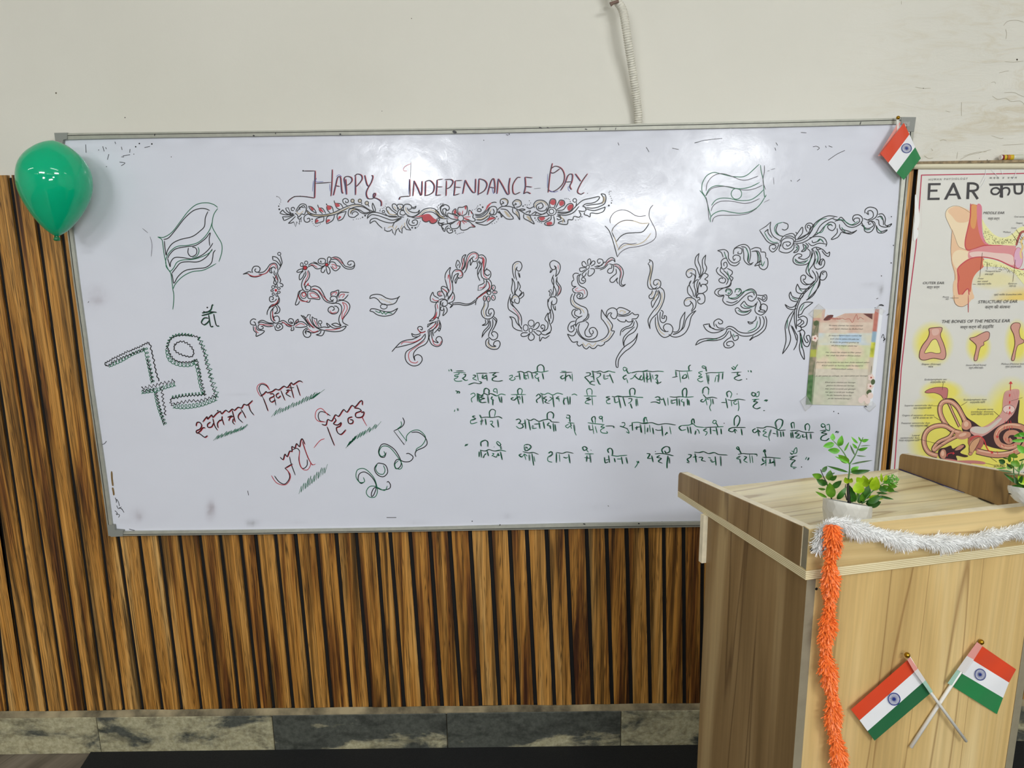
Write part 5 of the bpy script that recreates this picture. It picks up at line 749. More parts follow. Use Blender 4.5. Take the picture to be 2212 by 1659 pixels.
def route(nm, x, y):
    if nm == 'number_drawing':
        if y < 712: return 'syllable_drawing', 'small Hindi syllable in black and green above the 79'
        return ('figure_drawing', 'looping scribbled figure 9') if x >= 355 else ('figure_drawing', 'looping scribbled figure 7')
    if nm == 'lettering':
        for a, b, c, d, n_, l_ in ((760, 1015, 806, 1095, 'figure_drawing', 'first green figure 2 of 2025'), (807, 985, 826, 1045, 'figure_drawing', 'green figure 0 of 2025'), (822, 955, 846, 1045, 'figure_drawing', 'second green figure 2 of 2025'), (845, 890, 940, 990, 'figure_drawing', 'green figure 5 of 2025'),
                (400, 800, 548, 970, 'word_drawing', 'long red and black Hindi word with green hatching below'), (549, 790, 705, 905, 'word_drawing', 'second red and black Hindi word, upper one'), (698, 850, 850, 1000, 'word_drawing', 'red and black Hindi word right of the dash')):
            if a <= x <= c and b <= y <= d: return n_, l_
        if 670 < x < 705 and 930 < y < 980: return 'dash_drawing', 'slanting red dash between two Hindi words'
        return 'word_drawing', 'lowest red and black Hindi word'
    if nm == 'title_lettering':
        if y >= 429 or x < 612 or x > 1275: return 'floral_scroll_drawing', 'long floral scroll in black, red and tan under the heading'
        return ('word_drawing', 'HAPPY in maroon and blue capitals') if x < 760 else (('word_drawing', 'INDEPENDANCE in maroon and blue capitals') if x < 1160 else ('word_drawing', 'DAY in maroon and blue capitals'))
    if nm == 'number_lettering':
        return ('figure_drawing', 'ornate red and black figure 1') if x < 638 else (('figure_drawing', 'ornate red and black figure 5') if x < 785 else ('dash_drawing', 'dash made of two outlined leaves'))
    if nm == 'word_lettering':
        if x > 1895: return 'stray_marks', 'stray marker flecks and a tiny scrawl'
        k = 'A' if x < 1090 else 'first U' if x < 1215 else 'G' if x < 1386 else 'second U' if x < 1540 else ('T' if ((y < 545 and x >= 1638) or x >= 1665) else 'S')
        if x >= 1540 and 1700 > x and k == 'S' and x > 1665: k = 'T'
        return 'letter_drawing', 'ornate scrolled letter, the '+k+' of AUGUST'
    if nm == 'flag_drawing':
        return nm, ('green and black marker flag at the left' if x < 800 else 'thin grey and tan marker flag' if x < 1490 else 'green and black marker flag at the upper right')
    if nm == 'verse_lettering':
        lv = (835, 881, 943) if x < 1390 else (834, 892, 959); k = sum(y >= q for q in lv)
        return 'verse_line_drawing', ('first', 'second', 'third', 'fourth')[k]+' line of green Hindi handwriting'
    return nm, 'stray marker flecks and a tiny scrawl'
INKS = {}; VERSE = {}
for (nm, ox, oy, sc, lab), s in ART.items():
    L_ = [st for st in s.replace('\n', ';').split(';') if st.strip()]
    if nm == 'number_drawing': L_.sort(key=lambda st: st[0] == 'Z')      # black zigzags lie over the green loops
    for st in L_:
        tk = st.split(); v = [tuple(map(float, t.split(',')))[:2] for t in tk[1:] if ',' in t and not (tk[0][0] in 'ZOH' and t == tk[1])]
        P = [(ox+a/sc, oy+b/sc) for a, b in v]; key = route(nm, *P[0])
        if nm == 'verse_lettering': VERSE.setdefault(key[1], []).append((min(q[0] for q in P), max(q[0] for q in P), st, ox, oy, sc)); continue
        if key not in INKS: INKS[key] = Ink(wallcast(-0.0004))
        draw_art(INKS[key], st, ox, oy, sc)
for (nm, lab), ink in INKS.items():
    o = ink.build(nm, wb, lab)
    if nm == 'stray_marks': o['kind'] = 'stuff'
for lab, L_ in VERSE.items():           # each handwritten word is a drawing of its own
    L_.sort(key=lambda q: q[0]); end = -1e9; cur = None
    for a, b, st, ox, oy, sc in L_:
        if a > end+5.5:
            if cur: cur.build('handwritten_word', wb)
            cur = Ink(wallcast(-0.0004))
        draw_art(cur, st, ox, oy, sc); end = max(end, b)
    cur.build('handwritten_word', wb)
# scuffs on the aluminium
ink = Ink(wallcast(FY-0.0016))
for x, y, a, b in ((735, 290, 2, 2), (982, 285, 5, 3), (1168, 276, 4, 1.2), (1184, 276, 3, 1), (1266, 279, 3, 1), (548, 293, 2.4, 1.6), (334, 291, 0.8, 3), (595, 288, 0.8, 2), (1296, 278, 0.6, 3), (1330, 278, 0.6, 3), (1859, 266, 0.8, 4), (1100, 290, 1, 2), (1080, 1134, 1, 2), (1262, 1132, 3, 1), (1380, 1131, 2, 1.5), (1925.5, 468, 1.3, 1.3), (1930, 530, 1.2, 1.4)):
    ink.disc(x, y, a, b, M['ink_black'], 8, rot=0.3)
ink.build('scuff_marks', wb)['kind'] = 'stuff'
# ------------------------------------------------------------------ green balloon taped at the corner
YBAL = -0.125
bc = onY(116, 400, YBAL); tip = onY(122.5, 509, YBAL); topp = onY(115, 303, YBAL)
ax = (tip-topp); LB = ax.length; ax.normalize()
RB = (onY(198.5, 392, YBAL)-onY(33.5, 392, YBAL)).length/2*0.875
prof = [(0, 0), (.012, .17), (.045, .38), (.09, .56), (.15, .74), (.23, .89), (.32, .975), (.41, 1.0), (.5, .985), (.59, .92), (.68, .81), (.76, .69), (.83, .56), (.89, .43), (.94, .30), (.975, .18), (1.0, .075)]
prof = catmull(prof, 4)
s1 = ax.cross(Vector((0, 1, 0))).normalized(); s2 = ax.cross(s1).normalized()
bal = empty('balloon', bc); tag(bal, 'green inflated balloon hanging at the top left corner of the whiteboard', 'balloon')
V, Fc = [], []; NS = 56
for t, r in prof:
    for k in range(NS):
        a = 2*math.pi*k/NS; rr = max(r, 0.0005)*RB; V.append(topp+ax*(t*LB)+s1*(rr*math.cos(a))+s2*(rr*math.sin(a)))
for i in range(len(prof)-1):
    for k in range(NS): Fc.append((i*NS+k, i*NS+(k+1) % NS, (i+1)*NS+(k+1) % NS, (i+1)*NS+k))
Fc.append(tuple(range(NS)))
sk = mesh_obj('latex_skin', V, Fc, [M['balloon']], bal, smooth=True)
kp = [tip-ax*0.004, tip+ax*0.002, tip+ax*0.006, tip+ax*0.010, tip+ax*0.014]
kv, kf = tube_mesh(kp, [0.007, 0.004, 0.0075, 0.0085, 0.006], 14)
kv = [Vector(v)+Vector((0.0012*math.sin(i*2.3), 0.0012*math.cos(i*1.7), 0)) for i, v in enumerate(kv)]
mesh_obj('knot', kv, kf, [mat('dark_green_latex', (10, 112, 66), 0.3)], bal, smooth=True)
# ------------------------------------------------------------------ ribbed conduit dropping behind the board
hp = [(1318, -22), (1331, 0), (1345, 22), (1352, 60), (1358, 100), (1363.5, 135), (1370, 180), (1375, 215), (1378.5, 245), (1379, 266.5)]
ys_ = [-0.012, -0.02, -0.03, -0.035, -0.03, -0.02, -0.01, 0.0, 0.004, 0.008]
pts = catmull([(x, y, q) for (x, y), q in zip(hp, ys_)], 60)
pts = [onY(x, y, q) for x, y, q in pts]; L = 0; rads = []
p0_ = pts[0]; up_ = [p0_+Vector((-0.05*k-0.004*k*k, 0.0, 0.09*k)) for k in range(1, 14) if p0_.z+0.09*k < 3.19]; up_.append(Vector((up_[-1].x-0.02, up_[-1].y, 3.199)))
up_ = [Vector((p0_.x-0.30*(1-math.exp(-(p.z-p0_.z)*1.6)), p.y, p.z)) for p in up_]; up_ = [Vector(p) for p in catmull([tuple(p) for p in up_[::-1]]+[tuple(p0_)], 50)][:-1]; pts = up_+pts
for i, p in enumerate(pts):
    if i: L += (p-pts[i-1]).length
    rads.append(0.0108+0.0010*math.sin(2*math.pi*L/0.0062))
hose = mesh_obj('conduit', *tube_mesh(pts, rads, 16), [M['hose']], smooth=True); tag(hose, 'ribbed off-white flexible conduit hanging down the wall to the top of the whiteboard', 'conduit')
cl = onY(1325, 6, -0.035)
clip = mesh_obj('clip', *tube_mesh([cl+Vector((0.014, 0.0, 0.004)), cl, cl+Vector((-0.008, 0, -0.004)), cl+Vector((-0.0081, 0, -0.0041))], [0.004, 0.0042, 0.0058, 0.003], 10), [mat('brown_clip', (120, 96, 84), 0.5)], hose); clip['label'] = 'small brown clip gripping the conduit'
# ------------------------------------------------------------------ printed matter
def text_mesh(ink_parts, s, x0, y0, x1, y1, Y, mt, hscale=1.0, shear=0.0, xh=None):
    """Place a line of type on the plane y=Y, its baseline running between two photo pixels; xh = x-height stretch in pixels."""
    cu = bpy.data.curves.new('t', 'FONT'); cu.body = s; cu.size = 1; cu.shear = shear; cu.resolution_u = 2; cu.space_character = 1.0
    ob = bpy.data.objects.new('t', cu); COL.objects.link(ob)
    dg = bpy.context.evaluated_depsgraph_get(); me = bpy.data.meshes.new_from_object(ob.evaluated_get(dg))
    vs = [v.co.copy() for v in me.vertices]; fs = [tuple(p.vertices) for p in me.polygons]
    bpy.data.objects.remove(ob); bpy.data.curves.remove(cu); bpy.data.meshes.remove(me)
    if not vs: return
    xm = min(v.x for v in vs); xM = max(v.x for v in vs)
    A = onY(x0, y0, Y); B = onY(x1, y1, Y); u = B-A; Lw = u.length; u.normalize(); up = Vector((-u.z, 0, u.x)); k = Lw/(xM-xm)
    kh = k*hscale
    if xh: kh = (onY(x0, y0-xh, Y)-A).length/0.55
    b = len(ink_parts[0]); ink_parts[0] += [A+u*((v.x-xm)*k)+up*(v.y*kh) for v in vs]; ink_parts[1] += [tuple(b+i for i in f) for f in fs]
    ink_parts[2] += [mt]*len(fs)
def build_text(parts, name, parent, label=None):
    ms = []
    for m in parts[2]:
        if m not in ms: ms.append(m)
    o = mesh_obj(name, parts[0], parts[1], ms, parent, [ms.index(m) for m in parts[2]])
    if label: o['label'] = label
    return o
def painted_sheet(name, corners, nx, ny, thick, fn, mt, parent, wav=0.0, layer='paint'):
    tl, trr, br, bl = corners; V = []; C_ = []
    for j in range(ny+1):
        for i in range(nx+1):
            u, v = i/nx, j/ny; p = (tl*(1-u)+trr*u)*(1-v)+(bl*(1-u)+br*u)*v
            p = p+Vector((0, -wav*(0.5+0.5*math.sin(u*5+v*3)), 0)); px, py = proj(p); V.append(p); C_.append(fn(px, py, u, v))
    Fc = [(j*(nx+1)+i, (j+1)*(nx+1)+i, (j+1)*(nx+1)+i+1, j*(nx+1)+i+1) for j in range(ny) for i in range(nx)]
    o = mesh_obj(name, V, Fc, [mt], parent, smooth=True); ca = o.data.color_attributes.new(layer, 'FLOAT_COLOR', 'POINT')
    for i, c in enumerate(C_): ca.data[i].color = s2l(tuple(c))
    return o
def lerp(a, b, k): k = max(0, min(1, k)); return tuple(x+(y-x)*k for x, y in zip(a, b))
# ---- poem sheet taped to the board
ps = empty('poem_sheet', onY(1820, 780, -0.002)); tag(ps, 'sheet with handwritten style verse over a pastel garden picture, taped to the whiteboard at right', 'paper')
def N(x, y): return (1700+x/6.379, 640+y/6.379)
def poem_col(px, py, u, v):
    x = (px-1700)*6.379; y = (py-640)*6.379; n = noise.noise(Vector((x*0.006, y*0.006, 0))); n2 = noise.noise(Vector((x*0.02, y*0.02, 5)))
    c = (226, 216, 196)
    if u > 0.955: return (238, 240, 244)
    inner = 0.1 < u < 0.875
    if v < 0.25: c = lerp((214, 176, 156), (222, 206, 186), 0.5+n*1.3)
    elif v < 0.36: c = lerp((196, 212, 224), (216, 214, 190), 0.5+n*2)
    elif v < 0.62: c = lerp((206, 214, 160), (230, 206, 178), 0.5+n*1.8)
    elif v < 0.7: c = (216, 206, 186)
    else: c = lerp((184, 196, 164), (214, 204, 188), u*1.4+n*0.6)
    if v < 0.13: c = lerp(c, (190, 120, 104), 0.3+0.5*n2)
    if v < 0.09 and u < 0.12: c = (214, 200, 164)
    if not inner:
        if u <= 0.1: c = lerp((110, 120, 90), (170, 150, 130), 0.5+n2) if v > 0.12 else c
        if u <= 0.1 and v > 0.68: c = lerp((70, 110, 66), (104, 140, 90), 0.5+n2)
        if u <= 0.1 and 0.42 < v < 0.5: c = (180, 184, 80)
        if u >= 0.875:
            if v < 0.22: c = (196, 122, 108)
            elif v < 0.33: c = (150, 178, 196)
            elif v < 0.5: c = lerp((176, 180, 60), (214, 212, 80), 0.5+n2*1.5)
            else: c = lerp((214, 204, 186), (200, 180, 160), 0.5+n2)
    else: c = lerp(c, (232, 226, 212), 0.25)
    if 0.40 < u < 0.72 and 0.25 < v < 0.33: c = (186, 208, 226)
    return tuple(max(0, min(255, q+n2*10)) for q in c)
PMat = printed('printed_picture_paper')
cn = [onY(*N(372, 182), -0.003), onY(*N(1325, 178), -0.003), onY(*N(1172, 1508), -0.003), onY(*N(260, 1492), -0.003)]
painted_sheet('sheet', cn, 46, 64, 0, poem_col, PMat, ps)
pi_ = Ink(wallcast(-0.0034))
mt_red = mat('faded_red_print', (186, 96, 84), 0.6); mt_tear = mat('torn_dark_edge', (108, 66, 62), 0.8); mt_flow = mat('blossom_print', (238, 216, 206), 0.6); mt_lf = mat('leaf_print', (84, 98, 62), 0.6)
pi_.poly([N(530, 165), N(560, 180), N(1215, 165), N(1205, 236), N(1000, 232), N(800, 236), N(640, 300), N(560, 250), N(515, 300)], mat('torn_gap_white', (222, 224, 230), 0.5), smooth=False)
pi_.poly([N(505, 320), N(570, 262), N(640, 262), N(600, 320), N(530, 335)], mt_tear); pi_.poly([N(1050, 240), N(1180, 240), N(1175, 320)], mt_tear, smooth=False)
for x, y in ((1160, 1120), (1150, 1240), (385, 580)):
    for k in range(5): pi_.disc(*N(x+26*math.cos(k*1.257), y+28*math.sin(k*1.257)), 3.1, 3.3, mt_flow)
    pi_.disc(*N(x, y), 2, 2, mt_red)
for x, y, r in ((400, 370, 0.5), (1185, 1180, 0.2), (1130, 1320, 0.9)): pi_.disc(*N(x, y), 4.6, 6.2, mt_lf, rot=r)
for x, y in ((1060, 1400), (1110, 1440), (1150, 1370), (1020, 1430)): pi_.disc(*N(x, y), 6, 7, mt_flow)
pi_.stroke([N(x, y) for x, y in ((560, 320), (640, 300), (720, 318), (760, 300), (800, 320), (860, 310), (900, 362), (930, 300), (960, 250), (975, 320), (1010, 290), (1060, 320))], 0.9, mt_red)
pi_.stroke([N(x, y) for x, y in ((430, 340), (400, 420), (370, 520))], 0.8, mt_lf); pi_.stroke([N(x, y) for x, y in ((1165, 960), (1160, 1060))], 1.0, mt_lf)
pi_.stroke([N(480, 340), N(450, 345), N(395, 900), N(372, 1060), N(340, 1480)], 0.6, mt_flow, smooth=False)
pi_.build('printed_decoration', ps)['kind'] = 'stuff'
dk = mat('grey_print_ink', (84, 78, 70), 0.6); T = [[], [], []]
for s, xa, ya, xb, yb, m_ in (("Ye mera chaman hai mera chaman", 580, 410, 1045, 414, dk), ("main apne chaman ka Bulbul hun", 580, 456, 1045, 460, dk),
        ("Jo taaq-e-haram mein roshan hai", 570, 548, 1030, 552, dk), ("woh shama yahan bhi jalti hai", 595, 594, 995, 600, dk), ("Is dasht ke goshey goshey se", 595, 640, 990, 646, dk), ("ek joo-e-hayat ubalti hai", 612, 686, 968, 694, dk),
        ("Har shaam hai shaam-e-Misr yahan", 530, 780, 1022, 784, dk), ("har shab hai shab-e-Shiraz yahan", 540, 824, 1010, 828, dk),
        ("Zarraat ka bosa lene ko sau baar jhuka aakaash yahan", 402, 918, 1135, 920, dk), ("Khud aankh se humne dekhi hai baatil ki", 478, 962, 1050, 966, dk), ("shikast-e-faash yahan", 610, 1008, 908, 1012, dk),
        ("Jo abr yahan se utthega, wo saare jahan par barsega", 388, 1106, 1110, 1104, dk),
        ("Khud apne chaman par barsega", 524, 1194, 940, 1196, dk), ("ghairon ke chaman par barsega", 540, 1238, 925, 1240, dk), ("Har shehr-e-tarab par garjega", 525, 1284, 942, 1286, dk), ("har qasr-e-tarab par kadkega", 527, 1328, 920, 1332, dk), ("Ye abr hamesha barsa hai", 548, 1372, 892, 1376, dk), ("ye abr hamesha barsega !", 560, 1416, 885, 1420, dk),
        ("Majaz", 590, 325, 740, 318, mt_red)):
    a = N(xa, ya); b = N(xb, yb); text_mesh(T, s, a[0], a[1], b[0], b[1], -0.0036, m_, shear=0.35, xh=2.3 if s != 'Majaz' else 4)
build_text(T, 'verse_lettering', ps, 'slanting printed verse')['kind'] = 'stuff'
for q in ([N(300, 245), N(438, 107), N(520, 178), N(378, 300)], [N(1190, 190), N(1270, 125), N(1360, 200), N(1310, 262)], [N(185, 1445), N(272, 1372), N(345, 1490), N(255, 1582)], [N(1060, 1520), N(1180, 1440), N(1230, 1500), N(1140, 1592)]):
    P = [onY(x, y, -0.0042) for x, y in q]; b = [p+Vector((0, 0.0002, 0)) for p in P]
    t_ = mesh_obj('tape_piece', *hexa(b, P), [M['tape']], ps); t_['label'] = 'clear sticky tape'
ti = Ink(wallcast(-0.0044))
for q in ([(378, 170), (438, 107), (520, 178)], [(372, 180), (300, 245), (372, 305)], [(270, 1375), (185, 1445), (255, 1582), (345, 1500)], [(1230, 180), (1270, 130)], [(1070, 1530), (1140, 1592), (1225, 1510)]): ti.stroke([N(*p) for p in q], 0.7, M['tape_edge'], smooth=False, taper=False)
ti.stroke([N(x, y) for x, y in ((1270, 125), (1300, 118), (1335, 130))], 2.4, M['ink_black']); ti.stroke([N(x, y) for x, y in ((1378, 262), (1400, 245), (1415, 258))], 1.4, M['ink_black']); ti.stroke([N(x, y) for x, y in ((1070, 1530), (1085, 1512), (1100, 1530))], 1.4, M['ink_black'])
ti.build('tape_edges', ps)['kind'] = 'stuff'
# ---- ear chart
YP = 0.004
ch = empty('ear_chart', onY(2110, 700, YP)); tag(ch, 'laminated ear anatomy wall chart hanging right of the whiteboard', 'poster')
def P1(x, y): return (1700+x/3.949, 230+y/3.949)
def P2(x, y): return (1900+x/4.147, 640+y/4.147)
def P3(x, y): return (1860+x/5.926, 760+y/5.926)
def Q(x, y): return (1960+x/6.381, 380+y/6.381)
tl = onY(1983.5, 366, YP); bl_ = onY(1924.5, 1002, YP); k = (0.74-tl.z)/(bl_.z-tl.z); bl = tl+(bl_-tl)*k
trc = Vector((tl.x+0.60, YP, tl.z+0.002)); br = Vector((bl.x+0.60, YP, bl.z))
GL = [(P2(475, 430), 42, 46), (P2(885, 450), 26, 34), (P2(1235, 410), 26, 46), (P2(560, 860), 46, 26), (P2(600, 1080), 74, 58), (P2(880, 1200), 90, 70), (P2(1180, 1150), 62, 96), (P2(560, 1330), 70, 50), (P2(1000, 1420), 100, 40)]
def chart_col(px, py, u, v):
    c = (226, 224, 216); g = 0
    for (gx, gy), rx, ry in GL:
        q = math.sqrt(((px-gx)/rx)**2+((py-gy)/ry)**2); g = max(g, min(1, (1.12-q)/0.5))
    c = lerp(c, (242, 228, 88), g*0.86)
    q = math.hypot((px-P1(2022, 1640)[0])/70, (py-P1(2022, 1660)[1])/34); c = lerp(c, (244, 206, 90), max(0, min(1, (1.1-q)/0.7))*0.8) if py < 650 else c
    q = math.hypot((px-P1(1780, 1490)[0])/60, (py-P1(1780, 1480)[1])/22); c = lerp(c, (238, 226, 160), max(0, min(1, (1.1-q)/0.6))*0.7) if py < 650 else c
    return c
CM = printed('laminated_chart_paper', rough=0.4, coat=1.0)
painted_sheet('chart_sheet', [tl, trc, br, bl], 130, 170, 0, chart_col, CM, ch, wav=0.0)
def CC(n, c): 
    key = 'print_'+n
    if key not in M: M[key] = mat(key, c, 0.4)
    return M[key]
ci = Ink(wallcast(YP-0.0006))
A = lambda f, L: [f(*p) for p in L]
RL = CC('crimson', (186, 52, 82))
ci.stroke([P1(1148, 1050), P1(1142, 700), P1(1148, 585)], 0.1, RL)
ci.stroke([(2212+60, 373), (2212, 374.5), (1990.7, 378.2)], 2.2, RL, smooth=False, taper=False); ci.stroke([(1990.7, 377.4), (1986, 445), (1978.5, 534), (1964.3, 645), (1947, 797), (1932.5, 1011), (1927, 1060)], 2.2, RL, smooth=False, taper=False)
_k = ci.k; _o = ci.build('border_line', ch, 'crimson border line')
ci = Ink(wallcast(YP-0.0006)); ci.k = _k
skin = CC('skin', (238, 198, 160)); skin2 = CC('skin_light', (244, 222, 186)); red1 = CC('tissue', (216, 118, 92)); red2 = CC('tissue_edge', (200, 74, 84)); pink = CC('canal_pink', (226, 150, 152)); pinkl = CC('canal_light', (238, 206, 196))
bone = CC('bone_yellow', (240, 236, 172)); drum = CC('drum', (226, 178, 200)); outl = CC('outline', (96, 66, 54)); fleck = CC('fleck', (110, 106, 70)); orange = CC('orange_tissue', (226, 158, 96))
ci.poly(A(Q, [(525, 540), (560, 450), (660, 412), (760, 430), (860, 490), (880, 560), (850, 700), (800, 880), (805, 1000), (850, 1040), (700, 980), (640, 830), (570, 660)]), skin2)
ci.poly(A(Q, [(560, 480), (660, 420), (780, 445), (870, 500), (850, 620), (700, 640), (620, 560)]), skin)
ci.poly(A(Q, [(620, 740), (660, 860), (720, 980), (850, 1035), (900, 1060), (860, 1130), (760, 1200), (690, 1290), (700, 1400), (690, 1620), (720, 1680), (640, 1680), (645, 1540), (650, 1360), (610, 1200), (600, 1040), (610, 860)]), skin)
ci.poly(A(Q, [(640, 1060), (720, 1020), (850, 1050), (880, 1100), (780, 1180), (690, 1270), (650, 1240), (620, 1150)]), skin2)
ci.stroke(A(Q, [(880, 520), (760, 440), (660, 412), (560, 450), (525, 540), (570, 660), (640, 800), (700, 960), (760, 1000), (850, 1030)]), 0.6, outl); ci.stroke(A(Q, [(620, 740), (605, 860), (600, 1050), (615, 1200), (660, 1370), (640, 1540), (640, 1659)]), 0.6, outl)
ci.poly(A(Q, [(872, 400), (960, 400), (1020, 420), (1025, 700), (1050, 880), (1110, 945), (1000, 980), (900, 1020), (840, 1030), (800, 990), (795, 900), (830, 740), (860, 560)]), red1)
ci.poly(A(Q, [(885, 410), (955, 410), (960, 560), (930, 720), (880, 700), (870, 560)]), orange)
ci.poly(A(Q, [(962, 400), (1026, 425), (1026, 660), (1050, 850), (1120, 945), (1060, 930), (1000, 820), (965, 640)]), CC('pink_strip', (222, 128, 146)))
ci.stroke(A(Q, [(872, 380), (868, 560), (835, 720), (800, 880), (800, 980), (840, 1025), (940, 1000), (1060, 960), (1200, 955), (1350, 965), (1500, 975)]), 2.4, red2)
ci.poly(A(Q, [(850, 1040), (950, 1000), (1080, 965), (1300, 960), (1490, 975), (1530, 1260), (1400, 1230), (1200, 1140), (1050, 1115), (900, 1130), (840, 1130)]), pink)
ci.poly(A(Q, [(860, 1060), (1000, 1040), (1200, 1060), (1440, 1090), (1460, 1230), (1250, 1150), (1050, 1110), (900, 1120)]), pinkl)
ci.disc(*Q(1530, 1130), 9.6, 22.5, drum, 24, rot=0.05); ci.ring(*Q(1530, 1130), 9.6, 22.5, 0.8, red2)
ci.poly(A(Q, [(640, 1450), (760, 1440), (860, 1450), (900, 1600), (905, 1700), (660, 1700)]), skin)
ci.poly(A(Q, [(690, 1290), (760, 1210), (880, 1140), (1040, 1125), (1060, 1240), (960, 1330), (900, 1430), (870, 1600), (830, 1560), (760, 1640), (720, 1640), (700, 1560)]), red1)
ci.stroke(A(Q, [(850, 1659), (840, 1560), (800, 1580), (750, 1640), (710, 1630), (695, 1500), (712, 1400), (692, 1290), (770, 1200), (900, 1130), (1060, 1120), (1250, 1160), (1440, 1250), (1560, 1290), (1620, 1280)]), 2.2, red2)
ci.poly(A(Q, [(1040, 1190), (1060, 1155), (1150, 1150), (1300, 1200), (1450, 1270), (1620, 1320), (1620, 1500), (1560, 1440), (1450, 1320), (1300, 1260), (1100, 1250), (1050, 1240)]), bone)
ci.poly(A(Q, [(1030, 600), (1080, 680), (1200, 810), (1330, 850), (1450, 800), (1530, 720), (1620, 700), (1620, 780), (1540, 800), (1500, 950), (1300, 950), (1120, 940), (1060, 850)]), bone)
ci.stroke(A(Q, [(1500, 960), (1530, 860), (1570, 780), (1620, 765)]), 5, CC('tissue_dark', (176, 90, 84))); ci.stroke(A(Q, [(1620, 830), (1570, 900), (1590, 980), (1560, 1060), (1575, 1140)]), 4, CC('ossicle', (240, 206, 140)))
fr = random.Random(5)
for _ in range(240):
    if fr.random() < 0.62:
        x = fr.uniform(1050, 1600); b0 = 700+(x-1050)*0.9 if x < 1250 else 870-(max(0, x-1450))*0.9; y = b0+fr.uniform(0, 1)*(935-b0)
    else:
        x = fr.uniform(1060, 1600); y = 1170+(x-1060)*0.30+fr.uniform(0, 60)
    a = fr.uniform(0, 6.28); ci.stroke([Q(x, y), Q(x+10*math.cos(a), y+10*math.sin(a))], 1.0, fleck, smooth=False, taper=False)
ci.poly(A(P2, [(668, -10), (672, 50), (700, 85), (745, 93), (800, 60), (840, 0), (835, -10)]), skin); ci.stroke(A(P2, [(795, -10), (796, 145)]), 1.8, CC('vessel', (190, 84, 84)), smooth=False); ci.stroke(A(P2, [(668, -10), (672, 50), (700, 85), (745, 93), (790, 70)]), 0.7, outl)
_k = ci.k; _o = ci.build('ear_section_print', ch, 'printed cross-section of the ear in pink, red and yellow')
ci = Ink(wallcast(YP-0.0006)); ci.k = _k
# ossicles
bon = CC('ossicle_pink', (214, 158, 142)); bol = CC('ossicle_light', (226, 184, 170)); bdk = CC('ossicle_outline', (98, 56, 54))
st = A(P2, [(445, 290), (500, 280), (556, 280), (558, 305), (545, 350), (572, 420), (590, 480), (594, 530), (575, 565), (530, 562), (480, 555), (400, 572), (360, 555), (360, 500), (385, 440), (430, 380), (447, 330)])
ci.poly(st, bon); ci.stroke(st, 1.5, bdk, closed=True); hole = A(P2, [(402, 508), (440, 440), (470, 395), (505, 385), (530, 430), (548, 500), (510, 512), (460, 502)])
ci.poly(hole, CC('glow_yellow', (238, 228, 130))); ci.stroke(hole, 1.2, bdk, closed=True); ci.poly(A(P2, [(470, 300), (530, 295), (525, 340), (480, 350)]), bol)
_k = ci.k; _o = ci.build('stirrup_bone_print', ch, 'printed triangular stirrup bone')
ci = Ink(wallcast(YP-0.0006)); ci.k = _k
ic = A(P2, [(808, 378), (860, 362), (920, 330), (965, 316), (986, 335), (975, 385), (935, 410), (935, 435), (905, 455), (890, 500), (874, 570), (850, 575), (850, 540), (868, 450), (845, 415)]); ci.poly(ic, bon); ci.stroke(ic, 1.3, bdk, closed=True)
_k = ci.k; _o = ci.build('anvil_bone_print', ch, 'printed anvil bone')
ci = Ink(wallcast(YP-0.0006)); ci.k = _k
ml = A(P2, [(1178, 290), (1182, 258), (1210, 238), (1250, 240), (1262, 262), (1250, 310), (1262, 370), (1292, 395), (1285, 418), (1240, 440), (1222, 490), (1210, 560), (1196, 578), (1182, 565), (1195, 510), (1212, 430), (1205, 350)]); ci.poly(ml, bon); ci.stroke(ml, 1.3, bdk, closed=True)
_k = ci.k; _o = ci.build('hammer_bone_print', ch, 'printed hammer bone')
ci = Ink(wallcast(YP-0.0006)); ci.k = _k
# inner ear
sac = A(P3, [(820, 515), (870, 480), (960, 455), (1060, 455), (1105, 470), (1110, 520), (1095, 600), (1060, 605), (1020, 555), (940, 525), (860, 528)]); ci.poly(sac, CC('sac', (196, 120, 118))); ci.stroke(sac, 1.0, bdk, closed=True)
dkm = CC('inner_shadow', (66, 44, 46)); tb = CC('duct', (206, 146, 120)); tbl = CC('duct_light', (232, 188, 160)); tbd = CC('duct_dark', (140, 84, 76))
ci.poly(A(P3, [(1080, 600), (1180, 600), (1270, 690), (1350, 830), (1450, 900), (1540, 960), (1640, 950), (1760, 820), (1990, 640), (2030, 640), (2010, 900), (2086, 960), (2086, 1150), (1900, 1250), (1700, 1230), (1560, 1180), (1420, 1150), (1300, 1010), (1290, 880), (1200, 700), (1120, 620)]), dkm)
nv = A(P3, [(1840, 520), (1900, 490), (1980, 475), (2028, 500), (2010, 640), (1960, 780), (1900, 850), (1850, 900), (1740, 960), (1600, 1060), (1500, 1090), (1400, 1030), (1420, 960), (1560, 960), (1700, 880), (1800, 770), (1815, 640)])
ci.poly(nv, CC('nerve', (216, 162, 152))); ci.poly(A(P3, [(1400, 1010), (1460, 955), (1620, 960), (1760, 860), (1800, 860), (1700, 960), (1560, 1050)]), CC('nerve_light', (214, 202, 190)))
for k_ in range(9): ci.stroke(A(P3, [(1850+k_*20, 520-k_*4), (1838+k_*20, 600), (1830+k_*18, 690)]), 0.6, CC('nerve_line', (196, 110, 116)))
ci.disc(*P3(1892, 735), 13, 9, CC('nerve_cut', (236, 206, 196)), 20); ci.ring(*P3(1892, 735), 13, 9, 0.8, bdk)
def duct(pts, wd):
    p = A(P3, pts); ci.stroke(p, wd+2.6, dkm, taper=False); ci.stroke(p, wd, tb, taper=False); ci.stroke([(x-wd*0.12, y-wd*0.1) for x, y in p], wd*0.3, tbl)
duct([(1060, 600), (1120, 660), (1180, 790), (1260, 960)], 3)
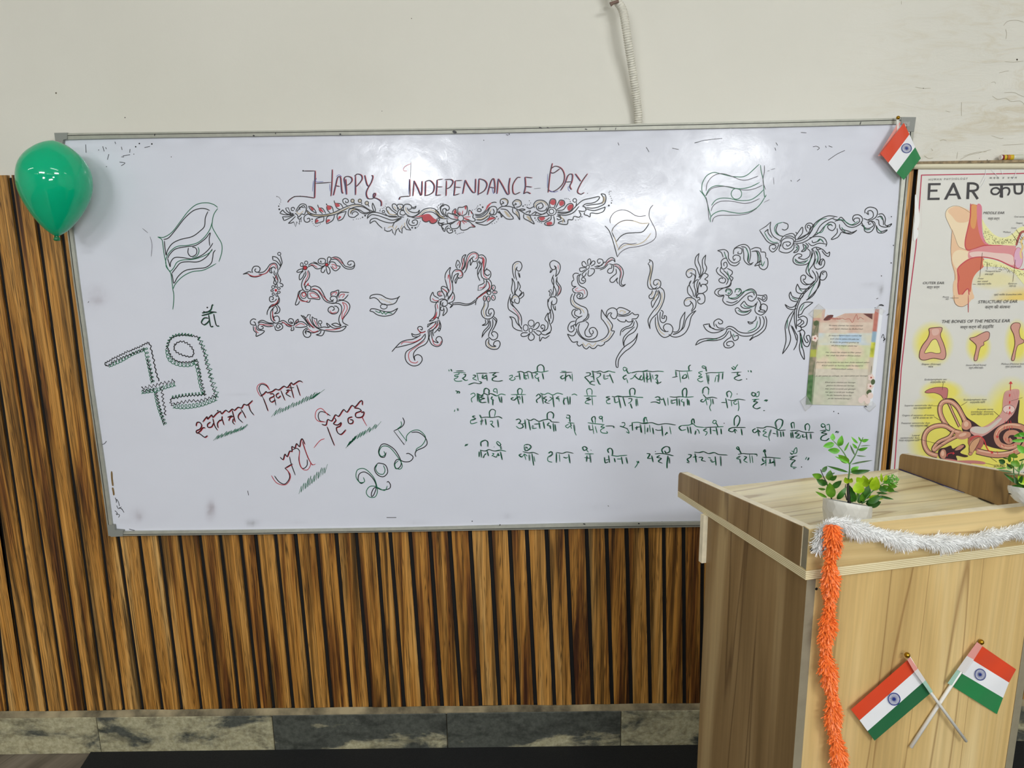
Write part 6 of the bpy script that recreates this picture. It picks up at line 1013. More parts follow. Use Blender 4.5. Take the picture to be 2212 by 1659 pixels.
duct([(1340, 900), (1290, 800), (1230, 700), (1150, 640), (1060, 640), (1015, 700), (1020, 800), (1080, 920), (1160, 1000), (1280, 1040)], 8.5)
duct([(1200, 1020), (1080, 950), (960, 950), (860, 1000), (810, 1090), (815, 1200), (870, 1290), (980, 1330)], 8.5)
duct([(1360, 1060), (1260, 1070), (1130, 1130), (1000, 1210), (940, 1260), (930, 1230), (1000, 1150), (1130, 1090), (1180, 1020)], 6)
ci.poly(A(P3, [(1300, 900), (1350, 870), (1400, 900), (1410, 960), (1350, 1000), (1290, 970)]), tb); ci.disc(*P3(1345, 925), 5, 6, tbl)
ci.poly(A(P3, [(1200, 1060), (1300, 1020), (1390, 1030), (1400, 1080), (1320, 1120), (1240, 1110)]), tb); ci.disc(*P3(1300, 1062), 9, 3.6, tbl, rot=-0.3)
ci.poly(A(P3, [(1380, 1100), (1480, 1070), (1560, 1100), (1560, 1200), (1480, 1270), (1380, 1200)]), CC('vestibule', (176, 104, 90))); ci.poly(A(P3, [(1390, 1180), (1430, 1130), (1510, 1090), (1535, 1110), (1480, 1200), (1440, 1290), (1405, 1310)]), CC('stirrup', (216, 164, 124))); ci.stroke(A(P3, [(1390, 1310), (1385, 1220), (1430, 1140), (1520, 1095), (1500, 1180), (1430, 1290)]), 1.2, bdk)
ci.stroke(A(P3, [(1480, 1270), (1600, 1300), (1750, 1320), (1920, 1300), (2050, 1240), (2110, 1150), (2110, 1020), (2040, 960), (1900, 945), (1780, 990), (1730, 1080), (1770, 1180), (1880, 1220), (1990, 1190), (2030, 1110), (1980, 1040), (1890, 1040), (1850, 1100), (1890, 1150), (1930, 1120)]), 14, dkm, taper=False)
ci.stroke(A(P3, [(1480, 1270), (1600, 1300), (1750, 1320), (1920, 1300), (2050, 1240), (2110, 1150), (2110, 1020), (2040, 960), (1900, 945), (1780, 990), (1730, 1080), (1770, 1180), (1880, 1220), (1990, 1190), (2030, 1110), (1980, 1040), (1890, 1040), (1850, 1100), (1890, 1150), (1930, 1120)]), 11, tb, taper=False)
ci.stroke(A(P3, [(1500, 1262), (1620, 1285), (1750, 1300), (1910, 1280), (2030, 1220)]), 3, tbl); ci.stroke(A(P3, [(2040, 945), (1900, 930), (1790, 975), (1730, 1060)]), 3, tbl); ci.stroke(A(P3, [(1760, 1190), (1880, 1232), (1990, 1200)]), 2, tbl)
ci.poly(A(P3, [(985, 1290), (1010, 1240), (1080, 1225), (1150, 1200), (1180, 1240), (1300, 1180), (1340, 1220), (1270, 1290), (1370, 1330), (1330, 1350), (1220, 1330), (1230, 1390), (1140, 1400), (1050, 1390), (1000, 1350)]), dkm)
ci.poly(A(P3, [(1010, 1300), (1040, 1250), (1080, 1260), (1090, 1330), (1060, 1370), (1020, 1350)]), tb); ci.disc(*P3(1045, 1300), 3.5, 6, tbl); ci.poly(A(P3, [(1200, 1260), (1260, 1200), (1320, 1200), (1270, 1250)]), tb)
ci.poly(A(P3, [(1180, 1400), (1300, 1390), (1450, 1390), (1560, 1405), (1595, 1425), (1560, 1440), (1420, 1430), (1320, 1445), (1230, 1430)]), CC('hammer', (200, 128, 122))); ci.poly(A(P3, [(1060, 1370), (1130, 1370), (1230, 1390), (1320, 1450), (1200, 1430), (1090, 1400)]), CC('membrane', (206, 126, 120))); ci.disc(*P3(1400, 1305), 4, 3.4, tb); ci.ring(*P3(1400, 1305), 4, 3.4, 0.8, bdk)
rar = CC('arrow_red', (214, 60, 66))
def arrow(pts, wd, hs):
    p = A(P3, pts); ci.stroke(p, wd, rar, taper=False); (a, b), (c, d) = p[-2], p[-1]; l = math.hypot(c-a, d-b); tx, ty = (c-a)/l, (d-b)/l
    ci.poly([(c+tx*hs, d+ty*hs), (c-ty*hs*0.7, d+tx*hs*0.7), (c+ty*hs*0.7, d-tx*hs*0.7)], rar, smooth=False)
arrow([(1912, 500), (1915, 455), (1917, 410)], 1.4, 6); arrow([(1395, 1130), (1440, 1090), (1510, 1080), (1570, 1120), (1600, 1200), (1630, 1260), (1670, 1285)], 2, 5); arrow([(1100, 1340), (1110, 1310), (1150, 1295), (1175, 1298)], 1.6, 4.5); arrow([(1775, 1000), (1750, 1040), (1745, 1080)], 1.2, 5)
for y in (540, 630, 700, 760): ci.stroke(A(P3, [(1905, y), (1900, y+34)]), 2.6, rar, smooth=False, taper=False)
for x, y, dx, dy in ((1870, 760, -6, 30), (1895, 770, 0, 40), (1915, 770, 8, 34), (1850, 880, -14, 36), (1885, 880, -4, 40), (1915, 880, 6, 40), (1835, 950, -4, 40), (1870, 950, -6, 40), (1900, 955, -2, 50), (1930, 950, 4, 36), (1820, 1190, 12, 30), (1775, 1185, 10, 28), (1740, 1270, 12, 40), (1955, 1260, 8, 40), (1850, 1100, 4, 40), (1890, 1110, -8, 40), (1950, 1180, -4, 30)): ci.stroke(A(P3, [(x, y), (x+dx, y+dy)]), 1.2, rar, smooth=False, taper=False)
_k = ci.k; _o = ci.build('inner_ear_print', ch, 'printed inner ear with looping ducts and spiral')
ci = Ink(wallcast(YP-0.0006)); ci.k = _k
# leader lines
for pr in (((1055, 395), (1040, 490)), ((925, 690), (1020, 690)), ((1360, 640), (1280, 690)), ((935, 830), (1220, 1000)), ((830, 940), (870, 980)), ((750, 1120), (1060, 1195)), ((1700, 760), (1780, 830)), ((1595, 1425), (1700, 1450)), ((1400, 1430), (1430, 1455)), ((2066, 585), (1920, 630)), ((1640, 1340), (1740, 1410))): ci.stroke(A(P3, pr), 0.7, outl, smooth=False, taper=False)
for pr in (((1035, 1060), (1000, 1390)), ((1105, 1200), (1102, 1290)), ((1490, 1155), (1455, 1460)), ((1440, 790), (1530, 920)), ((1500, 740), (1600, 880)), ((1590, 670), (1608, 690)), ((900, 1492), (945, 1494))): ci.stroke(A(Q, pr), 0.7, outl, smooth=False, taper=False)
ci.stroke(A(P2, [(635, 15), (708, 15)]), 0.7, outl, smooth=False, taper=False)
_k = ci.k; _o = ci.build('leader_lines', ch, 'thin leader lines')
_o['kind'] = 'stuff'
ci = Ink(wallcast(YP-0.0006)); ci.k = _k
# heading letters
hd = CC('heading', (62, 60, 62)); cap_ = CC('caption', (92, 90, 92))
def bar(f, pts): ci.poly(A(f, pts), hd, smooth=False)
bar(Q, [(290, 100), (460, 98), (459, 126), (322, 128), (318, 190), (416, 188), (415, 216), (317, 218), (310, 302), (446, 300), (444, 330), (280, 332)])
bar(Q, [(628, 92), (648, 92), (744, 318), (704, 320), (638, 150), (545, 326), (506, 326)]); bar(Q, [(572, 246), (706, 243), (716, 268), (560, 271)])
bar(Q, [(826, 88), (862, 88), (852, 318), (815, 318)])
ci.stroke(A(Q, [(845, 102), (920, 104), (968, 130), (970, 175), (930, 202), (850, 207)]), 4.6, hd, taper=False); ci.stroke(A(Q, [(900, 208), (972, 318)]), 5.0, hd, smooth=False, taper=False)
bar(Q, [(1130, 106), (1640, 98), (1640, 126), (1140, 136)]); bar(Q, [(1285, 108), (1318, 108), (1320, 300), (1278, 296)])
ci.stroke(A(Q, [(1290, 205), (1240, 165), (1180, 175), (1158, 215), (1185, 250), (1240, 248), (1285, 205), (1340, 165), (1395, 170), (1410, 215), (1385, 270)]), 3.6, hd); ci.stroke(A(Q, [(1280, 262), (1312, 290)]), 5, hd, smooth=False, taper=False)
ci.stroke(A(Q, [(1480, 120), (1482, 200), (1500, 238), (1560, 240), (1585, 200), (1585, 120)]), 4.2, hd, taper=False); ci.stroke(A(Q, [(1640, 120), (1640, 290)]), 4.4, hd, smooth=False, taper=False)
_o = ci.build('heading_lettering', ch, 'large black heading EAR and its Hindi word')
T = [[], [], []]
def tx(s, a, b, m_=None, xh=None, sh=0.0): text_mesh(T, s, a[0], a[1], b[0], b[1], YP-0.0022, m_ or cap_, xh=xh, shear=sh)
tx('H U M A N   P H Y S I O L O G Y', Q(295, 64), Q(832, 50), xh=3.6); tx('म न व   र   र च न', Q(1132, 42), Q(1510, 38), xh=3.4)
tx('MIDDLE EAR', Q(1050, 527), Q(1340, 524), hd, 4.3, 0.1); tx('मध्य कर्ण', Q(1112, 604), Q(1270, 604), xh=4); tx('OUTER EAR', Q(216, 1492), Q(508, 1492), hd, 4.3, 0.1); tx('बाह्य कर्ण', Q(270, 1550), Q(444, 1550), xh=4)
tx('Temporal bone', Q(1076, 1324), Q(1285, 1322), xh=2.8); tx('शंख हड्डी', Q(1072, 1366), Q(1185, 1366), xh=2.8); tx('Outer', Q(975, 1424), Q(1055, 1424), xh=2.8); tx('ear canal', Q(968, 1462), Q(1108, 1462), xh=2.8); tx('बाह्य कर्ण नलिका', Q(968, 1500), Q(1158, 1498), xh=2.6)
tx('Eardrum', Q(1398, 1494), Q(1510, 1494), xh=2.8); tx('कर्ण पटह', Q(1405, 1528), Q(1498, 1528), xh=2.6); tx('Eustachian tube', Q(1365, 1646), Q(1580, 1640), xh=2.8); tx('यूस्टे नलिका', Q(1196, 1648), Q(1350, 1646), xh=2.6)
tx('Malleus', Q(1325, 784), Q(1424, 784), xh=2.8); tx('Incus', Q(1436, 726), Q(1502, 726), xh=2.8); tx('Stapes', Q(1502, 658), Q(1590, 658), xh=2.8); tx('Oval window', Q(1475, 572), Q(1640, 572), xh=2.8); tx('Pinna', P2(568, 14), P2(622, 12), xh=2.8); tx('कर्ण', P2(592, 32), P2(620, 32), xh=2.6)
tx('STRUCTURE OF EAR', P2(884, 64), P2(1234, 58), hd, 5.2, 0.15); tx('कर्ण की संरचना', P2(945, 110), P2(1170, 108), hd, 4.8)
tx('THE BONES OF THE MIDDLE EAR', P2(558, 240), P2(1168, 232), hd, 5.2, 0.1); tx('मध्य कर्ण की हड्डियां', P2(724, 290), P2(1022, 284), hd, 4.8)
tx('Stapes (Stirrup)', P3(776, 168), P3(1018, 168), xh=3, sh=0.15); tx('रकाब', P3(860, 202), P3(922, 202), xh=2.8); tx('Incus (Anvil bone)', P3(1346, 180), P3(1600, 178), xh=3, sh=0.15); tx('स्थूण (निहाई हड्डी)', P3(1380, 216), P3(1562, 214), xh=2.8); tx('Malleus (Hammer bone)', P3(1796, 166), P3(2110, 164), xh=3, sh=0.15); tx('मुग्दर (मुग्दरक हड्डी)', P3(1848, 200), P3(2052, 200), xh=2.8)
for s, h, a, b, y in (('Endolymphatic sac', 'अन्तर्लसिका कोष', 815, 1098, 366), ('Superior semicircular duct', 'ऊर्ध्व अर्धवृत्ताकार वाहिनी', 558, 920, 698), ('Endolymphatic duct', 'अन्तर्लसिका वाहिनी', 1318, 1608, 624), ('Organs of sensation of motion', 'गति के आभास का अंग', 528, 936, 824), ('Posterior semicircular duct', 'पश्च अर्धवृत्ताकार वाहिनी', 518, 882, 924)):
    tx(s, P3(a, y), P3(b, y-4), xh=3); c_ = (a+b)/2; tx(h, P3(c_-70, y+34), P3(b-20, y+32), xh=2.8)
tx('Lateral', P3(655, 1080), P3(748, 1080), xh=3); tx('semicircular duct', P3(506, 1112), P3(748, 1110), xh=3); tx('पार्श्व अर्धवृत्ताकार वाहिनी', P3(485, 1144), P3(748, 1144), xh=2.8)
tx('Acoustic nerve', P3(1486, 746), P3(1692, 744), xh=3); tx('(vestibular division)', P3(1410, 778), P3(1688, 776), xh=3); tx('श्रवण तंत्रिका (प्रघाण भाग)', P3(1408, 810), P3(1694, 808), xh=2.8)
tx('SOUND', P3(1700, 1478), P3(1842, 1476), hd, 4.6, 0.1); tx('hammer (malleus)', P3(1330, 1492), P3(1612, 1486), xh=3); tx('THE EXTERNAL', P3(1735, 1582), P3(2120, 1574), hd, 5, 0.1)
build_text(T, 'caption_lettering', ch, 'small printed captions')['kind'] = 'stuff'
# glints painted as pale patches on the chart's left edge, plus white film creases
fm = Ink(wallcast(YP-0.0026)); 
for q in ([(1977, 420), (1984, 446), (1986, 480), (1978, 500), (1976, 470)], [(1975, 480), (1984, 505), (1974, 520)]): fm.poly(q, plastic_clear('film_glint', (252, 252, 250), 0.9))
for q in ([(2131, 366), (2128, 378), (2118, 396)], [(2141, 366), (2160, 385)], [(2163, 366), (2166, 376)], [(2197, 366), (2190, 384), (2180, 392)], [(2114, 408), (2122, 400), (2130, 384)]): fm.stroke(q, 1.0, M['white_cloth'])
fm.build('film_creases_and_glints', ch)['kind'] = 'stuff'
# rod the chart hangs from
ra, rb = onY(1972, 359, 0.004), onY(2212, 358.6, 0.004); rr = (onY(2100, 352, 0.004)-onY(2100, 366, 0.004)).length/2; rb = ra+(rb-ra)*2.2
mesh_obj('hanging_rod', *tube_mesh([ra, rb], rr, 20), [M['cream_rod']], ch, smooth=False)['label'] = 'cream plastic rod along the top of the chart'
# glue stick lying on the strip
ga = onY(2160, 342.5, 0.008); gr_ = 0.0078; ga.z = ZLT+gr_; gs = empty('glue_stick', (ga.x, ga.y, ZLT)); tag(gs, 'small glue stick with a yellow and maroon banded end lying above the ear chart', 'glue stick')
cs = [(0, 0.004, 'white_paper2', (232, 222, 214)), (0.004, 0.009, 'maroon_band', (128, 36, 40)), (0.009, 0.016, 'yellow_band', (206, 176, 40)), (0.016, 0.018, 'dark_band', (60, 50, 20)), (0.018, 0.026, 'orange_band', (196, 120, 50)), (0.026, 0.036, 'yellow_band', (206, 176, 40))]
for a, b, nm, c in cs:
    if nm not in M: M[nm] = mat(nm, c, 0.35)
    mesh_obj('label_band', *tube_mesh([ga+Vector((a, 0, 0)), ga+Vector((b, 0, 0))], gr_*(0.88 if a == 0 else 1), 20), [M[nm]], gs)
mesh_obj('cap', *tube_mesh([ga+Vector((0.0362, 0, 0)), ga+Vector((0.040, 0, 0)), ga+Vector((0.064, 0, 0)), ga+Vector((0.066, 0, 0))], [gr_*0.98, gr_*1.06, gr_*1.06, gr_*0.9], 20), [mat('frosted_cap', (206, 206, 190), 0.25)], gs, smooth=False)
mesh_obj('tip', *tube_mesh([ga+Vector((0.0662, 0, 0)), ga+Vector((0.074, 0, 0)), ga+Vector((0.080, 0, 0))], [gr_*0.55, gr_*0.5, gr_*0.2], 16), [mat('brown_tip', (130, 92, 66), 0.5)], gs)
# ------------------------------------------------------------------ lectern
HH = 0.62; ZS = CAM.z-HH       # underside of the tray slab
FL = onZ(1740, 1254, ZS); BL = onZ(1463.5, 1073, ZS); FRp = onZ(2212, 1196, ZS)
eF = (FRp-FL); eF.z = 0; eF.normalize(); eL = (BL-FL); DL = eL.length; eL.normalize()
ROT = math.atan2(eF.y, eF.x); NF = Vector((eF.y, -eF.x, 0))      # outward normal of the front face
ZSt_f = zcol(FL, 1233); ZSt_b = zcol(BL, 1060.6); ZTf = zcol(FL, 1143.8); ZTb = zcol(BL, 1017.5)
TW = 0.0175
BRi = onZ(1940, 1012, ZSt_b); fi = onZ(2149.6, 1089, (ZSt_f+ZSt_b)/2+0.001)
# the right wall's inner foot meets the front rail's inner face
dR = (fi-BRi); dR.z = 0; dR.normalize()
W_ = (BRi-FL).dot(eF)+0.0
q = FL-NF*TW; den = dR.x*NF.x+dR.y*NF.y; tt = ((q-BRi).x*NF.x+(q-BRi).y*NF.y)/den; FRi = BRi+dR*tt
FRo = FRi+eF*TW; FRo = FL+eF*((FRo-FL).dot(eF)+TW*0.3); BRo = BRi+eF*TW; BRo.z = BRi.z
def at(P, z): return Vector((P.x, P.y, z))
le = empty('lectern', at((FL+FRo)/2, 0)); tag(le, 'light wood grain lectern with a raised tray top, standing at the lower right', 'lectern')
lam_shaded = laminate('walnut_laminate_shaded', (112, 88, 54), (150, 122, 82), (182, 156, 112), (78, 54, 32), 'z', seed=2.0)  # same laminate, colour darkened for the sides in shade
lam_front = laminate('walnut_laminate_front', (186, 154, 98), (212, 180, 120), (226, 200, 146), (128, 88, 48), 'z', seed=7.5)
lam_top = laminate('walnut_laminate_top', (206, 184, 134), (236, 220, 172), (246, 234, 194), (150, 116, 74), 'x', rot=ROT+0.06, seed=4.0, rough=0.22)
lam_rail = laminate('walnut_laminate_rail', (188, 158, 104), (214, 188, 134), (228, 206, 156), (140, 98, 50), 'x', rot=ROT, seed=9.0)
def plymat():
    m = NT('plywood_edge'); g = m.n('ShaderNodeNewGeometry'); sp = m.n('ShaderNodeSeparateXYZ', i0=g.outputs['Position'])
    mu = m.n('ShaderNodeMath', _operation='MULTIPLY', i0=sp.outputs[2], i1=2*math.pi/0.0034); sn = m.n('ShaderNodeMath', _operation='SINE', i0=mu.outputs[0])
    nz = m.noise(m.pos((30, 30, 200)), 1, 3); ad = m.n('ShaderNodeMath', _operation='MULTIPLY_ADD', i0=nz, i1=1.2, i2=sn.outputs[0])
    m.set(Base_Color=m.ramp(ad.outputs[0], [(0.0, (190, 170, 124)), (0.7, (234, 222, 184))]), Roughness=0.5); return m.m
ply = plymat(); edge = mat('pale_edge_band', (240, 228, 198), 0.45, vary=0.08, scale=50); edge_g = mat('grey_edge_band', (142, 134, 112), 0.5, vary=0.06, scale=40)
o = mesh_obj('tray_base', *hexa([at(FL, ZS), at(FRo, ZS), at(BRo, ZS), at(BL, ZS)], [at(FL, ZSt_f), at(FRo, ZSt_f), at(BRo, ZSt_b), at(BL, ZSt_b)]), [ply, lam_top], le, [0, 1, 0, 0, 0, 0]); bevel(o, 0.0007); o['label'] = 'plywood slab with a polished grained top'
def wallh(name, a, b, thick_dir, za0, zb0, za1, zb1, mats, midx, lab=None):
    a2, b2 = a+thick_dir, b+thick_dir
    o = mesh_obj(name, *hexa([at(a, za0), at(b, zb0), at(b2, zb0), at(a2, za0)], [at(a, za1), at(b, zb1), at(b2, zb1), at(a2, za1)]), mats, le, midx)
    bm = bmesh.new(); bm.from_mesh(o.data); bmesh.ops.recalc_face_normals(bm, faces=bm.faces); bm.to_mesh(o.data); bm.free()
    if lab: o['label'] = lab
    return o
# faces order of hexa: bottom, top, side a-b, side b-b2, side b2-a2, side a2-a
def side_wall(a, b, za0, zb0, za1, zb1, mats, lab, r=0.012):
    """Upright tray side from a (front) to b (back), its top back corner rounded."""
    L_ = (b-a); L_.z = 0; ln = L_.length; L_.normalize(); s_ = (zb1-za1)/ln; pr = [(0, za0), (ln, zb0)]
    for k in range(7):
        t = math.pi/2*k/6; pr.append((ln-r+r*math.cos(t), zb1-s_*0-r+r*math.sin(t)))
    pr.append((0, za1)); n = len(pr)
    P = [at(a+L_*d, z) for d, z in pr]; B = [p+eF*TW for p in P]
    fc = [tuple(range(n)), tuple(range(n, 2*n))[::-1]]+[(i, (i+1) % n, n+(i+1) % n, n+i) for i in range(n)]
    o = mesh_obj('tray_side', P+B, fc, mats, le, [0, 0]+[1]*n); bm = bmesh.new(); bm.from_mesh(o.data); bmesh.ops.recalc_face_normals(bm, faces=bm.faces); bm.to_mesh(o.data); bm.free(); o['label'] = lab; bevel(o, 0.0009); return o
FLs = FL+eL*TW
side_wall(FLs, BL, ZSt_f, ZSt_b, ZTf-(ZTf-ZTb)*TW/DL, ZTb, [lam_shaded, edge], 'left raised side of the tray, rounded at the back')
rail_ = wallh('tray_rail', FL, FRo, -NF*TW, ZSt_f, ZSt_f, ZTf, zcol(FRo, 1094-0.1075*(proj(at(FRo, ZTf))[0]-2212)), [lam_rail, edge, edge_g], [1, 1, 0, 2, 0, 2], 'front rail of the tray with pale edging'); bevel(rail_, 0.0010)
zRb = zcol(BRi, 977.5); zRf = zcol(FRi, 1048)
side_wall(FRi, BRi, ZSt_f, ZSt_b, zRf, zRb, [laminate('walnut_laminate_inner_shaded', (132, 102, 60), (160, 128, 80), (182, 150, 98), (78, 54, 32), 'z', seed=12.0), edge], 'right raised side of the tray seen from inside')  # inner face laminate also darkened to carry its shade
# body
BFL = FL+eF*0.006+eL*0.004; BBL = onZ(1526, 1114.0, ZS)+eF*0.004; BFR0 = onZ(2240, 1290, ZS)
Rb = onP(2191, 1659, FL, NF); Rw = (Rb-FL).dot(eF); BFR = FL+eF*Rw+eL*0.004; BBR = BFR+(BBL-BFL)
ST = 0.0175; dB = (BBL-BFL); dB.z = 0; dB.normalize()
lft_ = wallh('side_panel', BFL, BBL, eF*ST, 0.0073, 0.0073, ZS-0.0002, ZS-0.0002, [lam_shaded, edge_g], [0, 0, 0, 0, 0, 1], 'left side panel')
rgt_ = wallh('side_panel', BFR-eF*ST, BBR-eF*ST, eF*ST, 0.0073, 0.0073, ZS-0.0002, ZS-0.0002, [lam_shaded, edge_g], [0, 0, 0, 0, 0, 1], 'right side panel')
fp = wallh('front_panel', BFL+eF*(ST+0.0003), BFR-eF*(ST+0.0003), eL*0.012, 0.0073, 0.0073, ZS-0.0005, ZS-0.0005, [lam_front], None, 'wide front panel with vertical grain'); bevel(fp, 0.0008)
zap = zcol(BBL, 1216)
wallh('back_apron', BBL-eF*0.010+dB*0.0005, BBR-eF*ST+dB*0.0005, dB*0.012, zap, zap, ZS, ZS, [edge], None, 'pale board across the open back below the tray')
wallh('shelf', BFL+eF*ST-dB*0.0+dB*0.01, BFR-eF*ST+dB*0.01, dB*((BBL-BFL).length-0.02), 0.35, 0.35, 0.368, 0.368, [lam_shaded], None)
def hole(px, py, off=0.0006, r=0.0034):
    p = onP(px, py, FL+NF*off, NF); n = 14
    vs = [p+eF*(r*math.cos(2*math.pi*k/n))+Vector((0, 0, r*math.sin(2*math.pi*k/n))) for k in range(n)]
    vb = [v+NF*0.0006 for v in vs]; mesh_obj('screw_hole', vs+vb, [tuple(range(n)), tuple(range(n, 2*n))]+[(i, (i+1) % n, n+(i+1) % n, n+i) for i in range(n)], [M['dot']], le)  # dark disc standing for a screw hole
hole(1754, 1187); hole(1763.5, 1272, r=0.0025, off=-0.0035)
# blue smear along the foot of the right side
bi = Ink(lambda x, y, e: onZ(x, y, ZSt_b+(ZSt_f-ZSt_b)*min(1, max(0, (y-1012)/90))+0.0008+e))
bi.stroke([(1941, 1013), (1960, 1019.5), (1985, 1028), (2010, 1037), (2035, 1047), (2060, 1056), (2084, 1064)], 2.4, mat('blue_paint_smear', (44, 44, 92), 0.5), taper=True); bi.stroke([(2038, 1050), (2082, 1065)], 1.0, M['white_cloth'], smooth=False); bi.stroke([(2113, 1075), (2148, 1089)], 2.4, M['ink_black'], smooth=False)
bi.build('paint_smear', le, 'dark blue paint smear along the joint')
# ------------------------------------------------------------------ paper flags
def flag(name, label, castf, ball, br_, stick, sw, quadrows, wheel, nrm, wave=0.0012, sleeves=None, dark=False, group=None):
    """castf(px,py,off) -> world. quadrows: list of 4 (left,right) pixel pairs bounding the three stripes."""
    c0 = castf(*ball, 0.0); rt = empty(name, castf(*stick[-1], 0.0)); tag(rt, label, 'flag', group)
    gc = 'green_cloth_dark' if dark else 'green_cloth'
    NU, NV = 18, 4
    pts = []
    for r in range(3):
        for j in range(NV+(1 if r == 2 else 0)):
            v = j/NV; a = lerp2(quadrows[r][0], quadrows[r+1][0], v); b = lerp2(quadrows[r][1], quadrows[r+1][1], v)
            for i in range(NU+1):
                u = i/NU; p = lerp2(a, b, u); pts.append(castf(p[0], p[1], wave*(1.2+math.sin(u*9+r+v)*0.9)))
    nr = NV*3+1; V = pts; Fc = []; MI = []
    for j in range(nr-1):
        for i in range(NU): Fc.append((j*(NU+1)+i, j*(NU+1)+i+1, (j+1)*(NU+1)+i+1, (j+1)*(NU+1)+i)); MI.append(j//NV)
    n0 = len(V); V = V+[p-nrm*0.0002 for p in V]; Fc += [tuple(n0+k for k in f[::-1]) for f in Fc]; MI = MI+MI
    mesh_obj('cloth', V, Fc, [M['saffron'], M['white_cloth'], M[gc]], rt, MI, smooth=True)
    wi = Ink(lambda x, y, e: castf(x, y, wave*2.2+0.0004+e)); x, y, rx, ry, rot = wheel; cq, sq = math.cos(rot), math.sin(rot)
    E_ = lambda a, k: (x+rx*k*math.cos(a)*cq-ry*k*math.sin(a)*sq, y+rx*k*math.cos(a)*sq+ry*k*math.sin(a)*cq)
    wi.stroke([E_(2*math.pi*k/32, 0.93) for k in range(32)], max(1.0, rx*0.13), M['navy'], smooth=False, closed=True)
    for k in range(24): a = 2*math.pi*k/24; wi.stroke([E_(a, 0.1), E_(a, 0.86)], max(0.45, rx*0.045), M['navy'], smooth=False, taper=False)
    wi.add([E_(2*math.pi*k/16, 0.2) for k in range(16)], [tuple(range(16))], M['navy'])
    for k in range(24): a = 2*math.pi*(k+0.5)/24; p = E_(a, 0.8); wi.disc(p[0], p[1], rx*0.03, rx*0.03, M['navy'], 6)
    wi.build('wheel_emblem', rt, 'navy blue spoked wheel')
    sp = [castf(x_, y_, o_) for (x_, y_), o_ in zip(stick, [0.0035]*len(stick))]
    mesh_obj('stick', *tube_mesh(sp, sw, 12), [M['stick']], rt, smooth=True)
    bpy_ = bmesh.new(); bmesh.ops.create_uvsphere(bpy_, u_segments=16, v_segments=10, radius=br_); me = bpy.data.meshes.new('finial'); bpy_.to_mesh(me); bpy_.free()
    for p in me.polygons: p.use_smooth = True
    me.materials.append(M['gold']); ob = bpy.data.objects.new('finial', me); COL.objects.link(ob); ob.parent = rt; ob.matrix_parent_inverse = rt.matrix_world.inverted(); ob.location = castf(ball[0], ball[1], 0.004); ob['label'] = 'gold ball on the tip'
    for k, (q, mn) in enumerate(sleeves or []):
        P = [castf(a[0], a[1], 0.0078) for a in q]; B = [p-nrm*0.0004 for p in P]; mesh_obj('sleeve', *hexa(B, P), [M[mn]], rt)
    return rt
def lerp2(a, b, k): return (a[0]+(b[0]-a[0])*k, a[1]+(b[1]-a[1])*k)
def cF(off0): return lambda x, y, o=0.0: onP(x, y, FL+NF*(off0+o)-eL*0.0, NF)
def K5(x, y): return (1740+x/4.686, 1340+y/4.686)
flag('paper_flag', 'tricolour paper flag on the lectern front, the left one of the crossed pair', cF(0.0046), K5(1030, 352), 0.0052, [K5(1045, 372), K5(1270, 735), K5(1625, 1222)], 0.0030,
     [(K5(460, 903), K5(1038, 398)), (K5(548, 1012), K5(1110, 516)), (K5(628, 1122), K5(1190, 628)), (K5(700, 1219), K5(1268, 736))], K5(898, 798)+(13.6, 14.2, -0.6), NF,
     sleeves=[([K5(1030, 400), K5(1060, 376), K5(1138, 490), K5(1100, 520)], 'pink_sleeve_and_shadow'), ([K5(1100, 520), K5(1138, 490), K5(1215, 606), K5(1185, 634)], 'sleeve_white'), ([K5(1185, 634), K5(1215, 606), K5(1290, 722), K5(1262, 740)], 'sleeve_green')], dark=True, group='crossed paper flags on the lectern')
flag('paper_flag', 'tricolour paper flag on the lectern front, the right one of the crossed pair', cF(-0.0022), K5(1778, 220), 0.0052, [K5(1756, 240), K5(1480, 650), K5(1065, 1285)], 0.0034,
     [(K5(1790, 262), K5(2132, 497)), (K5(1680, 395), K5(2060, 630)), (K5(1585, 540), K5(2000, 785)), (K5(1495, 672), K5(1938, 950))], K5(1770, 550)+(12.2, 13.2, -0.5), NF,
     sleeves=[([K5(1635, 360), K5(1738, 220), K5(1792, 260), K5(1705, 398)], 'pink_sleeve_and_shadow'), ([K5(1535, 500), K5(1635, 360), K5(1705, 398), K5(1612, 535)], 'sleeve_white'), ([K5(1438, 638), K5(1535, 500), K5(1570, 520), K5(1480, 660)], 'sleeve_green')], group='crossed paper flags on the lectern')
def K8(x, y): return (1880+x/4.486, 230+y/4.486)
cW = lambda x, y, o=0.0: onY(x, y, -0.030-o)
# the upper end of this flag leans out from the board; its stick runs down behind the cloth
def cB(x, y, o=0.0): return onY(x, y, -0.034-o)
fl3 = flag('paper_flag', 'small tricolour paper flag fixed to the upper right corner of the whiteboard', cB, K8(287, 104), 0.0052, [K8(285, 108), K8(283, 300), K8(282, 480)], 0.0036,
     [(K8(98, 455), K8(325, 158)), (K8(175, 546), K8(380, 270)), (K8(253, 640), K8(435, 395)), (K8(325, 713), K8(490, 502))], K8(352, 405)+(11.4, 10.6, 0.0), Vector((0, -1, 0)), group=None)
for c_ in fl3.children:
    if c_.name.startswith('stick'): 
        for v in c_.data.vertices: v.co.y += 0.012
    if c_.name.startswith('finial'): c_.location.y += 0.010
mesh_obj('sleeve', *hexa([onY(x, y, -0.028) for x, y in (K8(262, 170), K8(300, 150), K8(140, 480), K8(72, 480))], [onY(x, y, -0.0284) for x, y in (K8(262, 170), K8(300, 150), K8(140, 480), K8(72, 480))]), [M['pink_sleeve_and_shadow']], fl3)  # pinkish cast shadow of the flag, put in as a tinted sheet
